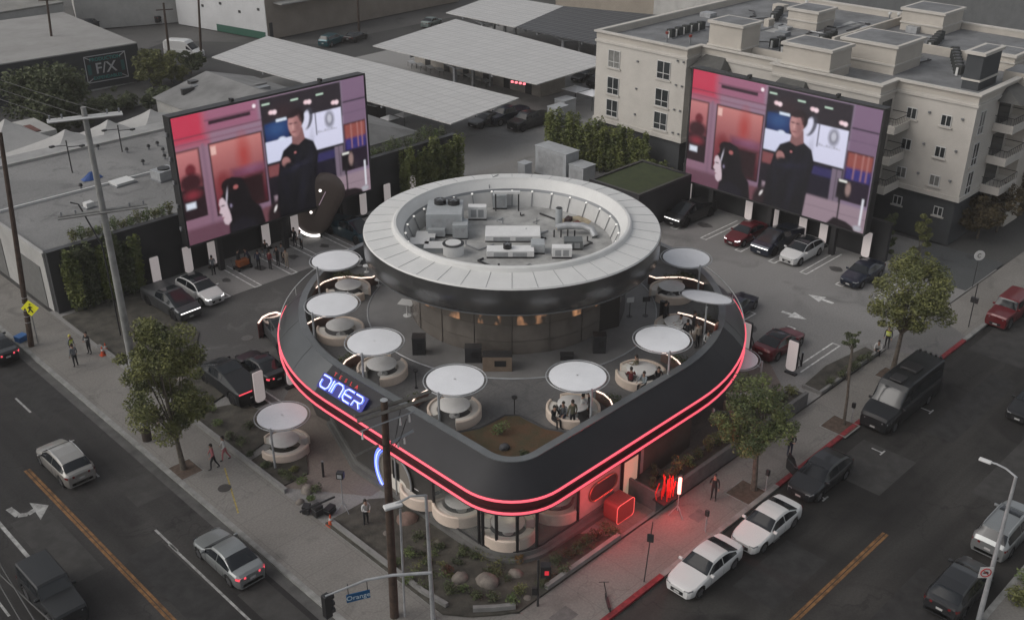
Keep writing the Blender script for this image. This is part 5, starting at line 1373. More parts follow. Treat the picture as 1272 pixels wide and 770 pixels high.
# vents, hoses and people-height pipes on the roof
for i, (px, z) in enumerate((((1005, 18), TOP), ((1017, 19), TOP), ((1104, 27), TOP), ((1115, 28), TOP), ((1001, 12), TOP), ((828, 52), TOP), ((857, 56), TOP))):
    p = at(*px, z); t = thing("roof_vent", "slim %s roof vent pipe, %s" % ("white" if i < 5 else "red-capped", ["left of a pair near the far divider", "right of a pair near the far divider", "left of a pair on the grey slope", "right of a pair on the grey slope", "far left of the far divider", "nearest the middle of the left parapet", "by the screen end of the left parapet"][i]), "vent", (p.x, p.y, z))
    MB().cyl((0, 0, 0), 0.09, 0.75, 8).build("pipe", grey_metal, t); MB().cyl((0, 0, 0.75), 0.17, 0.22, 10).build("cap", white_metal if i < 5 else mat("red_cap", (0.2, 0.03, 0.02), 0.6), t)
b = MB()
rg = random.Random(5)
for k in range(9):
    x, y = rg.uniform(86, 100), rg.uniform(50, 64); P = [(x, y, TOP+0.08)]
    for j in range(5): x += rg.uniform(0, 1.6); y += rg.uniform(-0.9, 0.9); P.append((min(x, 109), min(y, 67), TOP+0.08))
    b.tube(P, 0.05, 4)
apart(b, "roof_conduit", dark_metal)
for k in range(16):
    x, y = rg.uniform(86, 107), rg.uniform(36, 66); sx, sy, sz = rg.uniform(0.3, 1.4), rg.uniform(0.3, 1.4), rg.uniform(0.2, 0.8)
    apart(MB().bx(x, x+sx, y, y+sy, TOP+0.003, TOP+sz), "roof_curb_box", [grey_metal, stucco, dark_metal, light_metal][k % 4])
for k in range(10):
    x, y = rg.uniform(86, 104), rg.uniform(36, 64); l_ = rg.uniform(2, 6)
    apart(MB().tube([(x, y, TOP+0.12), (x+l_, y+rg.uniform(-.5, .5), TOP+0.12), (x+l_, y+rg.uniform(-2, 2), TOP+0.12)], 0.07, 5), "pipe_run", [dark_metal, light_metal][k % 2])
for k in range(5):
    x, y = 86 + 4.2*k, 49 + (k % 3)*4; apart(MB().add([(x, y, TOP+0.006), (x+rg.uniform(1.5, 3), y, TOP+0.006), (x+rg.uniform(1.5, 3), y+1.6, TOP+0.006), (x, y+1.4, TOP+0.006)], [(0, 1, 2, 3)]), "roof_patch", mat("roof_patch_pale", (0.36, 0.36, 0.35), 0.9, noise=0.2, nscale=1))
# ------------------------------------------------------------------ solar carports
panel = bpy.data.materials.new("solar_panels"); panel.use_nodes = True
def solar_mat(name, base, line, rough):
    m = bpy.data.materials.new(name); m.use_nodes = True; nt = m.node_tree; bb = nt.nodes["Principled BSDF"]
    pos = nt.nodes.new("ShaderNodeTexCoord").outputs["Object"]
    br = nt.nodes.new("ShaderNodeTexBrick"); br.offset = 0; br.inputs["Scale"].default_value = 1; br.inputs["Brick Width"].default_value = 2.0; br.inputs["Row Height"].default_value = 1.05; br.inputs["Mortar Size"].default_value = 0.05
    br.inputs["Color1"].default_value = (*base, 1); br.inputs["Color2"].default_value = (*[c*0.93 for c in base], 1); br.inputs["Mortar"].default_value = (*line, 1)
    nt.links.new(pos, br.inputs["Vector"]); nt.links.new(br.outputs["Color"], bb.inputs["Base Color"]); bb.inputs["Specular IOR Level"].default_value = 0.3; bb.inputs["Roughness"].default_value = rough
    return m
bpy.data.materials.remove(panel)
sol = solar_mat("solar_panels_pale", (0.52, 0.515, 0.505), (0.33, 0.33, 0.33), 0.5)
sol_d = solar_mat("solar_panels_dark", (0.06, 0.063, 0.068), (0.17, 0.17, 0.17), 0.6)
def carport(lab, c4, z, m):
    """c4: four corners (x, y); heights tilt slightly along the short side"""
    cx = sum(p[0] for p in c4)/4; cy = sum(p[1] for p in c4)/4
    t = thing("solar_carport", lab, "carport", (cx, cy, 0))
    V = [(p[0]-cx, p[1]-cy, z + dz) for p, dz in zip(c4, (0, 0.0, 0.0, 0))]
    b = MB(); b.add(V + [(x, y, zz-0.12) for x, y, zz in V], [(0, 1, 2, 3), (7, 6, 5, 4), (0, 4, 5, 1), (1, 5, 6, 2), (2, 6, 7, 3), (3, 7, 4, 0)])
    me = b.build("panel_roof", m, t)
    b = MB()
    for f in (0.25, 0.75):
        p = Vector(V[0])*(1-f) + Vector(V[1])*f; q = Vector(V[3])*(1-f) + Vector(V[2])*f
        b.tube([p - Vector((0, 0, 0.3)), q - Vector((0, 0, 0.3))], 0.14, 6)
    b.build("beam", grey_metal, t)
    for k in range(5):
        f = 0.06 + 0.22*k
        p = (Vector(V[0])+Vector(V[1]))/2*(1-f) + (Vector(V[3])+Vector(V[2]))/2*f
        b = MB(); b.bx(p.x-0.18, p.x+0.18, p.y-0.18, p.y+0.18, 0, z-0.6); l = Vector(V[0])-Vector(V[1]); l.normalize()
        b.tube([(p.x-l.x*2.5, p.y-l.y*2.5, z-0.3), (p.x, p.y, z-0.8), (p.x+l.x*2.5, p.y+l.y*2.5, z-0.3)], 0.12, 6)
        b.build("column", grey_metal, t)
def C(*px, z): return [(at(x, y, z).x, at(x, y, z).y) for x, y in px]
z = 4.6
carport("nearest long pale solar carport roof, behind the left screen", [tuple(at(263, 71, z)[:2]), tuple(at(560, 154, z)[:2]), tuple(at(645, 122, z)[:2]), tuple(at(332, 45, z)[:2])][::1], z, sol)
carport("middle pale solar carport roof with a red lamp row at its near edge", [tuple(at(463, 57, z)[:2]), tuple(at(667, 105, z)[:2]), tuple(at(762, 76, z)[:2]), tuple(at(566, 24, z)[:2])], z, sol)
carport("farthest solar carport roof, pale at one end and dark gridded", [tuple(at(554, 16, z)[:2]), tuple(at(640, 34, z)[:2]), tuple(at(700, 8, z)[:2]), tuple(at(614, -6, z)[:2])], z, sol)
carport("dark gridded solar roof beside the beige building at the top", [tuple(at(640.5, 34, z)[:2]), tuple(at(752, 58, z)[:2]), tuple(at(872, 24, z)[:2]), tuple(at(700.5, 8, z)[:2])], z, sol_d)
t = thing("service_wall_building", "low brownish service building behind the folding tables, under the middle carport", "building", (92.8, 88.5, 0))
MB().bx(0, 4.5, 0, 24.5, 0, 2.9).build("wall", mat("service_wall", (0.30, 0.28, 0.25), 0.85, noise=0.15, nscale=0.7), t)
for k in range(6): MB().bx(-0.05, -0.004, 1.6+3.9*k, 2.7+3.9*k, 0, 2.1).build("doorway", black_metal, t)
# things under the carports
def picnic(lab, px):
    p = at(*px, 0); t = thing("steel_table", lab, "table", (p.x, p.y, 0), 1.2, "folding tables under the middle carport")
    MB().bx(-0.9, 0.9, -0.4, 0.4, 0.72, 0.76).build("tabletop", light_metal, t)
    for sx in (-0.8, 0.8):
        for sy in (-0.33, 0.33): MB().cyl((sx, sy, 0), 0.03, 0.72, 6).build("leg", dark_metal, t)
for i, px in enumerate(((512, 84), (523, 87), (535, 90), (546, 93), (570, 98), (583, 101), (594, 104), (604, 107))):
    picnic("grey folding table, %s in the line between the two near carports" % ["leftmost", "second from left", "third from left", "fourth from left", "fourth from right", "third from right", "second from right", "rightmost"][i], px)
cabinet("grey switch cabinet under the near end of the middle carport", 87.5, 89.5, 79.6, 81.2, 2.3)
cabinet("pale utility box with a lit edge beside the parked pickups", 84.4, 86.4, 78.0, 79.4, 2.4)
cabinet("long pale cabinet at the left end of the middle carport", 82.5, 84.0, 106.4, 109.5, 2.0)
t = thing("lamp_row", "row of red lamps hanging at the near edge of the middle carport", "lamp", tuple(at(640, 105, 3.2)))
red_lamp = mat("red_lamp", (0.6, 0.1, 0.1), emit=(1.0, 0.22, 0.26), estr=1.5)
for k in range(4): MB().cyl((0.32*k-0.5, -0.35*k, 0.3-0.08*k), 0.17, 0.2, 10).build("lamp_bulb", red_lamp, t)
MB().tube([(-0.7, 0.3, 0.6), (0.7, -1.3, 0.3)], 0.04, 5).build("hanging_rail", dark_metal, t)
for i, (px, lab) in enumerate((((484, 146), "left of two white square parasols behind the creeper wall"), ((502, 142), "right of two white square parasols behind the creeper wall"), ((715, 110), "white square parasol at the near end of the middle carport"), ((736, 115), "white square parasol beside the apartment block"))):
    p = at(*px, 2.3); t = thing("parasol", lab, "parasol", (p.x, p.y, 0))
    MB().cyl((0, 0, 0), 0.04, 2.3, 8).build("pole", dark_metal, t); b = MB(); s = 0.75 if i < 2 else 1.2
    b.add([(-s, -s, 2.25), (s, -s, 2.25), (s, s, 2.25), (-s, s, 2.25), (0, 0, 2.6), (-s, -s, 2.2), (s, -s, 2.2), (s, s, 2.2), (-s, s, 2.2)], [(0, 1, 4), (1, 2, 4), (2, 3, 4), (3, 0, 4), (0, 5, 6, 1), (1, 6, 7, 2), (2, 7, 8, 3), (3, 8, 5, 0), (8, 7, 6, 5)]); b.build("canopy", canopy_w, t)
p = at(468, 155, 0); kx = thing("booth_box", "tall dark-sided kiosk box behind the creeper wall next to the left screen", "kiosk", (p.x, p.y, 0), 0.2)
MB().bx(-0.8, 0.8, -0.8, 0.8, 0, 2.4).build("cabinet", black_metal, kx); MB().bx(-0.85, 0.85, -0.85, 0.85, 2.4, 2.5).build("top", light_metal, kx)

# ------------------------------------------------------------------ low buildings on the left and behind
roof_old = layered_ground("old_roof", (0.22, 0.22, 0.217), (0.27, 0.268, 0.264), (0.16, 0.16, 0.16), 0.12, 0.5, rough=0.9, crack=0.3)
wall_pale = mat("painted_wall_pale", (0.36, 0.355, 0.34), 0.85, noise=0.1, nscale=0.6)
lb = thing("flat_roofed_building", "long low building with grey flat roof and pale street wall, at left", "building", (24.5, 73.7, 0))
MB().bx(0, 27.0, 0, 22.0, 0, 4.5).build("wall", wall_pale, lb)
MB().add([(0.15, 0.15, 4.51), (26.85, 0.15, 4.51), (26.85, 21.85, 4.51), (0.15, 21.85, 4.51)], [(0, 1, 2, 3)]).build("roof", roof_old, lb)
b = MB(); b.bx(-0.02, 0.25, 0, 22, 4.503, 4.8); b.bx(0.25, 27, 21.75, 22, 4.503, 4.75); b.bx(26.75, 27, 0.25, 21.75, 4.503, 4.75); b.bx(0.25, 26.7, 0, 0.25, 4.503, 4.75)
b.build("parapet", wall_pale, lb)
b = MB(); b.bx(0.2, 26.7, 11.0, 11.15, 4.515, 4.72); b.build("roof_ridge_pipe", white_metal, lb)
b = MB(); b.bx(-0.05, -0.01, 1.0, 5.6, 0.0, 3.4); b.build("roll_door", mat("roll_door", (0.13, 0.13, 0.125), 0.6, noise=0.1, nscale=2), lb)
b = MB(); b.bx(-0.05, -0.01, 8.5, 13.5, 0.0, 3.4); b.build("roll_door", MATS["roll_door"], lb)
def rooftop(lab, px, z, size, m, cat="roof box", name="roof_box", extra=None):
    p = at(px[0], px[1], z); t = thing(name, lab, cat, (p.x, p.y, z), 0.1)
    MB().bx(-size[0]/2, size[0]/2, -size[1]/2, size[1]/2, 0.1, size[2]).build("casing", m, t, bevel=0.02); MB().bx(-size[0]/2-0.1, size[0]/2+0.1, -size[1]/2-0.1, size[1]/2+0.1, 0, 0.1).build("curb", grey_metal, t)
    if extra == "fan": MB().cyl((0, 0, size[2]), min(size[:2])*0.35, 0.12, 16).build("fan_shroud", black_metal, t)
    return t
rooftop("square swamp cooler with a round fan beside the left edge of the left screen", (205, 222), 4.5, (1.8, 1.5, 0.9), light_metal, "air conditioner", "evaporative_cooler", "fan")
rooftop("small white roof vent box left of the concrete pole", (111, 258), 4.5, (0.7, 0.6, 0.5), white_metal)
rooftop("low pale roof hatch right of the concrete pole", (152, 228), 4.5, (1.8, 1.4, 0.3), white_metal)
t = thing("tarpaulin", "bright blue tarp bundle on the grey roof left of the concrete pole", "tarp", tuple(at(114, 222, 4.52)))
b = MB(); rings = []
for k in range(4): rings.append([((0.95-0.27*k)*math.cos(i*0.524)*(1+0.12*math.sin(i*3+k)), (0.6-0.17*k)*math.sin(i*0.524), 0.02+0.2*k) for i in range(12)])
b.rings(rings); b.f.append(tuple(range(36, 48))); b.m.append(0); b.build("cover", mat("blue_tarp", (0.02, 0.07, 0.25), 0.6), t)
t["label"] = "bright blue tarp bundle on the grey roof left of the concrete pole"
# antenna masts on the roof
for i, (px, h, lab) in enumerate((((90, 215), 3.0, "left roof antenna mast with short arms"), ((152, 189), 2.6, "right roof antenna mast with short arms, by the tents"))):
    p = at(*px, 4.5); t = thing("antenna_mast", lab, "antenna", (p.x, p.y, 4.5))
    MB().cyl((0, 0, 0), 0.06, h, 8).build("mast", dark_metal, t)
    for k, zz in ((-1, h*0.85), (1, h*0.8)):
        MB().tube([(0, 0, zz), (k*1.0, -k*0.5, zz)], 0.04, 6).build("arm", dark_metal, t); MB().box((k*1.1, -k*0.55, zz), (0.4, 0.3, 0.15), 0.3).build("antenna_head", black_metal, t)
# small roof litter: turbine vents
for i, px in enumerate(((122, 186), (158, 190), (185, 186), (196, 182), (203, 190), (205, 198), (178, 205), (101, 235))):
    p = at(*px, 4.5); t = thing("turbine_vent", "small dark turbine vent, number %s along the grey roof" % "", "vent", (p.x, p.y, 4.5), 0, "turbine vents on the grey roof")
    t["label"] = "small dark turbine vent " + ["between the two antenna masts", "at the foot of the right antenna mast", "midway between the right mast and the left screen", "near the far end of the roof by the screen", "closest to the top left corner of the screen", "just left of the screen edge, lower of two", "above the swamp cooler", "in the open roof left of the blue tarp"][i]
    MB().cyl((0, 0, 0), 0.1, 0.3, 8).build("neck", grey_metal, t); MB().cyl((0, 0, 0.3), 0.2, 0.22, 10, r2=0.12).build("cowl", black_metal, t)
# second grey building behind the left screen, with a gabled slate roof
gb = thing("gable_roofed_shed", "grey shallow-gabled shed roof behind the top of the left screen", "building", (52.0, 79.0, 0))
W_, D_ = 12.6, 30.0
MB().bx(0, W_, 0, D_, 0, 3.9).build("wall", wall_pale, gb)
b = MB(); b.add([(-0.3, -0.3, 3.92), (W_+0.3, -0.3, 3.92), (W_+0.3, D_+0.3, 3.92), (-0.3, D_+0.3, 3.92), (W_/2, 3, 5.9), (W_/2, D_-0.5, 5.9)], [(0, 1, 4), (2, 3, 5), (1, 2, 5, 4), (3, 0, 4, 5), (0, 3, 2, 1)]); b.build("roof", mat("slate_roof", (0.15, 0.15, 0.148), 0.9, col2=(0.22, 0.22, 0.217), nscale=0.4), gb)
rgs = random.Random(8)
for k in range(9):
    x, y = rgs.uniform(1.0, 11), rgs.uniform(3, 28); sx = rgs.uniform(0.5, 2.4); zz = 4.0 + 1.9*(1-abs(x+sx/2-6.3)/6.3)
    MB().bx(x, x+sx, y, y+rgs.uniform(0.3, 1.2), zz-0.5, zz+rgs.uniform(0.05, 0.5)).build("roof_vent_box", [grey_metal, dark_metal, roof_old][k % 3], gb)
# row of pale stores behind the flat roof
sb = thing("store_row", "narrow white-roofed store row between the grey roof and the tents", "building", (25.0, 96.4, 0))
MB().bx(0, 26.0, 0, 2.2, 0, 4.2).build("wall", wall_pale, sb); MB().bx(-0.2, 26.2, -0.2, 2.4, 4.2, 4.4).build("roof", mat("white_roof", (0.30, 0.30, 0.295), 0.85, noise=0.15, nscale=0.5), sb)
tent_m = mat("tent_white", (0.36, 0.355, 0.345), 0.7, noise=0.06, nscale=0.8)
def tent(lab, px, s, h0=2.9, h1=5.3, zz=0):
    s = s*1.15
    p = at(px[0], px[1], h1); t = thing("peaked_tent", lab, "tent", (p.x, p.y, 0), 0.05, "white peaked tents")
    b = MB(); n = 5; rings = []
    for k in range(n+1):
        f = k/n; r = s*(1-f)**1.25 + 0.05; zz = h0 + (h1-h0)*f**1.0
        rings.append([(-r, -r, zz), (r, -r, zz), (r, r, zz), (-r, r, zz)])
    b.rings(rings); b.build("tent_roof", tent_m, t)
    b = MB(); b.rings([[(-s, -s, h0-0.35), (s, -s, h0-0.35), (s, s, h0-0.35), (-s, s, h0-0.35)], [(-s, -s, h0), (s, -s, h0), (s, s, h0), (-s, s, h0)]]); b.build("valance", tent_m, t)
    for sx in (-1, 1):
        for sy in (-1, 1): MB().cyl((sx*(s-0.08), sy*(s-0.08), 0), 0.05, h0, 6).build("leg", white_metal, t)
tent("leftmost large white peaked tent beyond the grey roof", (81, 161), 4.0); tent("middle white peaked tent, just right of the concrete pole", (134, 149), 3.8); tent("right white peaked tent, nearest the left screen top", (187, 136), 4.2)
tent("white peaked tent at the left image edge by the parked car", (6, 148), 3.2); tent("small far white tent, between the middle and right tents", (160, 152), 2.2, 2.4, 4.0)
lb2 = thing("white_walled_yard_building", "small pale building with a red-brown roof patch at the left edge", "building", tuple(at(30, 205, 0)))
MB().bx(-6, 3.2, -2.2, 3.5, 0, 3.6).build("wall", wall_pale, lb2); MB().bx(-5.6, 1.8, -1.7, 1.0, 3.602, 3.72).build("roof_patch", mat("red_brown_roof", (0.13, 0.055, 0.045), 0.9, noise=0.2, nscale=1), lb2)
# dark building with the mural
ang_fx = 0.0
fxA, fxB = Vector(at(0, 133, 0)[:2]), Vector(at(178, 101, 0)[:2])
fd = (fxB - fxA).normalized(); fn = Vector((fd.y, -fd.x))
fb = thing("mural_building", "long black-walled building with a framed teal mural and pale flat roof", "building", (fxB.x, fxB.y, 0), math.atan2(fd.y, fd.x))
MB().bx(-34, 0, 0, 26, 0, 4.9).build("wall", mat("black_stucco", (0.027, 0.03, 0.033), 0.85, noise=0.15, nscale=0.8), fb)
MB().bx(-34, 0.0, 0, 26, 4.902, 5.05).build("roof", mat("pale_old_roof", (0.24, 0.235, 0.225), 0.9, col2=(0.30, 0.295, 0.285), nscale=0.3), fb)
teal = mat("mural_teal", (0.035, 0.27, 0.24), 0.7); chalk = mat("mural_chalk", (0.42, 0.42, 0.42), 0.7)
mu = MB(); w2, h2 = 5.4, 3.3; mx = -7.2
for x0, x1, z0, z1 in ((mx, mx+w2, 0.9, 1.0), (mx, mx+w2, 0.9+h2, 1.0+h2), (mx, mx+0.1, 1.0, 0.9+h2), (mx+w2-0.1, mx+w2, 1.0, 0.9+h2)): mu.bx(x0, x1, -0.03, -0.004, z0, z1)
for sx, sz in ((0, 0), (1, 0), (0, 1), (1, 1)):
    cx, cz = (mx + 0.1 + sx*(w2-0.2), 1.0 + sz*(h2-0.1)); e = 0.7; mu.tube([(cx, -0.02, cz), (cx + e*(1-2*sx), -0.02, cz + e*0.6*(1-2*sz))], 0.05, 4)
mu.build("mural_frame", chalk, fb)
Mx = lambda x, z, s=1: frame((x, -0.012, z), (1, 0, 0), (0, 0, 1))
text_obj("F/X", 1.9, chalk, Mx(mx+w2/2-0.05, 2.55), fb, "mural_lettering", 0.01, bold=0.02)
text_obj("PRODUCTION", 0.62, teal, Mx(mx+w2/2, 3.75), fb, "mural_lettering", 0.01); text_obj("EXPENDABLES", 0.58, teal, Mx(mx+w2/2, 1.4), fb, "mural_lettering", 0.01)
b = MB(); b.add([(mx+0.3, -0.006, 1.9), (mx+0.75, -0.006, 1.9), (mx+0.75, -0.006, 3.2), (mx+0.3, -0.006, 3.2)], [(0, 1, 2, 3)]); b.add([(mx+w2-0.75, -0.006, 1.9), (mx+w2-0.3, -0.006, 1.9), (mx+w2-0.3, -0.006, 3.2), (mx+w2-0.75, -0.006, 3.2)], [(0, 1, 2, 3)])
b.build("mural_panel", mat("mural_panel_teal", (0.02, 0.10, 0.095), 0.7), fb)
text_obj("CRT", 1.3, teal, Mx(-19.4, 3.0), fb, "mural_lettering", 0.01)
# big white warehouse, beige hall, beige apartment behind
def block(name, lab, A, B, depth, h, m, roofm=None, cat="building"):
    A, B = Vector(A), Vector(B); d = (B-A).normalized()
    t = thing(name, lab, cat, (A.x, A.y, 0), math.atan2(d.y, d.x)); L = (B-A).length
    MB().bx(0, L, 0, depth, 0, h).build("wall", m, t); MB().bx(-0.1, L+0.1, -0.1, depth+0.1, h+0.002, h+0.25).build("roof", roofm or roof_m, t)
    return t, L
white_wall = mat("white_warehouse_wall", (0.55, 0.555, 0.56), 0.85, noise=0.06, nscale=0.3)
t, L = block("white_warehouse", "tall white warehouse wall at the top left beyond the van", at(222, 30)[:2], at(333, 50)[:2], 30, 9, white_wall)
MB().bx(L*0.45, L*0.98, -0.06, -0.004, 0.0, 1.1).build("green_base", mat("green_base_paint", (0.02, 0.09, 0.06), 0.8), t)
b = MB(); 
for k in range(5): b.bx(2+k*4.2, 2.5+k*4.2, -0.05, -0.004, 4.2 - (k % 2)*0.8, 4.6 - (k % 2)*0.8)
b.build("wall_vent", dark_metal, t)
t, L = block("white_annex", "pale lower annex with dark hedge line left of the white warehouse", at(98, 38)[:2], at(222, 28)[:2], 22, 6.5, wall_pale)
b = MB()
t, L = block("beige_hall", "long beige hall with an awning and wire fence at the top", at(334, 50)[:2], at(570, 2)[:2], 30, 8.5, mat("beige_wall", (0.25, 0.215, 0.18), 0.85, noise=0.1, nscale=0.4))
MB().bx(1.5, 17, -2.0, -0.01, 5.2, 5.4).build("awning", wall_pale, t); MB().bx(0.3, 0.9, -0.05, -0.004, 0, 2.5).build("side_door", dark_metal, t)
t, L = block("beige_apartments", "beige two-storey apartment block at the top centre", at(690, 12)[:2], at(880, 40)[:2], 30, 11, mat("beige_apartment_wall", (0.30, 0.265, 0.22), 0.85, noise=0.1, nscale=0.4))
for k in range(9):
    for zz in (5.2, 8.0):
        f = MB().bx(2+k*3.4, 3.4+k*3.4, -0.06, 0.02, zz, zz+1.2).build("window", win_frame_m, t); MB().bx(2.08+k*3.4, 3.32+k*3.4, -0.075, -0.062, zz+0.08, zz+1.12).build("pane", win_glass, f)
t, L = block("white_roof_warehouse", "long white-roofed warehouse behind the apartment block at the top right", (118, 74), (175, 52), 26, 12.5, wall_pale, mat("white_roof_big", (0.5, 0.49, 0.47), 0.8, noise=0.1, nscale=0.2))
t, L = block("grey_storefront", "low grey-roofed building at the top left corner", at(0, 62)[:2], at(86, 46)[:2], 14, 5, wall_pale, mat("grey_roof_b", (0.22, 0.215, 0.2), 0.9, noise=0.2, nscale=0.3))
# ------------------------------------------------------------------ vehicles
def interp(tab, x):
    for i in range(len(tab)-1):
        if x <= tab[i+1][0]:
            a, b_ = tab[i], tab[i+1]; f = (x-a[0])/(b_[0]-a[0]+1e-9)
            return a[1] + (b_[1]-a[1])*f
    return tab[-1][1]
CARS = {
 'sedan': dict(L=4.65, W=0.90, top=[(0,.66),(.02,.72),(.06,.78),(.27,.96),(.30,1.0),(.43,1.38),(.52,1.44),(.62,1.44),(.71,1.36),(.86,1.07),(.97,1.04),(1,.92)],
   belt=[(0,.60),(.05,.70),(.27,.88),(.60,.93),(.88,.97),(1,.86)], hw=[(0,.62),(.03,.76),(.10,.86),(.25,.90),(.8,.90),(.95,.84),(1,.70)],
   ws=(.295,.43), rw=(.70,.865), side=(.33,.82), wh=(.175,.80), wr=.33, roof=(.44,.69)),
 'hatch': dict(L=4.6, W=0.94, top=[(0,.70),(.03,.80),(.20,1.03),(.25,1.08),(.40,1.50),(.52,1.60),(.70,1.58),(.85,1.46),(.95,1.16),(.99,1.08),(1,.95)],
   belt=[(0,.62),(.05,.76),(.25,.95),(.60,1.0),(.9,1.06),(1,.92)], hw=[(0,.66),(.04,.80),(.12,.90),(.25,.94),(.85,.94),(.96,.88),(1,.76)],
   ws=(.25,.41), rw=(.84,.95), side=(.29,.90), wh=(.175,.80), wr=.35, roof=(.42,.82)),
 'suv': dict(L=4.75, W=0.95, top=[(0,.80),(.03,.98),(.22,1.12),(.26,1.16),(.37,1.62),(.48,1.72),(.80,1.70),(.90,1.62),(.97,1.20),(1,1.0)],
   belt=[(0,.7),(.05,.9),(.25,1.04),(.6,1.08),(.93,1.12),(1,.95)], hw=[(0,.72),(.04,.86),(.12,.93),(.25,.95),(.9,.95),(.97,.9),(1,.82)],
   ws=(.26,.38), rw=(.90,.97), side=(.29,.92), wh=(.18,.79), wr=.36, roof=(.39,.88)),
 'van': dict(L=7.2, W=1.08, top=[(0,1.0),(.015,1.2),(.16,1.45),(.18,1.5),(.265,2.3),(.31,2.6),(.38,2.72),(.97,2.72),(1,2.5)],
   belt=[(0,.85),(.04,1.0),(.14,1.25),(.3,1.35),(.98,1.4),(1,1.4)], hw=[(0,.85),(.03,.98),(.1,1.06),(.97,1.08),(1,1.0)],
   ws=(.178,.272), rw=(.98,.995), side=(.2,.95), wh=(.13,.76), wr=.37, roof=(.3,.96)),
 'cargo': dict(L=5.6, W=1.0, top=[(0,.9),(.02,1.0),(.13,1.25),(.16,1.3),(.28,2.05),(.36,2.4),(.5,2.5),(.93,2.45),(1,2.2)],
   belt=[(0,.8),(.04,.95),(.16,1.15),(.3,1.25),(1,1.3)], hw=[(0,.8),(.03,.9),(.1,.98),(.97,1.0),(1,.92)],
   ws=(.158,.29), rw=(.98,.995), side=(.165,.34), wh=(.16,.78), wr=.35, roof=(.38,.96)),
 'jeep': dict(L=4.4, W=0.88, top=[(0,1.0),(.02,1.12),(.33,1.22),(.345,1.25),(.40,1.78),(.43,1.86),(.97,1.86),(1,1.75)],
   belt=[(0,.9),(.03,1.05),(.33,1.15),(.97,1.2),(1,1.15)], hw=[(0,.74),(.03,.78),(.33,.84),(.97,.88),(1,.86)],
   ws=(.345,.405), rw=(.975,.995), side=(.37,.96), wh=(.17,.80), wr=.44, roof=(.44,.96)),
 'wedge': dict(L=5.6, W=1.0, top=[(0,.88),(.015,.98),(.40,1.78),(.42,1.80),(.62,1.58),(1,1.22)],
   belt=[(0,.86),(.015,.95),(.2,1.12),(.62,1.2),(1,1.18)], hw=[(0,.86),(.02,.94),(.1,1.0),(.95,1.0),(1,.95)],
   ws=(.10,.385), rw=(.44,.60), side=(.24,.60), wh=(.17,.82), wr=.44, roof=(.385,.425)),
 'pickup': dict(L=5.8, W=1.0, top=[(0,.95),(.02,1.12),(.20,1.25),(.235,1.28),(.32,1.78),(.38,1.88),(.54,1.88),(.60,1.80),(.62,1.28),(.99,1.28),(1,1.1)],
   belt=[(0,.85),(.03,1.05),(.24,1.18),(.62,1.22),(1,1.1)], hw=[(0,.8),(.03,.93),(.15,1.0),(.97,1.0),(1,.96)],
   ws=(.238,.325), rw=(.595,.62), side=(.26,.58), wh=(.16,.80), wr=.42, roof=(.34,.56)),
}
PAINTS = {}
def paint(name, col, metal=0.3, rough=0.32, coat=0.5):
    if name not in PAINTS:
        PAINTS[name] = mat("paint_" + name, col, rough, metal, coat=coat)
    return PAINTS[name]
tyre_m = black_rubber; rim_m = mat("rim", (0.25, 0.25, 0.26), 0.35, 0.7); rim_d = mat("rim_dark", (0.03, 0.03, 0.032), 0.4, 0.5)
head_on = mat("headlight_on", (0.9, 0.9, 0.9), emit=(1, 0.96, 0.94), estr=1.5); head_off = mat("headlight_glass", (0.35, 0.36, 0.37), 0.15, 0.2)
tail_on = mat("taillight_on", (0.6, 0.02, 0.03), 0.3, emit=(1.0, 0.10, 0.14), estr=0.8); tail_off = mat("taillight_glass", (0.16, 0.012, 0.015), 0.25)
plate_m = mat("plate", (0.45, 0.45, 0.44), 0.6)
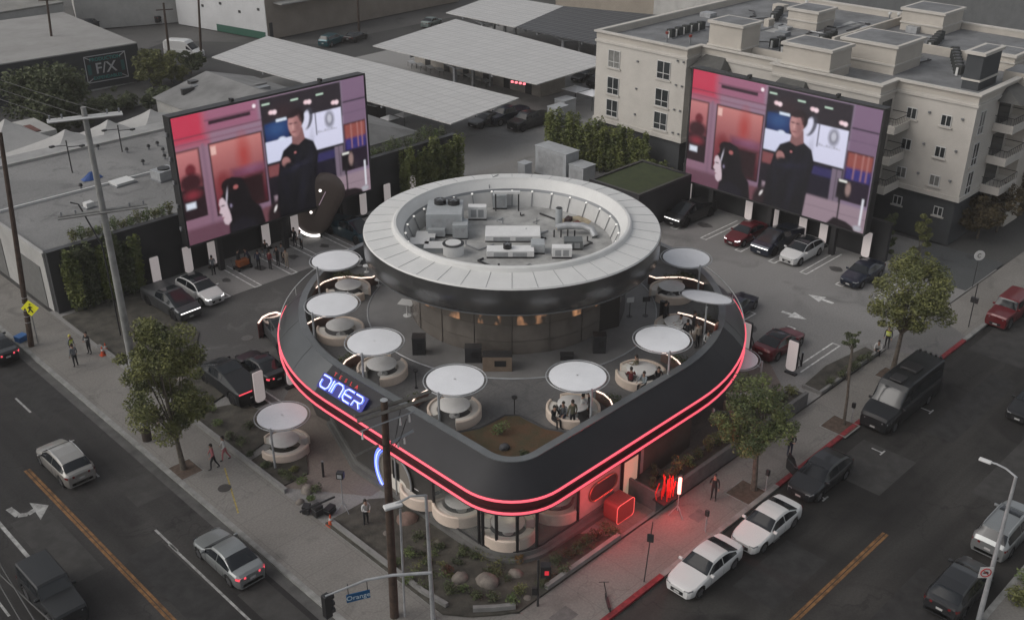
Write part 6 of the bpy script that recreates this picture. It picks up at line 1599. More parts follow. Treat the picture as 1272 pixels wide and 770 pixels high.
def vehicle(name, lab, cat, pos, heading, kind, col, lights="off", tails="off", roof_glass=False, lightbar=False, two_tone=None, extra=None, group=None, door_open=False, plate=True, z=0.0, roof_col=None):
    K = CARS[kind]; L, Wd = K['L'], K['W']
    t = thing(name, lab, cat, (pos[0], pos[1], z), math.radians(heading), group)
    wf, wb = K['wh']; wr = K['wr']; arch = wr + 0.07
    xw = [L/2 - wf*L, L/2 - wb*L]
    def sill(x):
        s = 0.24
        for c in xw:
            d = abs(x-c)
            if d < arch: s = max(s, wr + math.sqrt(max(0, arch*arch - d*d)))
        return s
    def sec(f):
        x = L/2 - f*L; T = interp(K['top'], f); B = interp(K['belt'], f); w = interp(K['hw'], f)
        B = min(B, T - 0.03); cab = max(0.0, min(1.0, (T-B)/0.45)); wt = w*(0.93 - 0.19*cab) if kind not in ('van', 'jeep', 'cargo') else w*(0.95-0.05*cab)
        if kind == 'wedge': wt = w*(0.95 - 0.22*cab)
        s = min(sill(x), B-0.04); m = max(s + 0.02, min(0.55, B - 0.05))
        rl = T - 0.07*cab - 0.015
        if kind == 'wedge': rl = T - 0.02
        return x, [(w*0.93, s), (w*0.985, s + min(0.12, (m-s)*0.5)), (w*1.0, m + (B-m)*0.3), (w*0.985, B - 0.03), (w*0.965, B), (wt, rl), (wt*0.92, T - 0.02*(kind != 'wedge')), (wt*0.5, T), (0, T + 0.008)]
    fr = set(np.linspace(0, 1, 41)); 
    for c in xw:
        for k in range(-4, 5): fr.add((L/2 - (c + arch*math.sin(k*math.pi/8)))/L)
    for tb in ('top', 'belt', 'hw'):
        for a, _ in K[tb]: fr.add(a)
    fr = sorted(f for f in fr if 0 <= f <= 1)
    b = MB(); rings = []
    for f in fr:
        x, P = sec(f); rings.append([(x, y, zz) for y, zz in P] + [(x, -y, zz) for y, zz in P[-2::-1]])
    b.rings(rings, closed=False)
    n = len(rings[0]); 
    b.add(rings[0], [tuple(range(n))]); b.add(rings[-1], [tuple(range(n-1, -1, -1))])
    if roof_col is not None:
        pass
    body = b.build("body", col, t, smooth=True, autosmooth=28 if kind != 'wedge' else 12)
    b = MB(); b.bx(-L/2+0.25, L/2-0.25, -Wd*0.8, Wd*0.8, 0.2, 0.62); b.build("underbody", black_metal, t)
    def patch(nm, m, f0, f1, i0, v0, i1, v1, nf=8, nv=3, mirror=True, off=0.014, both=None, par=None):
        """window shell following the body surface from section point i0+v0 to i1+v1"""
        objs = []
        for sgn in ((1, -1) if mirror else (0,)):
            G = []
            for a in range(nf+1):
                f = f0 + (f1-f0)*a/nf; x, P = sec(f); 
                if mirror:
                    p0 = Vector(P[i0])*(1-v0) + Vector(P[i0+1])*v0; p1 = Vector(P[i1])*(1-v1) + Vector(P[i1+1])*v1
                    row = [Vector((x, sgn*(p0.x*(1-k/nv) + p1.x*k/nv), p0.y*(1-k/nv) + p1.y*k/nv)) for k in range(nv+1)]
                else:
                    half = [Vector(P[i0])*(1-v0) + Vector(P[i0+1])*v0] + [Vector(P[k]) for k in range(i0+1, len(P))]
                    row = [Vector((x, p.x, p.y)) for p in half] + [Vector((x, -p.x, p.y)) for p in half[-2::-1]]
                G.append(row)
            m_ = len(G[0]); vs = []
            for a in range(nf+1):
                for k in range(m_):
                    du = G[min(a+1, nf)][k] - G[max(a-1, 0)][k]; dv = G[a][min(k+1, m_-1)] - G[a][max(k-1, 0)]
                    nn = du.cross(dv); nn = nn.normalized() if nn.length > 1e-9 else Vector((0, 0, 1))
                    ref = Vector((0, sgn, 0.15)) if mirror else Vector((0, 0, 1))
                    if nn.dot(ref) < 0: nn = -nn
                    vs.append(G[a][k] + nn*off)
            b = MB(); b.add(vs, [(a*m_+k, a*m_+k+1, (a+1)*m_+k+1, (a+1)*m_+k) for a in range(nf) for k in range(m_-1)])
            objs.append(b.build(nm, m, par or t, smooth=True, autosmooth=0))
        return objs
    lo, hi = 0.10, 0.90
    sa, sb_ = K['side']
    if kind == 'cargo': patch("side_window", glass_dark, .17, .33, 4, 0.1, 4, 0.62)
    elif kind == 'van':
        patch("side_window", glass_dark, .215, .34, 4, 0.1, 4, 0.62); patch("side_window", glass_dark, .36, .93, 4, 0.15, 4, 0.7)
    elif kind == 'jeep':
        patch("side_window", glass_dark, .41, .60, 4, lo, 4, hi); patch("side_window", glass_dark, .62, .93, 4, lo, 4, hi)
    else:
        mid = (sa+sb_)/2
        patch("side_window", glass_dark, sa, mid-0.006, 4, lo, 4, hi); patch("side_window", glass_dark, mid+0.006, sb_, 4, lo, 4, hi)
    patch("windshield", glass_dark, K['ws'][0], K['ws'][1], 5, 0.35, 5, 1, mirror=False)
    patch("rear_window", glass_dark, K['rw'][0], K['rw'][1], 5, 0.4, 5, 1, mirror=False)
    if roof_glass: patch("roof_glass", glass_dark, K['roof'][0], K['roof'][1], 5, 0.5, 5, 1, mirror=False, off=0.012)
    elif roof_col is not None: patch("roof_panel", roof_col, K['roof'][0], K['roof'][1], 5, 0.2, 5, 1, mirror=False, off=0.012)
    # door seams
    for f in ((sa+0.02), (sa+sb_)/2, min(sb_-0.06, wb-arch/L-0.01)):
        x, P = sec(f)
        for s in (1, -1): MB().tube([(x, s*(P[1][0]+0.003), P[1][1]), (x, s*(P[2][0]+0.003), P[2][1]), (x, s*(P[4][0]+0.003), P[4][1])], 0.008, 3).build("door_seam", black_metal, t)
    # wheels
    for c in xw:
        for s in (1, -1):
            w = MB(); yo, yi = s*(Wd*0.985), s*(Wd*0.985-0.22)
            prof = [(wr-0.10, yo), (wr-0.02, yo), (wr, yo - s*0.03), (wr, yi), (wr-0.1, yi)]
            nseg = 24; rr = [[(c + r*math.cos(2*math.pi*k/nseg), y, wr + r*math.sin(2*math.pi*k/nseg)) for k in range(nseg)] for r, y in prof]
            w.rings(rr); wo_ = w.build("wheel", tyre_m, t, smooth=True)
            w = MB(); y0 = yo - s*0.012
            w.add([(c + (wr-0.10)*math.cos(2*math.pi*k/nseg), y0 - s*0.02, wr + (wr-0.10)*math.sin(2*math.pi*k/nseg)) for k in range(nseg)], [tuple(range(nseg))])
            for k in range(5):
                a = k*2*math.pi/5 + 0.3; d = Vector((math.cos(a), 0, math.sin(a))); q = Vector((-d.z, 0, d.x))*0.035; o0 = Vector((c, y0, wr))
                w.add([o0 + d*0.04 + q, o0 + d*(wr-0.10) + q, o0 + d*(wr-0.10) - q, o0 + d*0.04 - q], [(0, 1, 2, 3)])
            w.build("rim", rim_d if kind == 'wedge' or col.name == 'paint_black' else rim_m, wo_)
    # lights
    xf, Pf = sec(0.012); xb, Pb = sec(0.99)
    zh = (Pf[3][1] + Pf[2][1])/2 + 0.04; zt = (Pb[3][1]+Pb[2][1])/2 + 0.05
    hm = head_on if lights == "on" else head_off; tm = tail_on if tails == "on" else tail_off
    if lightbar or kind == 'wedge':
        b = MB(); x0, P0_ = sec(0.0); x1, P1_ = sec(0.02)
        w0 = P0_[4][0]; zz = P0_[4][1]
        b.bx(L/2-0.02, L/2+0.035, -w0*0.98, w0*0.98, zz-0.07, zz-0.005); b.build("light_bar", hm, t)
        b = MB(); x1, P1_ = sec(1.0); b.bx(-L/2-0.03, -L/2+0.01, -P1_[4][0]*0.98, P1_[4][0]*0.98, P1_[4][1]-0.09, P1_[4][1]-0.01); b.build("tail_bar", tm, t)
    else:
        for s in (1, -1):
            x1, P1_ = sec(0.06); 
            b = MB(); ys = s*(Pf[3][0]-0.02); 
            q = [Vector((L/2+0.012, s*(Pf[3][0]*0.62), zh)), Vector((xf+0.02, ys+s*0.02, zh)), Vector((x1+0.03, s*(P1_[3][0]+0.012), zh+0.05)), Vector((x1+0.03, s*(P1_[3][0]-0.0), zh+0.16)), Vector((xf+0.015, ys+s*0.02, zh+0.10)), Vector((L/2+0.012, s*(Pf[3][0]*0.62), zh+0.08))]
            b.add(q, [(0, 1, 4, 5), (1, 2, 3, 4)]); b.build("headlight", hm, t)
            x2, P2_ = sec(0.95)
            b = MB(); ys = s*(Pb[3][0])
            q = [Vector((-L/2-0.012, s*(Pb[3][0]*0.5), zt-0.02)), Vector((xb-0.02, ys+s*0.015, zt-0.02)), Vector((x2-0.02, s*(P2_[3][0]+0.015), zt)), Vector((x2-0.02, s*(P2_[3][0]+0.01), zt+0.13)), Vector((xb-0.02, ys+s*0.015, zt+0.13)), Vector((-L/2-0.012, s*(Pb[3][0]*0.5), zt+0.11))]
            b.add(q, [(0, 1, 4, 5), (1, 2, 3, 4)]); b.build("taillight", tm, t)
        b = MB(); b.bx(L/2-0.03, L/2+0.02, -Pf[3][0]*0.55, Pf[3][0]*0.55, 0.32, 0.52); b.build("grille", black_metal, t)
    b = MB(); b.bx(-L/2+0.0, -L/2+0.06, -Pb[0][0]*0.85, Pb[0][0]*0.85, 0.3, 0.5); b.build("rear_bumper", black_metal if kind != 'sedan' else col, t, bevel=0.02)
    if plate:
        b = MB(); b.bx(-L/2-0.03, -L/2-0.02, -0.16, 0.16, 0.62, 0.74); b.build("licence_plate", plate_m, t)
        b = MB(); b.bx(L/2+0.022, L/2+0.03, -0.16, 0.16, 0.36, 0.47); b.build("licence_plate", plate_m, t)
    fm = K['ws'][0] + 0.04; xm, Pm = sec(fm)
    for s in (1, -1):
        b = MB(); b.box((xm, s*(Pm[4][0]+0.10), Pm[4][1]+0.08), (0.13, 0.22, 0.14)); b.build("mirror", col if kind not in ('van',) else black_metal, t, bevel=0.03)
    for s in (1, -1):
        x, P = sec((sa+sb_)/2 - 0.03); b = MB(); b.bx(x-0.02, x+0.16, s*(P[3][0]+0.004) - 0.012, s*(P[3][0]+0.004) + 0.012, P[3][1]-0.03, P[3][1]); b.build("door_handle", col, t)
    if extra == 'rails' or extra == 'sunroof':
        for s in (1, -1):
            pts = []
            for f in np.linspace(K['roof'][0], K['roof'][1], 6): x, P = sec(f); pts.append((x, s*(P[6][0]), P[6][1]+0.07))
            MB().tube(pts, 0.022, 5).build("roof_rail", light_metal, t)
    if extra == 'sunroof': patch("sunroof", glass_dark, K['roof'][0]+0.01, K['roof'][0]+0.14, 6, 0.4, 6, 1, mirror=False, off=0.016)
    if extra == 'rack':
        for k in range(5): x, P = sec(0.97); MB().cyl((x+0.05, -0.7+0.35*k, 2.72), 0.09, 0.12, 8).build("roof_marker_light", black_metal, t)
        MB().bx(-1.2, -0.2, -0.55, 0.55, 2.735, 2.95).build("roof_air_conditioner", black_metal, t, bevel=0.05); MB().bx(0.6, 1.5, -0.4, 0.4, 2.735, 2.86).build("roof_hatch", dark_metal, t, bevel=0.04)
    if door_open:
        x, P = sec(sa+0.02); xe, Pe = sec((sa+sb_)/2)
        a = math.radians(62); hinge = Vector((x, -P[2][0]-0.01, 0)); s = -1
        def hp(u, zz, o=0): return (hinge.x - math.cos(a)*u, hinge.y - math.sin(a)*u + o, zz)
        b = MB(); b.add([hp(0, .3), hp(1.05, .3), hp(1.1, .95), hp(0, .9), hp(0, .3, -.09), hp(1.05, .3, -.09), hp(1.1, .95, -.09), hp(0, .9, -.09)], [(0, 1, 2, 3), (7, 6, 5, 4), (0, 4, 5, 1), (1, 5, 6, 2), (2, 6, 7, 3), (3, 7, 4, 0)]); d = b.build("open_door", col, t)
        b = MB(); b.tube([hp(0, .92, -.04), hp(.45, 1.38, -.04), hp(.98, 1.42, -.04), hp(1.08, .95, -.04)], 0.03, 5); b.add([hp(0.05, .95, -.04), hp(.46, 1.36, -.04), hp(.96, 1.4, -.04), hp(1.05, .97, -.04)], [(0, 1, 2, 3)]); b.build("door_window", glass_dark, d)
    return t
# stationary: heading in degrees, 90 = away along the boulevard, 180 = toward the corner along the avenue
silver = paint("silver", (0.34, 0.33, 0.31), 0.5); silver2 = paint("grey_silver", (0.27, 0.285, 0.285), 0.5); white = paint("white", (0.62, 0.62, 0.61), 0.0)
black = paint("black", (0.016, 0.017, 0.018), 0.3); dkblue = paint("dark_blue", (0.012, 0.018, 0.035), 0.4); dred = paint("dark_red", (0.12, 0.008, 0.015), 0.3)
charcoal = paint("charcoal", (0.022, 0.024, 0.026), 0.2, 0.45, 0.0); steel = paint("brushed_steel", (0.10, 0.105, 0.11), 0.7, 0.4, 0.0); satin = paint("satin_black", (0.018, 0.02, 0.022), 0.3, 0.42, 0.1)
jeepred = paint("jeep_red", (0.13, 0.010, 0.014), 0.1); darkgrey = paint("dark_grey", (0.03, 0.032, 0.035), 0.4); tealp = paint("teal", (0.01, 0.07, 0.085), 0.3); palegrey = paint("pale_grey_green", (0.2, 0.25, 0.24), 0.3); dteal = paint("dark_teal", (0.008, 0.035, 0.05), 0.3, 0.4)
RZ = -0.13
def VG(px, py, z=RZ): p = at(px, py, z + 0.7); return (p.x, p.y)
vehicle("hatchback_car", "silver hatchback driving away on the boulevard, left of the yellow centre line's end", "car", VG(80, 571), 90, 'hatch', silver, tails="off", z=RZ, extra='rails')
vehicle("sedan_car", "silver sedan with lit red tail lights in the kerb lane of the boulevard", "car", VG(283, 688), 90, 'sedan', silver2, tails="on", z=RZ)
vehicle("off_road_car", "dark boxy car coming toward the camera at the bottom left", "car", VG(66, 738), -90, 'jeep', charcoal, z=RZ)
vehicle("sedan_car", "dark red-grey sedan cut by the left image edge with red tail lights", "car", VG(-6, 428), 90, 'sedan', darkgrey, tails="on", z=RZ)
vehicle("sedan_car", "white sedan nearest the corner, parked at the red kerb of the avenue", "car", VG(876, 700), 180, 'sedan', white, z=RZ)
vehicle("sedan_car", "white sedan parked right behind the first white sedan, by the street tree", "car", VG(953, 648), 180, 'sedan', white, z=RZ)
vehicle("hatchback_car", "dark hatchback with its kerbside door open, parked behind the white sedans", "car", VG(1019, 588), 180, 'hatch', darkgrey, z=RZ, door_open=True)
vehicle("passenger_van", "long black high-roofed passenger van with rooftop equipment at the avenue kerb", "van", VG(1119, 497), 180, 'van', satin, z=RZ, extra='rack')
vehicle("off_road_car", "red off-road car parked at the far right of the avenue", "car", VG(1252, 386), 180, 'jeep', jeepred, z=RZ)
vehicle("hatchback_car", "dark grey hatchback parked at the bottom right with its rear to the camera", "car", VG(1193, 726), 0, 'hatch', darkgrey, z=RZ)
vehicle("estate_car", "silver sport utility car with roof rails and sunroof behind the street lamp", "car", VG(1250, 655), 0, 'suv', silver2, z=RZ, extra='sunroof')
vehicle("sedan_car", "black car just entering at the right image edge on the avenue", "car", VG(1283, 498), 180, 'sedan', black, z=RZ)
# parking lot, left
def VL(px, py): p = at(px, py, 0.8); return (p.x, p.y)
vehicle("wedge_pickup", "dark angular pickup with a white light bar, beside the white hatchback at the left", "pickup", VL(212, 372), -88, 'wedge', steel, lights="on")
vehicle("hatchback_car", "white hatchback with a black glass roof parked under the left screen corner", "car", VL(248, 357), -88, 'hatch', white, roof_glass=True, lights="on")
vehicle("wedge_pickup", "dark teal angular pickup with a small white light by the farthest left canopy", "pickup", VL(436, 284), -88, 'wedge', dteal, lights="on")
vehicle("wedge_pickup", "black angular pickup with a thin red tail bar, left of the diner", "pickup", VL(286, 470), 88, 'wedge', satin, tails="on")
vehicle("sedan_car", "black sedan with a lit red tail light, between the angular pickup and the diner", "car", VL(324, 452), 88, 'sedan', black, tails="on", roof_glass=True)
vehicle("wedge_pickup", "dark angular pickup half hidden behind the left rim of the diner", "pickup", VL(352, 413), 75, 'wedge', steel)
vehicle("sedan_car", "dark red sedan with a glass roof behind the chargers right of the diner", "car", VL(968, 422), 0, 'sedan', dred, roof_glass=True, tails="off")
vehicle("sedan_car", "dark car almost hidden behind the right rim of the diner", "car", VL(914, 377), 5, 'sedan', dkblue, tails="on")
vehicle("wedge_pickup", "black angular pickup with a white light bar, farthest left under the right screen", "pickup", VL(858, 262), 180, 'wedge', black, lights="on")
vehicle("sedan_car", "dark red sedan with lit headlights under the right screen", "car", VL(927, 287), 180, 'sedan', dred, lights="on")
vehicle("wedge_pickup", "dark blue angular pickup with light bar between red sedan and white hatchback", "pickup", VL(966, 296), 180, 'wedge', dkblue, lights="on")
vehicle("hatchback_car", "white hatchback with a black glass roof under the right screen", "car", VL(996, 309), 180, 'hatch', white, roof_glass=True)
vehicle("sedan_car", "dark blue sedan alone near the driveway, right of the white hatchback", "car", VL(1072, 336), 180, 'sedan', dkblue)
# far vehicles
vehicle("pickup_truck", "dark pickup parked under the near carport end, left of the black truck", "pickup", VL(630, 142), 180, 'pickup', dkblue)
vehicle("pickup_truck", "black pickup with a pale bonnet edge beside the utility box", "pickup", VL(658, 149), 180, 'pickup', black)
vehicle("sedan_car", "black car in the shade under the near carport roof edge", "car", VL(604, 147), 180, 'sedan', black)
vehicle("sedan_car", "dark car in the deep shade under the middle carport's near end", "car", VL(728, 92), 180, 'sedan', black)
vehicle("estate_car", "dark grey car under the middle carport beside the apartment block", "car", VL(748, 98), 180, 'suv', darkgrey)
vehicle("delivery_van", "white delivery van with a blue windshield parked at the top left", "van", VL(229, 64), -62, 'cargo', white)
vehicle("estate_car", "teal car parked in the back street beyond the carports", "car", VL(412, 49), 20, 'suv', tealp)
vehicle("sedan_car", "black car parked behind the teal car in the back street", "car", VL(442, 44), 20, 'sedan', black)
vehicle("sedan_car", "pale grey-green car by the farthest carport in the back street", "car", VL(536, 26), 20, 'sedan', palegrey)
vehicle("pickup_truck", "black truck parked against the white warehouse at the top left", "pickup", VL(208, 20), 10, 'pickup', black)
vehicle("estate_car", "dark car by the annex wall at the top left", "car", VL(112, 30), 10, 'suv', darkgrey)
vehicle("sedan_car", "silver car at the left image edge beyond the tents", "car", VL(8, 160), 100, 'sedan', silver2)

# bronze capsule-shaped pod
pod = thing("display_pod", "bronze capsule-shaped pod leaning in front of the left screen, white light strip at its foot", "pod", tuple(at(388, 296, 0)))
fa, fb_ = Vector((0, 0, 0.9)), None
top_w = at(417, 238, 4.6) ; base_w = at(389, 270, 1.9)
base_w = Vector((base_w.x, base_w.y, 1.9)); o = Vector(pod.location)
# lie the capsule in a plane leaning back, 3.1 m wide
A0 = base_w - o; 
tp = at(408, 250, 3.6); Hh = A0 + RX*1.35 + Vector((0, 0, 2.5))
ax_ = (Hh - A0).normalized(); sidev = RX.copy(); sidev = (sidev - ax_*sidev.dot(ax_)).normalized(); nv_ = ax_.cross(sidev)
b = MB(); rings = []; Ln = (Hh-A0).length; R_ = 1.6
for k, (sc_, th) in enumerate(((0.02, -0.45), (0.6, -0.43), (0.9, -0.3), (1.0, 0.0), (0.9, 0.3), (0.6, 0.43), (0.02, 0.45))):
    ring = []
    for i in range(20):
        a = math.pi*i/19; ring.append(Hh + sidev*math.cos(a)*R_*sc_ + ax_*math.sin(a)*R_*sc_ + nv_*th)
    for i in range(20):
        a = math.pi + math.pi*i/19; ring.append(A0 + sidev*math.cos(a)*R_*sc_ + ax_*math.sin(a)*R_*sc_ + nv_*th)
    rings.append([tuple(p) for p in ring])
b.rings(rings); b.build("shell", mat("bronze_shell", (0.13, 0.10, 0.085), 0.5), pod, smooth=True, autosmooth=0)
cs = (cam.location - (o+A0)).normalized(); nn_ = nv_ if nv_.dot(cs) > 0 else -nv_
for c_ in (A0 + ax_*0.55 - sidev*0.35, Hh - sidev*0.45 - ax_*0.1):
    MB().tube([c_ + nn_*0.42, c_ + nn_*0.5], 0.12, 12).build("lamp", white_light, pod)
b = MB(); b.tube([tuple(A0 + sidev*math.cos(a)*R_*1.04 + ax_*math.sin(a)*R_*1.04 + nn_*0.2) for a in np.linspace(math.pi*1.05, math.pi*1.75, 12)], 0.13, 8); b.build("light_strip", mat("pod_strip", (0.9, 0.9, 0.9), emit=(1, 0.95, 0.92), estr=1.3), pod, smooth=True)
for s_ in (-0.6, 0.6):
    p_ = A0 + sidev*s_; b = MB(); b.tube([(p_.x, p_.y, 0.0), (p_.x, p_.y, 1.3)], 0.07, 8); b.build("leg", black_metal, pod)
# curved lit plinth beside the half hidden pickup
pl = [(321, 401), (326, 394), (334, 390), (343, 388), (349, 390), (353, 396)]
P_ = [at(x, y, 1.3) for x, y in pl]; c0 = Vector((P_[0].x, P_[0].y, 0))
t = thing("lit_curved_wall", "pinkish curved low wall with a white light strip, peeking out left of the diner", "low wall", tuple(c0))
b = MB(); secs = []
for i, p in enumerate(P_):
    d = P_[min(i+1, 5)] - P_[max(i-1, 0)]; nn = Vector((-d.y, d.x, 0)).normalized()*0.1; q = p - c0
    secs.append([(q.x-nn.x, q.y-nn.y, 0.0), (q.x+nn.x, q.y+nn.y, 0.0), (q.x+nn.x, q.y+nn.y, 1.25), (q.x-nn.x, q.y-nn.y, 1.25)])
b.rings(secs); b.build("wall_face", mat("pink_lit_panel", (0.30, 0.14, 0.13), 0.6), t)
MB().tube([tuple(p - c0) for p in P_], 0.06, 6).build("light_strip", warm_light, t, smooth=True)
# ------------------------------------------------------------------ people
skin_m = mat("skin", (0.30, 0.18, 0.13), 0.6)
HAIR = {'dark': mat("hair_dark", (0.02, 0.015, 0.012), 0.7), 'fair': mat("hair_fair", (0.22, 0.15, 0.08), 0.7), 'grey': mat("hair_grey", (0.2, 0.2, 0.2), 0.7)}
CLOTH = {}
def cloth(n, c): 
    if n not in CLOTH: CLOTH[n] = mat("cloth_" + n, c, 0.85)
    return CLOTH[n]
blk = cloth("black", (0.018, 0.018, 0.02)); wht = cloth("white", (0.5, 0.5, 0.49)); gry = cloth("grey", (0.13, 0.14, 0.15)); navy = cloth("navy", (0.02, 0.025, 0.05))
red_c = cloth("dark_red", (0.13, 0.015, 0.02)); khaki = cloth("khaki", (0.16, 0.14, 0.09)); hiviz = cloth("yellow_hiviz", (0.55, 0.62, 0.05)); beige_c = cloth("beige", (0.3, 0.25, 0.2)); pink_c = cloth("pink", (0.35, 0.12, 0.13)); olive_c = cloth("olive", (0.10, 0.095, 0.06)); blue_c = cloth("blue_denim", (0.04, 0.06, 0.11))
def person(lab, x, y, z, face, pose='stand', top=blk, legs=blk, hair='dark', seed=0, group=None, h=1.74, vest=None, hat=None):
    rg = random.Random(seed*7+3); s = h/1.74
    V_ = []; R_ = []; Mt = []; E_ = []
    def jv(p, r, m, par=None, ry=None):
        V_.append(Vector(p)*s); R_.append((r*s, (ry or r)*s)); Mt.append(m); i = len(V_)-1
        if par is not None: E_.append((par, i))
        return i
    # x forward, y left; materials 0 skin 1 top 2 legs 3 shoes
    sit = pose in ('sit', 'sit2'); crouch = pose == 'crouch'
    ph = 0.55 if sit else (0.45 if crouch else 0.93)
    lean = 0.28 if pose in ('lean', 'crouch') else (0.05 if not sit else 0.08)
    pel = jv((0, 0, ph), 0.145, 2, ry=0.11)
    wst = jv((lean*0.35, 0, ph+0.17), 0.125, 1, pel, 0.10); chest = jv((lean*0.8, 0, ph+0.40), 0.155, 1, wst, 0.115)
    neck = jv((lean*1.05, 0, ph+0.57), 0.055, 0, chest); hd = jv((lean*1.2+0.01, 0, ph+0.67), 0.082, 0, neck, 0.09); crown = jv((lean*1.25, 0, ph+0.76), 0.078, 0, hd, 0.088)
    jv((lean*1.2+0.115, 0, ph+0.675), 0.014, 0, hd)
    for sd in (1, -1):
        sh = jv((lean*0.85, sd*0.19, ph+0.49), 0.062, 1, chest)
        if pose == 'walk': el = (lean+(-sd)*0.10, sd*0.25, ph+0.22); wr_ = (lean+(-sd)*0.05+0.16, sd*0.26, ph+0.02)
        elif pose in ('reach', 'phone') and sd == -1: el = (lean+0.12, sd*0.24, ph+0.25); wr_ = (lean+0.34, sd*0.14, ph+0.38)
        elif sit or crouch: el = (lean+0.14, sd*0.25, ph+0.24); wr_ = (lean+0.38, sd*0.16, ph+0.22)
        elif pose == 'arms': el = (lean+0.05, sd*0.27, ph+0.22); wr_ = (lean+0.25, sd*0.08, ph+0.20)
        else: el = (lean*0.8-0.02, sd*0.25, ph+0.20); wr_ = (lean*0.8+0.06, sd*0.26, ph-0.05)
        e = jv(el, 0.045, 1, sh); w = jv(wr_, 0.030, 1, e)
        d = (Vector(wr_) - Vector(el)).normalized(); q = Vector((0, -sd, 0)); q = (q - d*q.dot(d)).normalized()
        pm = jv(Vector(wr_) + d*0.055, 0.030, 0, w, 0.017)
        for k, ln in enumerate((0.060, 0.070, 0.066, 0.050)):
            o = q*(0.026 - 0.018*k); m1 = jv(Vector(wr_) + d*(0.085+ln*0.45) + o, 0.0085, 0, pm); jv(Vector(wr_) + d*(0.08+ln) + o + Vector((0, 0, -0.02)), 0.007, 0, m1)
        jv(Vector(wr_) + d*0.07 + q*0.055, 0.0095, 0, pm)
    for sd in (1, -1):
        hp = jv((0, sd*0.09, ph-0.05), 0.095, 2, pel)
        if sit: kn = (0.42, sd*0.13, ph-0.04); an = (0.44, sd*0.13, 0.09)
        elif crouch: kn = (0.38, sd*0.15, 0.50); an = (0.08+0.1*sd, sd*0.13, 0.09)
        elif pose == 'walk': kn = (0.12*sd+0.05, sd*0.09, 0.50); an = (0.24*sd-0.04, sd*0.09, 0.09)
        else: kn = (0.02, sd*0.105, 0.50); an = (-0.01, sd*0.12, 0.09)
        k = jv(kn, 0.062, 2, hp); a = jv(an, 0.043, 2, k); f = jv((an[0]+0.06, an[1]+sd*0.01, 0.045), 0.042, 3, a, 0.034); jv((an[0]+0.18, an[1]+sd*0.02, 0.035), 0.036, 3, f, 0.028)
    me = bpy.data.meshes.new("body_skeleton"); me.from_pydata([tuple(v) for v in V_], E_, [])
    ob = bpy.data.objects.new("person_skeleton", me); COL.objects.link(ob)
    md = ob.modifiers.new("skin", 'SKIN'); sv = me.skin_vertices[0].data
    for i, (a, b_) in enumerate(R_): sv[i].radius = (a, b_)
    sv[0].use_root = True
    ss = ob.modifiers.new("sub", 'SUBSURF'); ss.levels = 1; ss.render_levels = 1
    dg = bpy.context.evaluated_depsgraph_get(); m2 = bpy.data.meshes.new_from_object(ob.evaluated_get(dg))
    bpy.data.objects.remove(ob); bpy.data.meshes.remove(me)
    m2.materials.clear()
    for mm in (skin_m, top, legs, cloth("shoe", (0.03, 0.03, 0.03))): m2.materials.append(mm)
    segs = [(np.array(V_[a]), np.array(V_[b_]), Mt[b_] if Mt[b_] != 2 or Mt[a] == 2 else 1) for a, b_ in E_]
    co = np.empty(len(m2.vertices)*3); m2.vertices.foreach_get("co", co); co = co.reshape(-1, 3)
    mi = []
    A_ = np.array([q[0] for q in segs]); B_ = np.array([q[1] for q in segs]); MM = np.array([q[2] for q in segs])
    for p in m2.polygons:
        c = co[list(p.vertices)].mean(0); ab = B_-A_; tt = np.clip(((c-A_)*ab).sum(1)/((ab**2).sum(1)+1e-9), 0, 1); dd = (((A_+ab*tt[:, None])-c)**2).sum(1); mi.append(int(MM[dd.argmin()]))
    m2.polygons.foreach_set("material_index", mi); m2.polygons.foreach_set("use_smooth", [True]*len(mi))
    body = bpy.data.objects.new("person", m2); COL.objects.link(body); body.location = (x, y, z); body.rotation_euler = (0, 0, math.radians(face))
    tag(body, lab, "person", group)
    # hair cap
    hc = Vector(V_[crown]); b = MB(); rings = []
    for k in range(5):
        f = k/4; r = 0.102*s*math.cos(f*1.45); rings.append([(hc.x - 0.018 + r*math.cos(a), r*0.92*math.sin(a), hc.z - 0.02*s + 0.115*s*math.sin(f*1.45)) for a in np.linspace(0, 2*math.pi, 13)[:-1]])
    b.rings(rings); b.rings([[(hc.x - 0.03 + 0.095*s*math.cos(a), 0.088*s*math.sin(a), zz) for a in np.linspace(1.35, 4.93, 9)] for zz in (hc.z-0.09*s, hc.z-0.02*s)], closed=False)
    b.build("hat" if hat else "hair", hat or HAIR[hair], body, smooth=True)
    if vest is not None:
        c1, c2 = Vector(V_[wst]), Vector(V_[chest]); b = MB(); rings = []
        for f, rx, ry in ((-0.35, 0.135, 0.185), (0.2, 0.14, 0.19), (0.8, 0.15, 0.20), (1.25, 0.13, 0.18)):
            c = c1 + (c2-c1)*f; rings.append([(c.x + rx*s*math.cos(a), ry*s*math.sin(a), c.z) for a in np.linspace(0, 2*math.pi, 17)[:-1]])
        b.rings(rings); v = b.build("vest", vest, body, smooth=True)
        b = MB(); 
        for f in (0.1, 0.6):
            c = c1 + (c2-c1)*f; b.tube([(c.x + 0.15*s*math.cos(a), 0.198*s*math.sin(a), c.z) for a in np.linspace(0, 2*math.pi, 17)[:-1]], 0.018, 4, closed=True)
        b.build("reflective_band", wht, v)
    return body
def PG(px, py, z=0.0): p = at(px, py, z); return p.x, p.y, z
person("person in a yellow safety vest on the left sidewalk near the crossing sign", *PG(91, 443), -60, 'stand', gry, blk, vest=hiviz, seed=1, hat=cloth("cap_yellow", (0.5, 0.45, 0.1)))
person("person in a grey hooded coat standing in front of the yellow-vested worker", *PG(95, 455), 100, 'stand', gry, blk, seed=2)
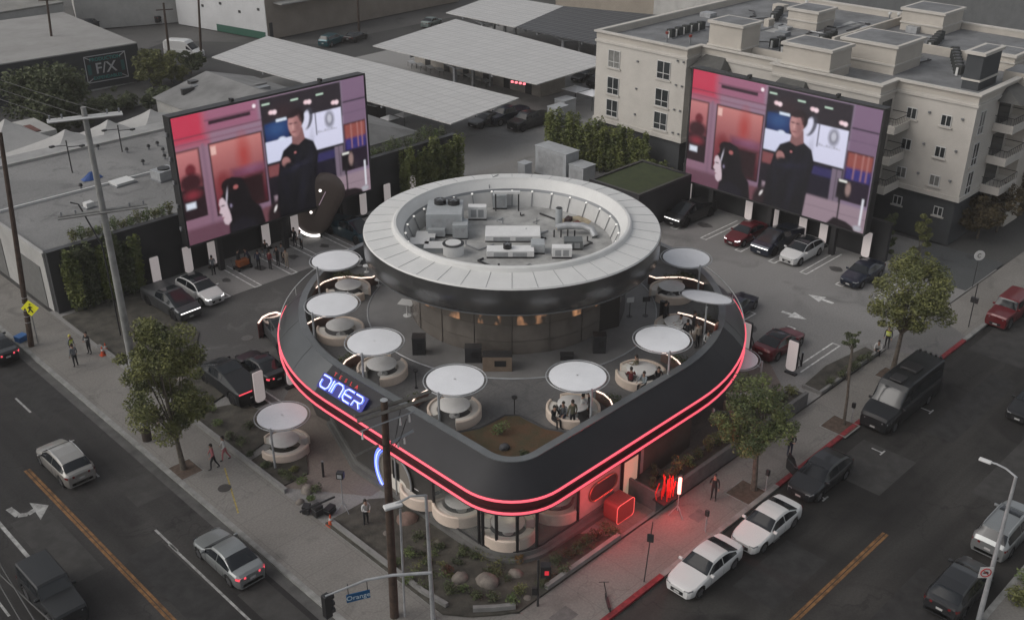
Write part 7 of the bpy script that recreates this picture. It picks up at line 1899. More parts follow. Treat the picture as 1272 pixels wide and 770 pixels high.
person("person in a black and white banded vest beside the orange cones at left", *PG(112, 439), 200, 'arms', blk, blk, vest=blk, seed=3)
person("person with long dark hair standing behind the concrete pole near the tree", *PG(198, 533), 0, 'stand', blk, beige_c, seed=4, h=1.65)
person("person in a pink and white top walking on the sidewalk right of the street tree", *PG(267, 582), 150, 'walk', pink_c, blk, seed=5)
person("person in a white shirt behind the pink-topped walker, by the garden kerb", *PG(281, 571), 150, 'walk', wht, pink_c, seed=6, h=1.68)
person("person in a white shirt and dark waistcoat on the plaza left of the wooden pole", *PG(455, 652), -90, 'arms', wht, blk, seed=7)
person("person in black on the avenue sidewalk beside the long planter", *PG(886, 620), 200, 'phone', blk, blk, seed=8, hat=blk)
person("person in dark clothes near the open car door, behind the street tree", *PG(980, 566), 240, 'arms', blk, navy, seed=9)
person("person in a yellow safety vest behind the right street tree", *PG(1101, 432), 190, 'stand', blk, blk, vest=hiviz, seed=10)
person("person in white crouching at the end of the narrow bed beside the yellow vest", *PG(1091, 440), 190, 'crouch', wht, blk, seed=11)
for i, (px, face, pose, tp, lg, lab) in enumerate((((336, 335), 10, 'stand', red_c, blk, "person in a dark red top facing the lot under the left screen"), ((346, 330), 190, 'arms', blk, blk, "person in black, second in the standing group under the left screen"),
    ((352, 326), 180, 'stand', gry, blk, "person in grey at the back of the group under the left screen"), ((357, 333), 200, 'arms', beige_c, beige_c, "person holding papers in pale trousers under the left screen"),
    ((331, 322), 250, 'stand', blk, gry, "person in black nearest the charger post under the left screen"), ((322, 335), 60, 'walk', navy, blk, "person in navy left of the red-topped person under the left screen"),
    ((367, 306), 200, 'stand', blk, blk, "person in black left of the bronze pod's foot"), ((375, 309), 180, 'stand', wht, blk, "person in a white top right at the bronze pod's foot"), ((297, 334), 0, 'stand', blk, blk, "person in black left of the orange equipment cart"), ((311, 331), 180, 'lean', navy, blk, "person leaning over the orange equipment cart"), ((266, 342), 90, 'stand', gry, blk, "person in grey right of the white hatchback by the wall"))):
    person(lab, *PG(*px), face, pose, tp, lg, seed=20+i)
# on the deck
DP = [((687, 529), 'sit', blk, blk, "person in black seated at the left of the crowded front booth", 4), ((700, 524), 'sit', gry, navy, "person in grey seated on the near left of the crowded front booth", 3), ((711, 531), 'stand', olive_c, blk, "person in an olive jacket with back to the camera at the crowded front booth", 1),
      ((722, 515), 'sit', wht, blk, "person in a white shirt seated at the far side of the crowded front booth", 5), ((732, 520), 'stand', blk, blk, "person in a black jacket standing at the right of the crowded front booth", 2),
      ((783, 482), 'sit', red_c, blk, "person in a dark red jumper seated at the middle right booth", 6), ((791, 466), 'sit', khaki, blk, "person in khaki seated at the far side of the middle right booth", 7), ((800, 486), 'sit', cloth("pale_blue", (0.25, 0.28, 0.3)), blk, "person in a pale blue coat seated in the middle right booth", 8), ((816, 480), 'sit', blk, blk, "person in black beside the pole of the middle right booth", 9),
      ((860, 417), 'stand', blk, blk, "person with dark hair standing by the lit planter at the right of the deck", 10), ((852, 428), 'stand', blk, gry, "person in black with back turned at the right end booth", 11), ((866, 432), 'stand', beige_c, blk, "person in beige at the right end booth", 12),
      ((846, 414), 'sit', wht, beige_c, "person in white seated at the far side of the right end booth", 13), ((878, 434), 'sit', wht, blk, "person in a white top seated at the right end booth by the planter", 14), ((887, 428), 'stand', cloth("rust", (0.2, 0.06, 0.04)), blk, "person in rust red beside the parapet at the right end of the deck", 15), ((825, 404), 'stand', blk, blk, "person in black standing behind the right end booth by the tall dark box", 16)]
for (px, pose, tp, lg, lab, sd) in DP:
    p = at(px[0], px[1], ZD + (0.0)); person(lab, p.x, p.y, ZD, (sd*67) % 360, pose, tp, lg, seed=40+sd)

# ------------------------------------------------------------------ trees and planting
def tree(lab, x, y, h, cr, ch, m, n_leaf=9000, trunk_r=0.16, size=0.13, seed=1, name="street_tree", lean=(0, 0), group=None, z=0.0, zc=None, clumps=46, cat="tree"):
    rg = random.Random(seed); t = thing(name, lab, cat, (x, y, z), 0, group)
    zc = zc or (h - ch/2)
    b = MB(); fork = Vector((lean[0]*0.5, lean[1]*0.5, (zc - ch/2)*1.02))
    b.tube([(0, 0, 0), (lean[0]*0.15, lean[1]*0.1, fork.z*0.35), (lean[0]*0.35, lean[1]*0.35, fork.z*0.7), tuple(fork)], [trunk_r*1.25, trunk_r, trunk_r*0.9, trunk_r*0.8], 9)
    C_ = []
    for k in range(clumps):
        while True:
            p = Vector((rg.uniform(-1, 1), rg.uniform(-1, 1), rg.uniform(-1, 1)))
            if p.length < 1.12 and (p.length > 0.35): break
        p = Vector((p.x*cr*0.86, p.y*cr*0.86, p.z*ch*0.44)); C_.append(p + Vector((lean[0], lean[1], zc)))
    for k in range(0, clumps, 2):
        c = C_[k]; m1 = fork*0.55 + c*0.45 + Vector((0, 0, 0.1)); b.tube([tuple(fork*0.96), tuple(m1), tuple(c)], [trunk_r*0.45, trunk_r*0.22, 0.015], 5)
    b.build("trunk", bark, t, smooth=True)
    b = MB()
    for c in C_:
        rr = cr*rg.uniform(0.12, 0.40); leaves(b, c, (rr, rr*rg.uniform(.7, 1.2), rr*rg.uniform(.6, 1.0)), int(n_leaf//clumps*(rr/(cr*0.31))**1.5), size, rg, shell=0.1)
    b.build("crown", m, t)
    return t
leaf_a = mat("leaf_street", (0.06, 0.072, 0.024), 0.7, col2=(0.20, 0.205, 0.066), nscale=0.9, lo=0.4, hi=0.62)
leaf_b = mat("leaf_street_green", (0.045, 0.062, 0.021), 0.7, col2=(0.145, 0.17, 0.055), nscale=1.0, lo=0.4, hi=0.62)
p = at(228, 582); tree("tall oval street tree with yellowish leaves beside the concrete pole", p.x, p.y, 10.2, 2.35, 8.0, leaf_a, 34000, seed=11, size=0.085, clumps=64, lean=(-0.2, 0.1))
p = at(936, 608); tree("round green street tree beside the long planter on the avenue", p.x, p.y, 6.9, 2.3, 4.2, leaf_b, 15000, seed=12, size=0.085, lean=(0.1, 0.3))
p = at(1108, 464); tree("large round street tree next to the black van", p.x, p.y, 8.6, 2.8, 5.6, leaf_a, 19000, seed=13, size=0.10, lean=(0.6, 0.0))
p = at(1048, 527); tree("small bare-stemmed sapling with a tiny leafy tuft in a square pit", p.x, p.y, 6.0, 0.45, 0.8, leaf_dark, 400, trunk_r=0.085, seed=14, size=0.08, lean=(-0.1, 0.5), clumps=8)
for q, lab, r in ((at(228, 584), "square brown tree pit at the foot of the tall oval street tree", 0.8), (at(928, 612), "brown tree pit at the foot of the round tree beside the long planter", 0.85), (at(1043, 529), "brown tree pit round the bare sapling", 0.85), (at(1106, 466), "tree pit at the foot of the large round street tree by the black van", 0.75)):
    t = thing("tree_pit", lab, "tree pit", (q.x, q.y, 0)); MB().bx(-r, r, -r, r, -0.1, 0.006).build("earth", mat("pit_earth", (0.085, 0.06, 0.045), 0.95, noise=0.3, nscale=4, bump=0.6, bscale=12), t)
    b = MB()
    for x0, x1, y0, y1 in ((-r-.06, r+.06, -r-.06, -r), (-r-.06, r+.06, r, r+.06), (-r-.06, -r, -r, r), (r, r+.06, -r, r)): b.bx(x0, x1, y0, y1, -0.05, 0.02)
    b.build("edging", kerb_mat, t)
tree("broad dark tree in front of the mural building at the left", *at(61, 168, 0)[:2], 7.6, 4.8, 6.0, leaf_dark, 15000, trunk_r=0.3, size=0.24, seed=15, name="broad_tree", clumps=70)
for i, (px, py, r, h, mm, lab) in enumerate(((190, 108, 2.6, 4.6, leaf_olive, "yellow-green bush tree left of the far wooden pole"), (214, 104, 2.4, 3.8, leaf_olive, "yellow-green bush tree nearest the white van"), (238, 92, 2.0, 3.2, leaf_dark, "low dark bush in front of the white van"), (205, 133, 2.6, 2.2, leaf_dark, "low dark bush behind the right peaked tent"))):
    q = at(px, py, 0); tree(lab, q.x, q.y, h, r, h*0.85, mm, 3500, trunk_r=0.1, size=0.22, seed=30+i, name="bush_tree", clumps=24)
for i, (px, py) in enumerate(((62, 172), (80, 166), (98, 158), (114, 151), (130, 144), (48, 178), (150, 135))):
    q = at(px, py, 0); tree("dark hedge shrub behind the white tents, %s from the left" % ["second", "third", "fourth", "fifth", "sixth", "first", "seventh"][i], q.x, q.y, 2.3, 2.3, 2.1, leaf_dark, 1800, trunk_r=0.06, size=0.2, seed=50+i, name="hedge_shrub", clumps=18, group="hedge behind the tents", cat="shrub")
for i, (px, py, h, r, lab) in enumerate(((1190, 292, 4.0, 1.7, "leftmost"), (1214, 296, 4.4, 1.8, "second"), (1238, 288, 5.0, 2.0, "third"), (1262, 268, 5.4, 2.2, "rightmost"), (1246, 240, 5.0, 2.0, "rearmost"))):
    q = at(px, py, 0); tree("brownish garden tree by the apartment corner, %s of five" % lab, q.x, q.y, h, r, h*0.8, mat("leaf_brown", (0.045, 0.035, 0.018), 0.8, col2=(0.11, 0.085, 0.04), nscale=1.0), 3600, trunk_r=0.1, size=0.14, seed=70+i, name="garden_tree", clumps=24)
for i, (px, py, h) in enumerate(((1138, 330, 4.6), (1098, 320, 4.0), (1088, 310, 3.5))):
    q = at(px, py, 0); tree(["tall narrow olive shrub against the dark podium wall", "narrow dark shrub beside the right screen edge", "low dark shrub tucked under the right screen edge"][i], q.x, q.y, h, 0.9, h*0.95, [leaf_olive, leaf_dark, leaf_dark][i], 2600, trunk_r=0.06, size=0.12, seed=80+i, name="narrow_shrub", clumps=20, cat="shrub")
# upright bamboo-like clumps
def bamboo(lab, x, y, h, r, seed, m=None, group=None, z=0.0, n=2600):
    rg = random.Random(seed); t = thing("bamboo_clump", lab, "bamboo", (x, y, z), 0, group); b = MB(); l = MB()
    for k in range(7):
        a = rg.uniform(0, 6.28); rr = r*rg.uniform(0.1, 0.8); hx = h*rg.uniform(0.72, 1.05); x0, y0 = rr*math.cos(a), rr*math.sin(a)
        b.tube([(x0*0.6, y0*0.6, 0), (x0, y0, hx*0.6), (x0*1.15, y0*1.15, hx)], [0.03, 0.025, 0.01], 4)
        for j in range(6): f = 0.22 + 0.78*j/5; leaves(l, (x0*(0.8+0.4*f), y0*(0.8+0.4*f), hx*f), (r*0.42, r*0.42, hx*0.14), n//42, 0.15, rg, shell=0.05)
    b.build("canes", mat("cane", (0.09, 0.10, 0.04), 0.7), t); l.build("foliage", m or leaf_bamboo, t); return t
for i in range(12):
    x, y = (75.4 + 0.30*i, 70.4 - 0.85*i)
    bamboo("bamboo clump in the row behind the grey cabinets, %s from the left" % ["first", "second", "third", "fourth", "fifth", "sixth", "seventh", "eighth", "ninth", "tenth", "eleventh", "twelfth"][i], x, y, 5.0 - 0.9*(i/11) + 0.5*math.sin(i*2.3), 0.9, 100+i, group="bamboo row by the apartments")
for i in range(7):
    q = (75.2 + 0.1*i, 62.0 - 0.75*i + 3)
    bamboo("bamboo clump along the apartment base behind the green roof, %s from the far end" % ["first", "second", "third", "fourth", "fifth", "sixth", "seventh"][i], 77.9, 65.6 - 1.5*i, 3.6 - 0.28*i, 0.9, 120+i, group="bamboo along the apartment base")
for i in range(8):
    bamboo("olive bamboo clump climbing the dark wall right of the left screen, %s from the left" % ["first", "second", "third", "fourth", "fifth", "sixth", "seventh", "eighth"][i], 57.8 + 0.95*i, 72.5, 4.4 + 0.5*math.sin(i*1.9), 0.75, 140+i, group="bamboo on the wall right of the left screen")
for i in range(7):
    bamboo("dark climbing clump on the far left wall of the lot, %s from the left" % ["first", "second", "third", "fourth", "fifth", "sixth", "seventh"][i], 25.8 + 0.85*i, 72.4 - 0.1*(i % 2), 4.4 + 0.4*math.sin(i*2.1), 0.7, 160+i, m=leaf_dark if i % 3 else leaf_bamboo, group="climbers on the left wall")
for i in range(13):
    xx = 27.4 + 0.62*i if i < 11 else 0
    x, y = (27.2 + 0.66*i, 74.4)
    shrub("green roof-edge shrub left of the left screen, %s from the left" % ["first", "second", "third", "fourth", "fifth", "sixth", "seventh", "eighth", "ninth", "tenth", "eleventh", "twelfth", "thirteenth"][i], x, y, 4.55, 0.55, 1.15 + 0.25*math.sin(i*1.7), leaf_green if i % 2 else leaf_olive, 260, group="shrubs along the wall top left of the screen")
for i in range(15):
    shrub("green wall-top shrub between the left screen and the wall end, %s from the left" % ["first", "second", "third", "fourth", "fifth", "sixth", "seventh", "eighth", "ninth", "tenth", "eleventh", "twelfth", "thirteenth", "fourteenth", "fifteenth"][i], 53.4 + 0.76*i, 74.3, 4.0, 0.6, 1.5 + 0.3*math.sin(i*1.3) + 0.04*i, leaf_green if i % 2 else leaf_dark, 280, group="shrubs along the wall top right of the screen")
t = thing("raised_bed", "long raised bed behind the wall top carrying the shrubs right of the left screen", "planter", (59, 74.3, 0)); MB().bx(-5.9, 5.9, -0.6, 0.6, 0, 3.95).build("bed", charcoal_wall, t)
# garden beds
rg = random.Random(9)
k = 0
gb_lab = lambda a: a
cnt_ = {}
spots = [(392, 610, .5, leaf_dark), (376, 600, .5, leaf_green), (360, 594, .45, leaf_dark), (366, 585, .4, leaf_olive), (350, 590, .35, leaf_dark), (385, 622, .35, leaf_green), (330, 580, .4, leaf_dark), (312, 566, .35, leaf_dark),
         (270, 528, .5, leaf_green), (285, 545, .45, leaf_dark), (262, 512, .5, leaf_green), (300, 552, .55, leaf_dark), (308, 531, .5, leaf_dark), (240, 486, .5, leaf_dark), (255, 498, .4, leaf_olive),
         (520, 668, .5, leaf_dark), (508, 690, .45, leaf_green), (530, 700, .4, leaf_dark), (548, 680, .35, leaf_dark), (556, 712, .45, leaf_red), (572, 690, .4, leaf_dark), (590, 742, .45, leaf_dark), (612, 745, .5, leaf_dark), (636, 748, .5, leaf_green), (645, 735, .5, leaf_olive), (560, 735, .45, leaf_dark),
         (690, 700, .55, leaf_dark), (703, 690, .5, leaf_red), (716, 684, .5, leaf_dark), (700, 712, .5, leaf_dark), (728, 676, .6, leaf_dark), (741, 668, .55, leaf_red), (752, 662, .6, leaf_dark), (764, 664, .45, leaf_dark), (682, 718, .5, leaf_red), (672, 726, .5, leaf_dark), (493, 700, .4, leaf_dark), (506, 722, .4, leaf_green)]
for i, (px, py, r, m) in enumerate(spots):
    q = at(px, py, 0.1); nm = "garden shrub"
    where = ("on the plaza side bed by the ground canopy" if i < 8 else "in the bed between the parked pickups and the sidewalk" if i < 15 else "in the corner bed below the nose" if i < 26 else "in the red-lit bed along the avenue" if i < 36 else "by the kerb near the signal pole")
    colr = {leaf_dark: "dark", leaf_green: "green", leaf_olive: "yellow-green", leaf_red: "reddish"}[m]
    cnt_[(colr, where)] = cnt_.get((colr, where), -1) + 1
    shrub("low %s shrub, %s %s" % (colr, ORD[cnt_[(colr, where)]], where), q.x, q.y, 0.1, r, r*0.9, m, 240, group="low shrubs " + where, size=0.06)
for i in range(14):
    shrub("tufty shrub in the long ribbed planter, %s from its left end" % ["first", "second", "third", "fourth", "fifth", "sixth", "seventh", "eighth", "ninth", "tenth", "eleventh", "twelfth", "thirteenth", "fourteenth"][i], 39.6 + 0.98*i, 27.55, 0.8, 0.5, 0.9 + 0.3*math.sin(i*1.9), [leaf_dark, leaf_olive, leaf_green][i % 3], 220, group="shrubs in the long planter", size=0.08)
for i in range(4):
    shrub("dark tuft in the box planter by the door, %s" % ["nearest the lamp", "second from the lamp", "third from the lamp", "nearest the wall"][i], 38.3 + 0.5*i, 27.6 + 0.35*i, 0.9, 0.3, 0.4, leaf_dark, 90, group="tufts in the box planter", size=0.06)
for i, (px, py, r) in enumerate(((1030, 478, .5), (1045, 470, .45), (1062, 458, .5), (1078, 448, .5), (1054, 462, .45), (1068, 450, .4))):
    q = at(px, py, 0.1); shrub("dark low shrub in the narrow bed at the lot entrance, %s from the left" % ["first", "second", "fifth", "sixth", "third", "fourth"][i], q.x, q.y, 0.1, r, 0.6, leaf_dark, 200, group="shrubs at the lot entrance", size=0.07)
q = at(1052, 470, 0.1); tree("thin leafless shrub tree in the narrow bed at the lot entrance", q.x, q.y, 3.8, 0.55, 0.9, leaf_dark, 420, trunk_r=0.06, size=0.08, seed=99, clumps=8, name="thin_tree")
rocks = [(505, 645, .75, "large rounded pinkish boulder in the corner bed beside the plaza"), (571, 718, .6, "grey boulder left of centre in the corner bed"), (606, 722, .75, "broad pale boulder in the middle of the corner bed"), (640, 712, .5, "upright pale boulder at the right of the corner bed"), (543, 672, .3, "small boulder by the glass base in the corner bed"), (566, 728, .35, "small boulder below the grey boulder"), (655, 742, .35, "low boulder near the kerb corner"), (382, 607, .55, "pale boulder by the plaza left of the tripod lamp"), (372, 622, .35, "small boulder beside the pale plaza boulder"), (598, 755, .3, "small flat stone near the rounded kerb"), (243, 462, .5, "pale boulder beneath the oval tree by the parked pickup"), (225, 470, .4, "boulder beneath the oval tree on its left"), (480, 662, .35, "flat stone beside the large pinkish boulder")]
for i, (px, py, r, lab) in enumerate(rocks):
    q = at(px, py, 0.1); rock(lab, q.x, q.y, -0.12, r*0.85, rock_m if i else mat("pink_boulder", (0.20, 0.135, 0.11), 0.9, noise=0.25, nscale=2, bump=0.5, bscale=6), seed=200+i)
q = at(640, 700, 0.1); shrub("orange-tipped shrub between the boulders of the corner bed", q.x+.3, q.y, 0.1, 0.4, 0.5, mat("leaf_orange", (0.22, 0.10, 0.02), 0.8, col2=(0.08, 0.08, 0.03), nscale=4), 160, size=0.06)

for i in range(44):
    px_ = rg.uniform(500, 650); py_ = 700 + rg.uniform(-1, 1)*28 + (px_-500)*0.12
    q = at(px_, py_, 0.1)
    if q.x < 24.7 or q.y < 27.4: continue
    m_ = [leaf_dark, leaf_dark, leaf_green, leaf_olive][i % 4]
    r_ = rg.uniform(0.25, 0.6)
    shrub("small ground-cover tuft, %s along the corner bed below the glass" % ["", "second row ", "third row "][i//15] + ORD[i % 15], q.x, q.y, 0.1, r_, r_*0.7, m_, 110, group="ground-cover tufts in the corner bed", size=0.05)
# ------------------------------------------------------------------ poles, signs, street furniture
conc_pole = mat("pole_concrete", (0.25, 0.25, 0.24), 0.8, noise=0.2, nscale=1.5)
wood_pole = mat("pole_wood", (0.055, 0.035, 0.025), 0.9, noise=0.3, nscale=3)
def topped(px_top, base):
    """height of a vertical pole standing at base whose top shows at px_top"""
    best = None
    for k in range(40, 400):
        h = k*0.1; v = Vector((base[0], base[1], h)) - cam.location; y = 385 - F_PX*v.dot(_U)/v.dot(_F)
        if best is None or abs(y-px_top) < best[0]: best = (abs(y-px_top), h)
    return best[1]
def lean_top(px, base, h):
    d = _F*F_PX + _R*(px[0]-636) - _U*(px[1]-385); t_ = (h-CAM_H)/d.z
    return Vector((d.x*t_ - base[0], d.y*t_ - base[1], h))
def crossarm(c, d, L, s=0.12, z=0):
    d = Vector(d).normalized(); a = Vector(c) - d*L/2; b_ = Vector(c) + d*L/2; b = MB(); b.tube([a, b_], s, 4); return b
# concrete utility pole on the left sidewalk
q = at(183, 546, 0); hC = topped(134, q)
t = thing("utility_pole", "tall pale concrete utility pole with two crossarms on the left sidewalk", "utility pole", (q.x, q.y, 0))
MB().tube([(0, 0, 0), (0, 0, hC*0.45), (0, 0, hC)], [0.27, 0.21, 0.14], 12).build("pole_shaft", conc_pole, t, smooth=True)
MB().cyl((0, 0, 0.003), 0.285, 1.1, 14).build("base_sleeve", mat("base_brown", (0.05, 0.038, 0.03), 0.8), t, smooth=True)
for zz, L in ((hC-0.55, 3.7), (hC*0.72, 4.6)):
    for o_ in (-0.2, 0.2):
        a = MB().tube([(o_-0.0, -0.0, zz), (o_+0.001, 0, zz)], 0.01, 4) if False else None
    b = MB(); dv = Vector((0.93, -0.36, 0)).normalized()
    for s_ in (-1, 1):
        off = Vector((-dv.y, dv.x, 0))*0.19*s_; b.tube([off - dv*L/2 + Vector((0, 0, zz)), off + dv*L/2 + Vector((0, 0, zz))], 0.075, 4)
    ca = b.build("crossarm", white_metal if zz > hC*0.8 else conc_pole, t)
    b = MB()
    for f in (-0.46, -0.3, 0.3, 0.46): p_ = dv*L*f + Vector((0, 0, zz)); b.cyl((p_.x, p_.y, p_.z+0.08), 0.05, 0.22, 8)
    b.build("insulator", grey_metal, ca)
MB().tube([(-0.25, 0.3, hC*0.35), (-0.3, 0.3, hC*0.62), (-0.9, 0.9, hC*0.74), (-1.2, 1.2, hC*0.745)], 0.045, 6).build("cable_riser", dark_metal, t)
# wooden pole at the corner garden
q = at(492, 790, 0); q = Vector((22.6, 28.2, 0)) if False else at(490, 765, 0)
q = Vector((q.x, q.y, 0)); hW = topped(497, q)
t = thing("wooden_utility_pole", "dark wooden utility pole with crossed timber arms rising in front of the diner", "utility pole", (q.x, q.y, 0))
TopW = lean_top((477, 497), q, hW); TopW = Vector((0, 0, hW)) + (TopW - Vector((0, 0, hW)))*1.0
MB().tube([(0, 0, 0), tuple(TopW*0.5), tuple(TopW)], [0.22, 0.19, 0.15], 12).build("pole_shaft", wood_pole, t, smooth=True)
old_wood = mat("weathered_timber", (0.11, 0.105, 0.095), 0.9, noise=0.25, nscale=4)
def arm_from_px(p0, p1, zrel, m=old_wood, r=0.09, name="crossarm", ins=()):
    a = lean_top(p0, q, zrel); c = lean_top(p1, q, zrel); b = MB(); b.tube([a, c], r, 4); o_ = b.build(name, m, t)
    if ins:
        b = MB()
        for f in ins: p_ = a*(1-f) + c*f; b.cyl((p_.x, p_.y, p_.z - 0.42), 0.05, 0.36, 8, r2=0.03)
        b.build("insulator", white_metal, o_)
    return o_
arm_from_px((440, 517), (535, 486), hW-0.4, r=0.10); arm_from_px((444, 523), (540, 492), hW-0.4, r=0.10)
arm_from_px((447, 536), (515, 511), hW-0.75, grey_metal, 0.04, "steel_brace", ins=(0.04, 0.73, 0.9))
arm_from_px((486, 550), (513, 535), hW-2.2, grey_metal, 0.09, ins=(0.3, 0.6)); arm_from_px((441, 566), (470, 553), hW-2.6, old_wood, 0.08)
b = MB(); b.cyl((TopW.x, TopW.y, hW), 0.17, 0.02, 10); b.build("pole_cap", light_metal, t)
for k, (p0, p1) in enumerate((((452, 531), (487, 558)), ((505, 520), (490, 555)), ((498, 505), (486, 560)))):
    a = lean_top(p0, q, hW-0.8); c = lean_top(p1, q, hW-2.6); b = MB(); b.tube([a, (a+c)/2 - Vector((0, 0, 0.25)), c], 0.02, 4); b.build("jumper_wire", black_metal, t)
# wooden pole at the far left
q2 = at(39, 430, 0)
t = thing("wooden_utility_pole", "dark wooden utility pole carrying the yellow crossing sign at the left", "utility pole", (q2.x, q2.y, 0))
qq = lean_top((0, 165), q2, 15.0)
MB().tube([(0, 0, 0), tuple(qq*0.5), tuple(qq)], [0.2, 0.17, 0.14], 10).build("pole_shaft", wood_pole, t, smooth=True)
for k in range(5): p_ = qq*(0.12+0.03*k); MB().cyl((p_.x, p_.y, p_.z), 0.2, 0.05, 10).build("pole_band", light_metal, t)
sg = thing("crossing_sign", "yellow diamond pedestrian crossing sign on the left wooden pole", "sign", tuple(at(37, 383, 2.9)))
vx = Vector((0.74, -0.67, 0)); M_ = frame((0, 0, 0), vx, (0, 0, 1))
b = MB(); d_ = 0.62; b.add([M_ @ Vector(v) for v in ((0, -d_, 0), (d_, 0, 0), (0, d_, 0), (-d_, 0, 0), (0, -d_, -0.03), (d_, 0, -0.03), (0, d_, -0.03), (-d_, 0, -0.03))], [(0, 1, 2, 3), (7, 6, 5, 4), (0, 4, 5, 1), (1, 5, 6, 2), (2, 6, 7, 3), (3, 7, 4, 0)])
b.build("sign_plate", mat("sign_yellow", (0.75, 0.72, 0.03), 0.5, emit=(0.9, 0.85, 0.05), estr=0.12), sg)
b = MB()
for pts, r in (([(0.02, 0.18), (0.0, -0.05)], 0.07), ([(0.0, -0.05), (-0.14, -0.3)], 0.045), ([(0.0, -0.05), (0.1, -0.2), (0.16, -0.32)], 0.045), ([(0.02, 0.15), (-0.14, 0.02)], 0.035), ([(0.03, 0.15), (0.17, 0.04)], 0.035)):
    b.tube([M_ @ Vector((x, y, 0.012)) for x, y in pts], r, 6)
p_ = M_ @ Vector((0.05, 0.29, 0.012)); b.tube([p_, p_ + Vector((0, 0, 0.06))], 0.065, 8)
b.build("walking_figure", black_metal, sg)
b = MB(); b.tube([(0.05, 0.12, -2.85), (0.03, 0.07, 0.4)], 0.03, 6); b.build("sign_post", grey_metal, sg)
# distant poles
for i, (bx_, tx, ty, lab) in enumerate((((250, 72), 246, -12, "dark pole standing before the white warehouse"), ((212, 82), 203, 4, "dark pole left of the white van"), ((70, 92), 57, -8, "dark pole in front of the mural building"), ((446, 40), 444, -10, "dark pole in front of the beige hall"), ((1238, 110), 1254, 30, "thin pole at the right end of the apartment roof"))[:4]):
    q3 = at(*bx_, 0); h3 = topped(ty, q3); top = lean_top((tx, ty), q3, h3)
    t = thing("distant_pole", lab, "utility pole", (q3.x, q3.y, 0)); MB().tube([(0, 0, 0), tuple(top)], [0.2, 0.14], 8).build("pole_shaft", wood_pole, t)
    MB().tube([(top.x-1.0, top.y+0.5, top.z-0.9), (top.x+1.0, top.y-0.5, top.z-0.9)], 0.07, 4).build("crossarm", wood_pole, t)
# traffic signal with street sign and lamp
q4 = at(538, 768, 0); t = thing("signal_pole", "grey signal pole with a curved lamp arm and a long mast arm at the bottom", "signal pole", (q4.x, q4.y, 0))
hS = topped(614, q4); Ts = lean_top((529, 615), q4, hS)
MB().tube([(0, 0, 0), tuple(Ts*0.6), tuple(Ts)], [0.12, 0.09, 0.07], 10).build("pole_shaft", light_metal, t, smooth=True)
hd_ = lean_top((488, 628), q4, hS); m1 = lean_top((510, 616), q4, hS+0.25)
MB().tube([tuple(Ts), tuple(m1), tuple(hd_)], 0.05, 8).build("lamp_arm", light_metal, t, smooth=True)
dd = (m1-hd_).normalized(); ang = math.atan2(dd.y, dd.x); b = MB(); b.box((hd_.x, hd_.y, hd_.z), (0.85, 0.34, 0.16), ang); b.build("lamp_head", white_metal, t, bevel=0.05)
hM = topped(711, q4); a0 = lean_top((536, 711), q4, hM); a1 = lean_top((488, 714), q4, hM+0.05); a2 = lean_top((455, 720), q4, hM-0.0); a3 = lean_top((404, 740), q4, hM-0.15)
MB().tube([tuple(a0), tuple(a1), tuple(a2), tuple(a3)], [0.08, 0.07, 0.06, 0.04], 8).build("mast_arm", light_metal, t, smooth=True)
MB().tube([tuple(lean_top((497, 632), q4, hS-0.2)), tuple(lean_top((503, 765), q4, 0.2))], 0.055, 8).build("thin_conduit_post", light_metal, t, smooth=True)
s0 = lean_top((431, 745), q4, hM-0.9); s1 = lean_top((459, 735), q4, hM-0.75)
o4 = Vector((q4.x, q4.y, 0))
ns = thing("street_name_sign", "blue street name sign hanging from the mast arm at the bottom", "sign", tuple(o4 + (s0+s1)/2))
xd = (s1-s0); xd.z = 0; W0 = xd.length; M_ = frame((0, 0, 0), xd, (0, 0, 1)); b = MB(); b.box((0, 0, 0), (W0*1.04, 0.46, 0.03), 0, 0, M_); b.build("sign_plate", mat("sign_blue", (0.01, 0.09, 0.22), 0.5), ns)
text_obj("Orange", 0.36, mat("sign_letter", (0.6, 0.7, 0.75), 0.5), M_ @ Matrix.Translation((0, -0.01, 0.022)), ns, "street_name", 0.004)
b = MB()
for f in (-0.42, 0.42): p_ = M_ @ Vector((W0*f, 0, 0)); b.tube([(p_.x, p_.y, 0.23), (p_.x, p_.y, 0.85)], 0.02, 5)
b.build("hanger", dark_metal, ns)
tl_ = thing("traffic_light", "black three-lens traffic light at the mast arm end left of the street sign", "traffic light", tuple(o4 + lean_top((406, 752), q4, hM-1.0)))
MB().bx(-0.17, 0.17, -0.17, 0.17, -0.62, 0.62).build("housing", black_metal, tl_, bevel=0.03)
for k, mm in enumerate((mat("lens_red", (0.05, 0.01, 0.01), 0.3), mat("lens_amber", (0.05, 0.035, 0.01), 0.3), mat("lens_green", (0.01, 0.06, 0.04), 0.3, emit=(0.05, 0.5, 0.35), estr=0.25))):
    z_ = 0.4 - 0.4*k; v = MB(); v.tube([(0.16, -0.0, z_+0.02), (0.34, 0.0, z_)], 0.16, 12, cap=False); vi = v.build("visor", black_metal, tl_, smooth=True)
    l = MB(); l.tube([(0.172, 0, z_), (0.19, 0, z_)], 0.13, 12); l.build("lens", mm, vi)
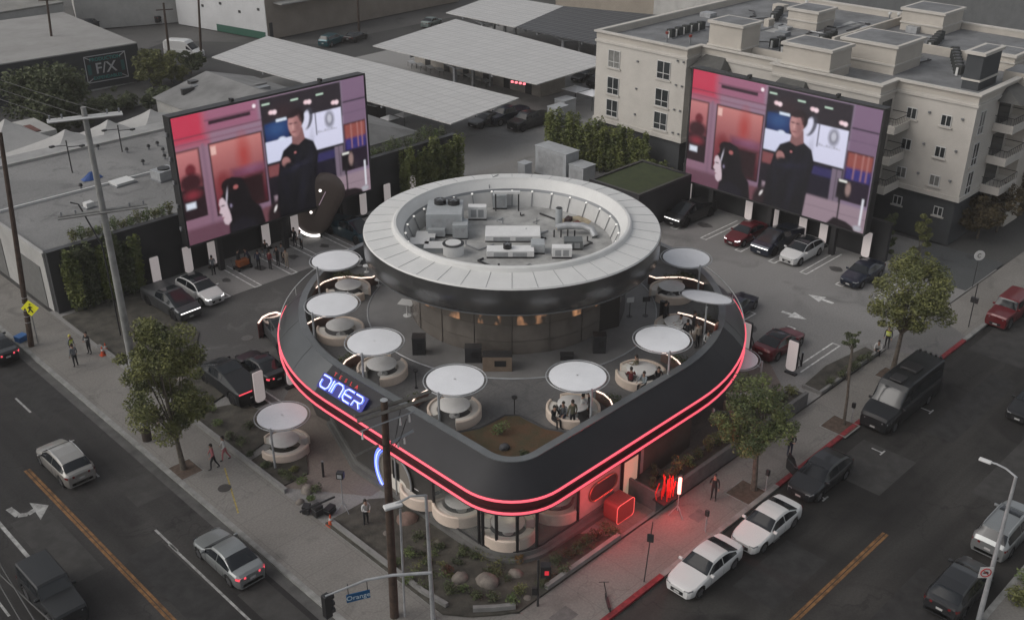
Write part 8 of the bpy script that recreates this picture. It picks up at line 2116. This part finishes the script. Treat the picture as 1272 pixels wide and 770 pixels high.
for px, lab in (((665, 735), "black pedestrian signal with a red hand glow at the nose of the corner garden"), ):
    qp = at(668, 752, 0); t = thing("pedestrian_signal", lab, "pedestrian signal", (qp.x, qp.y, 0), 0.8)
    MB().cyl((0, 0, 0), 0.06, 2.9, 10).build("post", dark_metal, t); MB().bx(-0.2, 0.2, -0.62, -0.1, 1.9, 2.6).build("signal_box", black_metal, t, bevel=0.02); MB().bx(-0.215, -0.202, -0.5, -0.3, 2.1, 2.35).build("red_lens", mat("ped_red", (0.3, 0.01, 0.01), emit=(1, 0.05, 0.08), estr=0.4), t)
    MB().bx(-0.25, -0.08, 0.05, 0.3, 0.9, 1.3).build("push_button_box", black_metal, t)
# street lamp bottom right with prohibition sign
q5 = at(1215, 772, 0); h5 = topped(592, q5); T5 = lean_top((1262, 592), q5, h5)
t = thing("street_lamp", "grey curved-arm street lamp at the bottom right", "street lamp", (q5.x, q5.y, 0))
MB().tube([(0, 0, 0), tuple(T5*0.5), tuple(T5)], [0.13, 0.10, 0.07], 10).build("pole_shaft", light_metal, t, smooth=True)
e1 = lean_top((1250, 582), q5, h5+0.15); e2 = lean_top((1238, 576), q5, h5+0.2); e3 = lean_top((1224, 572), q5, h5+0.15)
MB().tube([tuple(T5), tuple(e1), tuple(e2), tuple(e3)], 0.045, 8).build("lamp_arm", light_metal, t, smooth=True)
d_ = (e3-e2); MB().box(tuple(e3), (0.55, 0.22, 0.12), math.atan2(d_.y, d_.x)).build("lamp_head", white_metal, t, bevel=0.04)
ps = thing("prohibition_sign", "white square sign with red ring and slashed black car on the right lamp", "sign", tuple(Vector(q5) + lean_top((1229, 711), q5, 3.6) + Vector((-0.1, 0.12, 0))))
M_ = frame((0, 0, 0), (0.72, -0.69, 0), (0, 0, 1)); b = MB(); b.box((0, 0, 0), (0.62, 0.62, 0.02), 0, 0, M_); b.build("sign_plate", mat("sign_white", (0.55, 0.55, 0.54), 0.5), ps, bevel=0.005)
b = MB(); b.tube([M_ @ Vector((0.23*math.cos(a), 0.23*math.sin(a), 0.018)) for a in np.linspace(0, 2*math.pi, 25)[:-1]], 0.025, 5, closed=True); b.tube([M_ @ Vector((-0.16, 0.16, 0.022)), M_ @ Vector((0.16, -0.16, 0.022))], 0.02, 5); b.build("red_ring", mat("sign_red", (0.4, 0.02, 0.02), 0.5), ps)
b = MB(); b.box((0, -0.01, 0.016), (0.24, 0.08, 0.01), 0, 0, M_); b.box((0, 0.05, 0.016), (0.13, 0.05, 0.01), 0, 0, M_); b.build("car_symbol", black_metal, ps)
q6 = at(1262, 745, 0); t = shrub("green kerbside shrub at the bottom right corner", q6.x, q6.y, 0, 0.9, 0.8, leaf_olive, 600, size=0.09)
q6 = at(1276, 725, 0); t = shrub("second green kerbside shrub at the right edge of the bottom corner", q6.x, q6.y, 0, 0.8, 0.7, leaf_green, 500, size=0.09)
# parking meters
for i, (px, lab) in enumerate((((876, 660), "parking meter beside the second white sedan"), ((951, 609), "parking meter between the round tree and the open-doored hatchback"), ((1057, 524), "parking meter by the bare sapling"))):
    q7 = at(*px, 0); t = thing("parking_meter", lab, "parking meter", (q7.x, q7.y, 0), 0, "parking meters on the avenue")
    MB().cyl((0, 0, 0), 0.035, 1.05, 8).build("post", light_metal, t); MB().bx(-0.08, 0.08, -0.11, 0.11, 1.05, 1.42).build("meter_head", black_metal, t, bevel=0.03)
# thin sign posts
q8 = at(800, 722, 0); h8 = topped(648, q8); t = thing("sign_post", "thin dark sign post seen edge-on on the red-lit sidewalk", "sign post", (q8.x, q8.y, 0), 0)
MB().tube([(0, 0, 0), tuple(lean_top((811, 648), q8, h8))], 0.03, 6).build("post", dark_metal, t); pp = lean_top((808, 668), q8, h8*0.8); MB().box(tuple(pp), (0.32, 0.02, 0.5), 2.1).build("sign_plate", dark_metal, t)
q9 = at(1203, 406, 0); t = thing("sign_post", "thin dark sign post with a bracket near the red off-road car", "sign post", (q9.x, q9.y, 0)); MB().tube([(0, 0, 0), tuple(lean_top((1215, 352), q9, 4.2))], 0.035, 6).build("post", dark_metal, t); MB().bx(-0.1, 0.1, -0.25, 0.25, 2.0, 2.4).build("sign_plate", dark_metal, t)
q10 = at(1208, 356, 0); t = thing("round_sign", "round white sign on a thin post at the neighbour's driveway", "sign", (q10.x, q10.y, 0), math.radians(-45)); MB().cyl((0, 0, 0), 0.03, 2.6, 6).build("post", dark_metal, t); b = MB(); b.tube([(0, -0.03, 2.7), (0, 0.0, 2.7)], 0.42, 20); b.build("sign_plate", MATS["sign_white"], t); b = MB(); b.tube([(0.14*math.cos(a), -0.04, 2.7+0.16*math.sin(a)) for a in np.linspace(0.8, 5.5, 12)], 0.03, 5); b.build("symbol", dark_metal, t)
# bollards, pipes by the lot entrance
for i, (px, lab) in enumerate((((941, 440), "slim black bollard left of the front right charger post"), ((966, 446), "slim black bollard between the two right charger posts"), ((995, 455), "slim black bollard right of the front right charger post"), ((310, 505), "slim dark bollard left of the left charger post"), ((1050, 300), "slim dark bollard under the right screen near the last charger"), ((402, 592), "short dark bollard by the plaza"))):
    qb = at(*px, 0); t = thing("bollard", lab, "bollard", (qb.x, qb.y, 0), 0, "slim bollards by the chargers"); MB().cyl((0, 0, 0), 0.07, 1.05, 10).build("post", black_metal, t, smooth=True); MB().cyl((0, 0, 1.05), 0.075, 0.06, 10).build("cap", grey_metal, t)
# cones
def cone(lab, px, z=0.0, stack=0):
    qc = at(*px, z); t = thing("traffic_cone", lab, "cone", (qc.x, qc.y, z)); MB().bx(-0.2, 0.2, -0.2, 0.2, 0, 0.04).build("base", orange_plastic, t)
    b = MB(); b.cyl((0, 0, 0.04), 0.15, 0.66, 16, r2=0.03); b.build("cone_body", orange_plastic, t, smooth=True); MB().cyl((0, 0, 0.36), 0.097, 0.14, 16, r2=0.07).build("white_collar", wht, t, smooth=True)
cone("orange traffic cone with a white collar on the plaza edge", (411, 652)); cone("orange traffic cone on the left sidewalk beside the banded-vest worker, left of the pair", (128, 441)); cone("orange traffic cone behind its twin on the left sidewalk", (132, 437))
qb = at(27, 423, 0); t = thing("blue_crate", "small blue box at the foot of the left wooden pole", "box", (qb.x, qb.y, 0), 0.3); MB().bx(-0.35, 0.35, -0.3, 0.3, 0, 0.4).build("box_body", mat("blue_plastic", (0.02, 0.10, 0.28), 0.5), t, bevel=0.02); MB().bx(-0.38, 0.38, -0.33, 0.33, 0.4, 0.44).build("rim", MATS["blue_plastic"], t)
# equipment pile on the plaza and tripod lamps
qe = at(395, 640, 0)
for i, (dx, dy, sz, lab) in enumerate(((0, 0, (0.5, 0.45, 0.7), "tall black equipment case on the plaza by the cone"), (0.6, -0.3, (0.6, 0.4, 0.45), "low black equipment case to the right of the tall case"), (-0.3, 0.6, (0.45, 0.4, 0.55), "black equipment case behind the tall case"))):
    t = thing("equipment_case", lab, "case", (qe.x+dx, qe.y+dy, 0), 0.3*i); MB().bx(-sz[0]/2, sz[0]/2, -sz[1]/2, sz[1]/2, 0.06, sz[2]).build("case_body", black_metal, t, bevel=0.02); MB().bx(-sz[0]/2-.01, sz[0]/2+.01, -sz[1]/2-.01, sz[1]/2+.01, sz[2]*0.7, sz[2]*0.72).build("seam", grey_metal, t)
    for sx in (-1, 1): MB().cyl((sx*sz[0]*0.4, 0, 0), 0.05, 0.06, 8).build("caster", grey_metal, t)
t = thing("boom_pole", "black boom bar laid across the equipment cases", "boom", (qe.x, qe.y, 0.76), 0.2); MB().tube([(-1.0, 0.3, 0), (0.9, -0.5, 0.15)], 0.06, 8).build("bar", black_metal, t)
def tripod_lamp(lab, px, h, head, face=0.0, tube=False):
    ql = at(*px, 0); t = thing("tripod_lamp", lab, "lamp stand", (ql.x, ql.y, 0), face)
    MB().cyl((0, 0, 0.35), 0.025, h-0.35, 8).build("stand", light_metal, t)
    for k in range(3):
        a = k*2.094; MB().tube([(0, 0, 0.7), (0.5*math.cos(a), 0.5*math.sin(a), 0.02)], 0.018, 5).build("leg", light_metal, t)
    if tube: MB().tube([(0, 0, h), (0, 0, h+1.0)], 0.10, 10).build("lamp_tube", head, t)
    else: MB().bx(-0.16, 0.16, -0.2, 0.2, h, h+0.42).build("lamp_head", black_metal, t, bevel=0.03); MB().bx(-0.175, -0.162, -0.12, 0.12, h+0.08, h+0.32).build("lens", light_metal, t)
    return t, ql
tripod_lamp("unlit lamp on a tall tripod on the plaza left of the diner", (427, 636), 2.3, light_metal, 0.6)
red_tube = mat("red_lamp_tube", (0.9, 0.3, 0.25), emit=(1.0, 0.30, 0.24), estr=3.0)
t, ql = tripod_lamp("glowing red tube lamp on a tripod on the avenue sidewalk", (841, 640), 1.5, red_tube, 0.3, tube=True)
lamp = bpy.data.lights.new("red_tube_light", 'POINT'); lamp.energy = 260; lamp.color = (1.0, 0.05, 0.05); lamp.shadow_soft_size = 0.3
lo = bpy.data.objects.new("red_tube_light", lamp); COL.objects.link(lo); lo.location = (ql.x - 0.15, ql.y + 0.05, 2.1)
lamp = bpy.data.lights.new("red_wall_fill", 'POINT'); lamp.energy = 125; lamp.color = (1.0, 0.05, 0.06); lamp.shadow_soft_size = 0.7
lo = bpy.data.objects.new("red_wall_fill", lamp); COL.objects.link(lo); lo.location = tuple(at(757, 632, 2.0))  # added red fill without a fixture, reddens the diner wall
lamp = bpy.data.lights.new("dining_room_light", 'POINT'); lamp.energy = 45; lamp.color = (1.0, 0.84, 0.62); lamp.shadow_soft_size = 0.4
lo = bpy.data.objects.new("dining_room_light", lamp); COL.objects.link(lo); lo.location = tuple(D(45.2, 0, 2.8))
# ribbed red-lit box (order kiosk) by the wall
qk = at(768, 640, 0); t = thing("ribbed_kiosk", "rounded ribbed box glowing red beside the diner wall", "kiosk", (qk.x, qk.y, 0), 0); t.scale = (0.86, 0.86, 0.86)
b = MB(); P = []
for cx, cz, a0 in ((0.45, 1.15, 0), (-0.45, 1.15, 90), (-0.45, 0.25, 180), (0.45, 0.25, 270)):
    for k in range(6): a = math.radians(a0+18*k); P.append((cx*1.3 + 0.25*math.cos(a), cz + 0.25*math.sin(a)))
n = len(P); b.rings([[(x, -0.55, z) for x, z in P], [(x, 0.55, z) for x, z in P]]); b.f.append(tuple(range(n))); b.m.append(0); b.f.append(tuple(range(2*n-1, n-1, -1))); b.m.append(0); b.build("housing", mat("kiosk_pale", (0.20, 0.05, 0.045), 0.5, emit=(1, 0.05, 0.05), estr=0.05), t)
MB().tube([(x*1.0, -0.57, z) for x, z in P], 0.028, 5, closed=True).build("neon_rim", mat("kiosk_neon", (0.8, 0.2, 0.2), emit=(1, 0.12, 0.10), estr=0.5), t)
b = MB()
for k in range(9): b.tube([(-0.55+0.14*k, -0.5, 1.41), (-0.55+0.14*k, 0.5, 1.41)], 0.03, 5)
b.build("rib", mat("kiosk_rib", (0.25, 0.09, 0.08), 0.5), t)
# red film cover beside the lamp
qf = at(815, 640, 0)
t = thing("glowing_rods", "bundle of thin bent rods glowing red behind the tube lamp on the planter end", "light sculpture", tuple(at(826, 618, 0.9)))
rodm = mat("red_rod", (0.3, 0.01, 0.01), 0.4, emit=(1, 0.03, 0.02), estr=0.2); rg = random.Random(3)
for k in range(11):
    x_, y_ = rg.uniform(-0.5, 0.5), rg.uniform(-0.3, 0.3); h_ = rg.uniform(0.9, 1.5)
    MB().tube([(x_, y_, 0), (x_*1.2+rg.uniform(-.1, .1), y_, h_*0.5), (x_+rg.uniform(-.15, .15), y_+rg.uniform(-.1, .1), h_)], 0.035, 5).build("rod", rodm, t)
MB().bx(-0.6, 0.6, -0.4, 0.4, -0.05, 0.02).build("base_plate", black_metal, t)
# scooter lying on the corner sidewalk
qs = at(755, 750, 0); t = thing("kick_scooter", "black kick scooter lying on the avenue sidewalk near the red kerb", "scooter", (qs.x, qs.y, 0), 0.9)
MB().bx(-0.45, 0.35, -0.08, 0.08, 0.08, 0.14).build("deck", black_metal, t, bevel=0.01); MB().tube([(0.35, 0, 0.12), (0.5, 0, 0.3), (0.42, 0.15, 1.05)], 0.025, 6).build("stem", dark_metal, t); MB().tube([(0.40, -0.1, 1.05), (0.44, 0.4, 1.05)], 0.02, 6).build("handlebar", dark_metal, t)
for x_ in (-0.5, 0.52):
    w = MB(); w.tube([(x_, -0.03, 0.11), (x_, 0.03, 0.11)], 0.11, 14); w.build("wheel", black_rubber, t)
# utility vault lids on the sidewalk
for i, (px, s_, lab) in enumerate((((868, 640), 0.5, "square utility lid outlined in the sidewalk near the black-clad person"), ((700, 765), 0.6, "square utility lid at the bottom edge of the avenue sidewalk"))):
    qv = at(*px, 0); tag(MB().bx(-s_, s_, -s_*0.7, s_*0.7, 0, 0.012).build("pavement_hatch", mat("lid", (0.13, 0.125, 0.12), 0.85, noise=0.2, nscale=3), loc=(qv.x, qv.y, 0), rot=(0, 0, 0.0)), lab, "utility lid")
# orange equipment cart under the left screen
qo = at(302, 334, 0); t = thing("equipment_cart", "black cart with an orange case under the left screen", "cart", (qo.x, qo.y, 0), 0.1)
MB().bx(-0.7, 0.7, -0.35, 0.35, 0.25, 0.35).build("tray", black_metal, t); MB().bx(-0.5, 0.5, -0.28, 0.28, 0.353, 0.85).build("case", mat("cart_orange", (0.35, 0.10, 0.03), 0.6), t, bevel=0.03)
for sx in (-1, 1):
    for sy in (-1, 1): MB().tube([(sx*0.6, sy*0.33, 0.12), (sx*0.6, sy*0.37, 0.12)], 0.12, 12).build("wheel", black_rubber, t)
MB().tube([(-0.7, -0.3, 0.35), (-0.85, -0.3, 1.0), (-0.85, 0.3, 1.0), (-0.7, 0.3, 0.35)], 0.02, 5).build("handle", dark_metal, t)
t = thing("folding_sign_board", "slim dark box standing by the booth full of people on the deck", "sign board", tuple(at(824, 400, ZD))); MB().bx(-0.12, 0.12, -0.3, 0.3, 0, 1.5).build("board", black_metal, t, bevel=0.02); MB().bx(-0.3, 0.3, -0.35, 0.35, 0, 0.04).build("foot", dark_metal, t)
# spotlight aimed from the planter rear
t = thing("spotlight", "black spotlight with a pale lens on a post beside the long planter", "spotlight", tuple(at(893, 545, 0))); MB().cyl((0, 0, 0), 0.03, 1.9, 8).build("post", dark_metal, t)
MB().tube([(0.3, -0.25, 1.75), (-0.4, 0.3, 2.1)], [0.16, 0.13], 12).build("barrel", black_metal, t, smooth=True); MB().tube([(-0.4, 0.3, 2.1), (-0.47, 0.355, 2.13)], 0.12, 12).build("lens", white_metal, t)
# overhead wires
wire_m = mat("wire", (0.045, 0.045, 0.045), 0.6)
def wire(lab, a, b_, sag=0.6, r=0.022, grp=None):
    a, b_ = Vector(a), Vector(b_); P = [a*(1-f) + b_*f - Vector((0, 0, sag*4*f*(1-f))) for f in [k/16 for k in range(17)]]; o = P[0]
    tag(MB().tube([p - o for p in P], r, 4, cap=False).build("overhead_wire", wire_m, loc=tuple(o)), lab, "wire", grp)
for i, (p0, p1) in enumerate((((-40, 632), (62, 800)), ((-40, 655), (44, 800)), ((-60, 655), (130, 830)))):
    # lines running high along the boulevard, about eleven metres up
    wire("overhead wire crossing the bottom left corner, %s of three" % ["leftmost", "middle", "rightmost"][[1, 0, 2][i]], at(*p0, 11.5), at(*p1, 11.5), 0.15, 0.03, "wires at the bottom left")
for k in range(3):
    wire("thin power line running along the boulevard from the concrete pole, %s of three" % ["left", "middle", "right"][k], (20.0+1.1*k, 53.4-0.4*k, hC-0.4), (19.5+1.1*k, 130, hC-1.5), 1.2, 0.018, "power lines along the boulevard")
q = Vector((at(490, 765, 0).x, at(490, 765, 0).y, 0))

# ------------------------------------------------------------------ evening haze
hz = MB().bx(-30, 330, -30, 330, -1.2, 37.5).build("haze", [])
hz["kind"] = "stuff"; hm_ = bpy.data.materials.new("haze_air"); hm_.use_nodes = True; hn = hm_.node_tree; hn.nodes.clear()
pv = hn.nodes.new("ShaderNodeVolumePrincipled"); pv.inputs["Color"].default_value = (0.82, 0.79, 0.77, 1); pv.inputs["Density"].default_value = 0.0004; pv.inputs["Anisotropy"].default_value = 0.0
om = hn.nodes.new("ShaderNodeOutputMaterial"); hn.links.new(pv.outputs[0], om.inputs["Volume"]); hz.data.materials.append(hm_)
hz.display_type = 'WIRE'
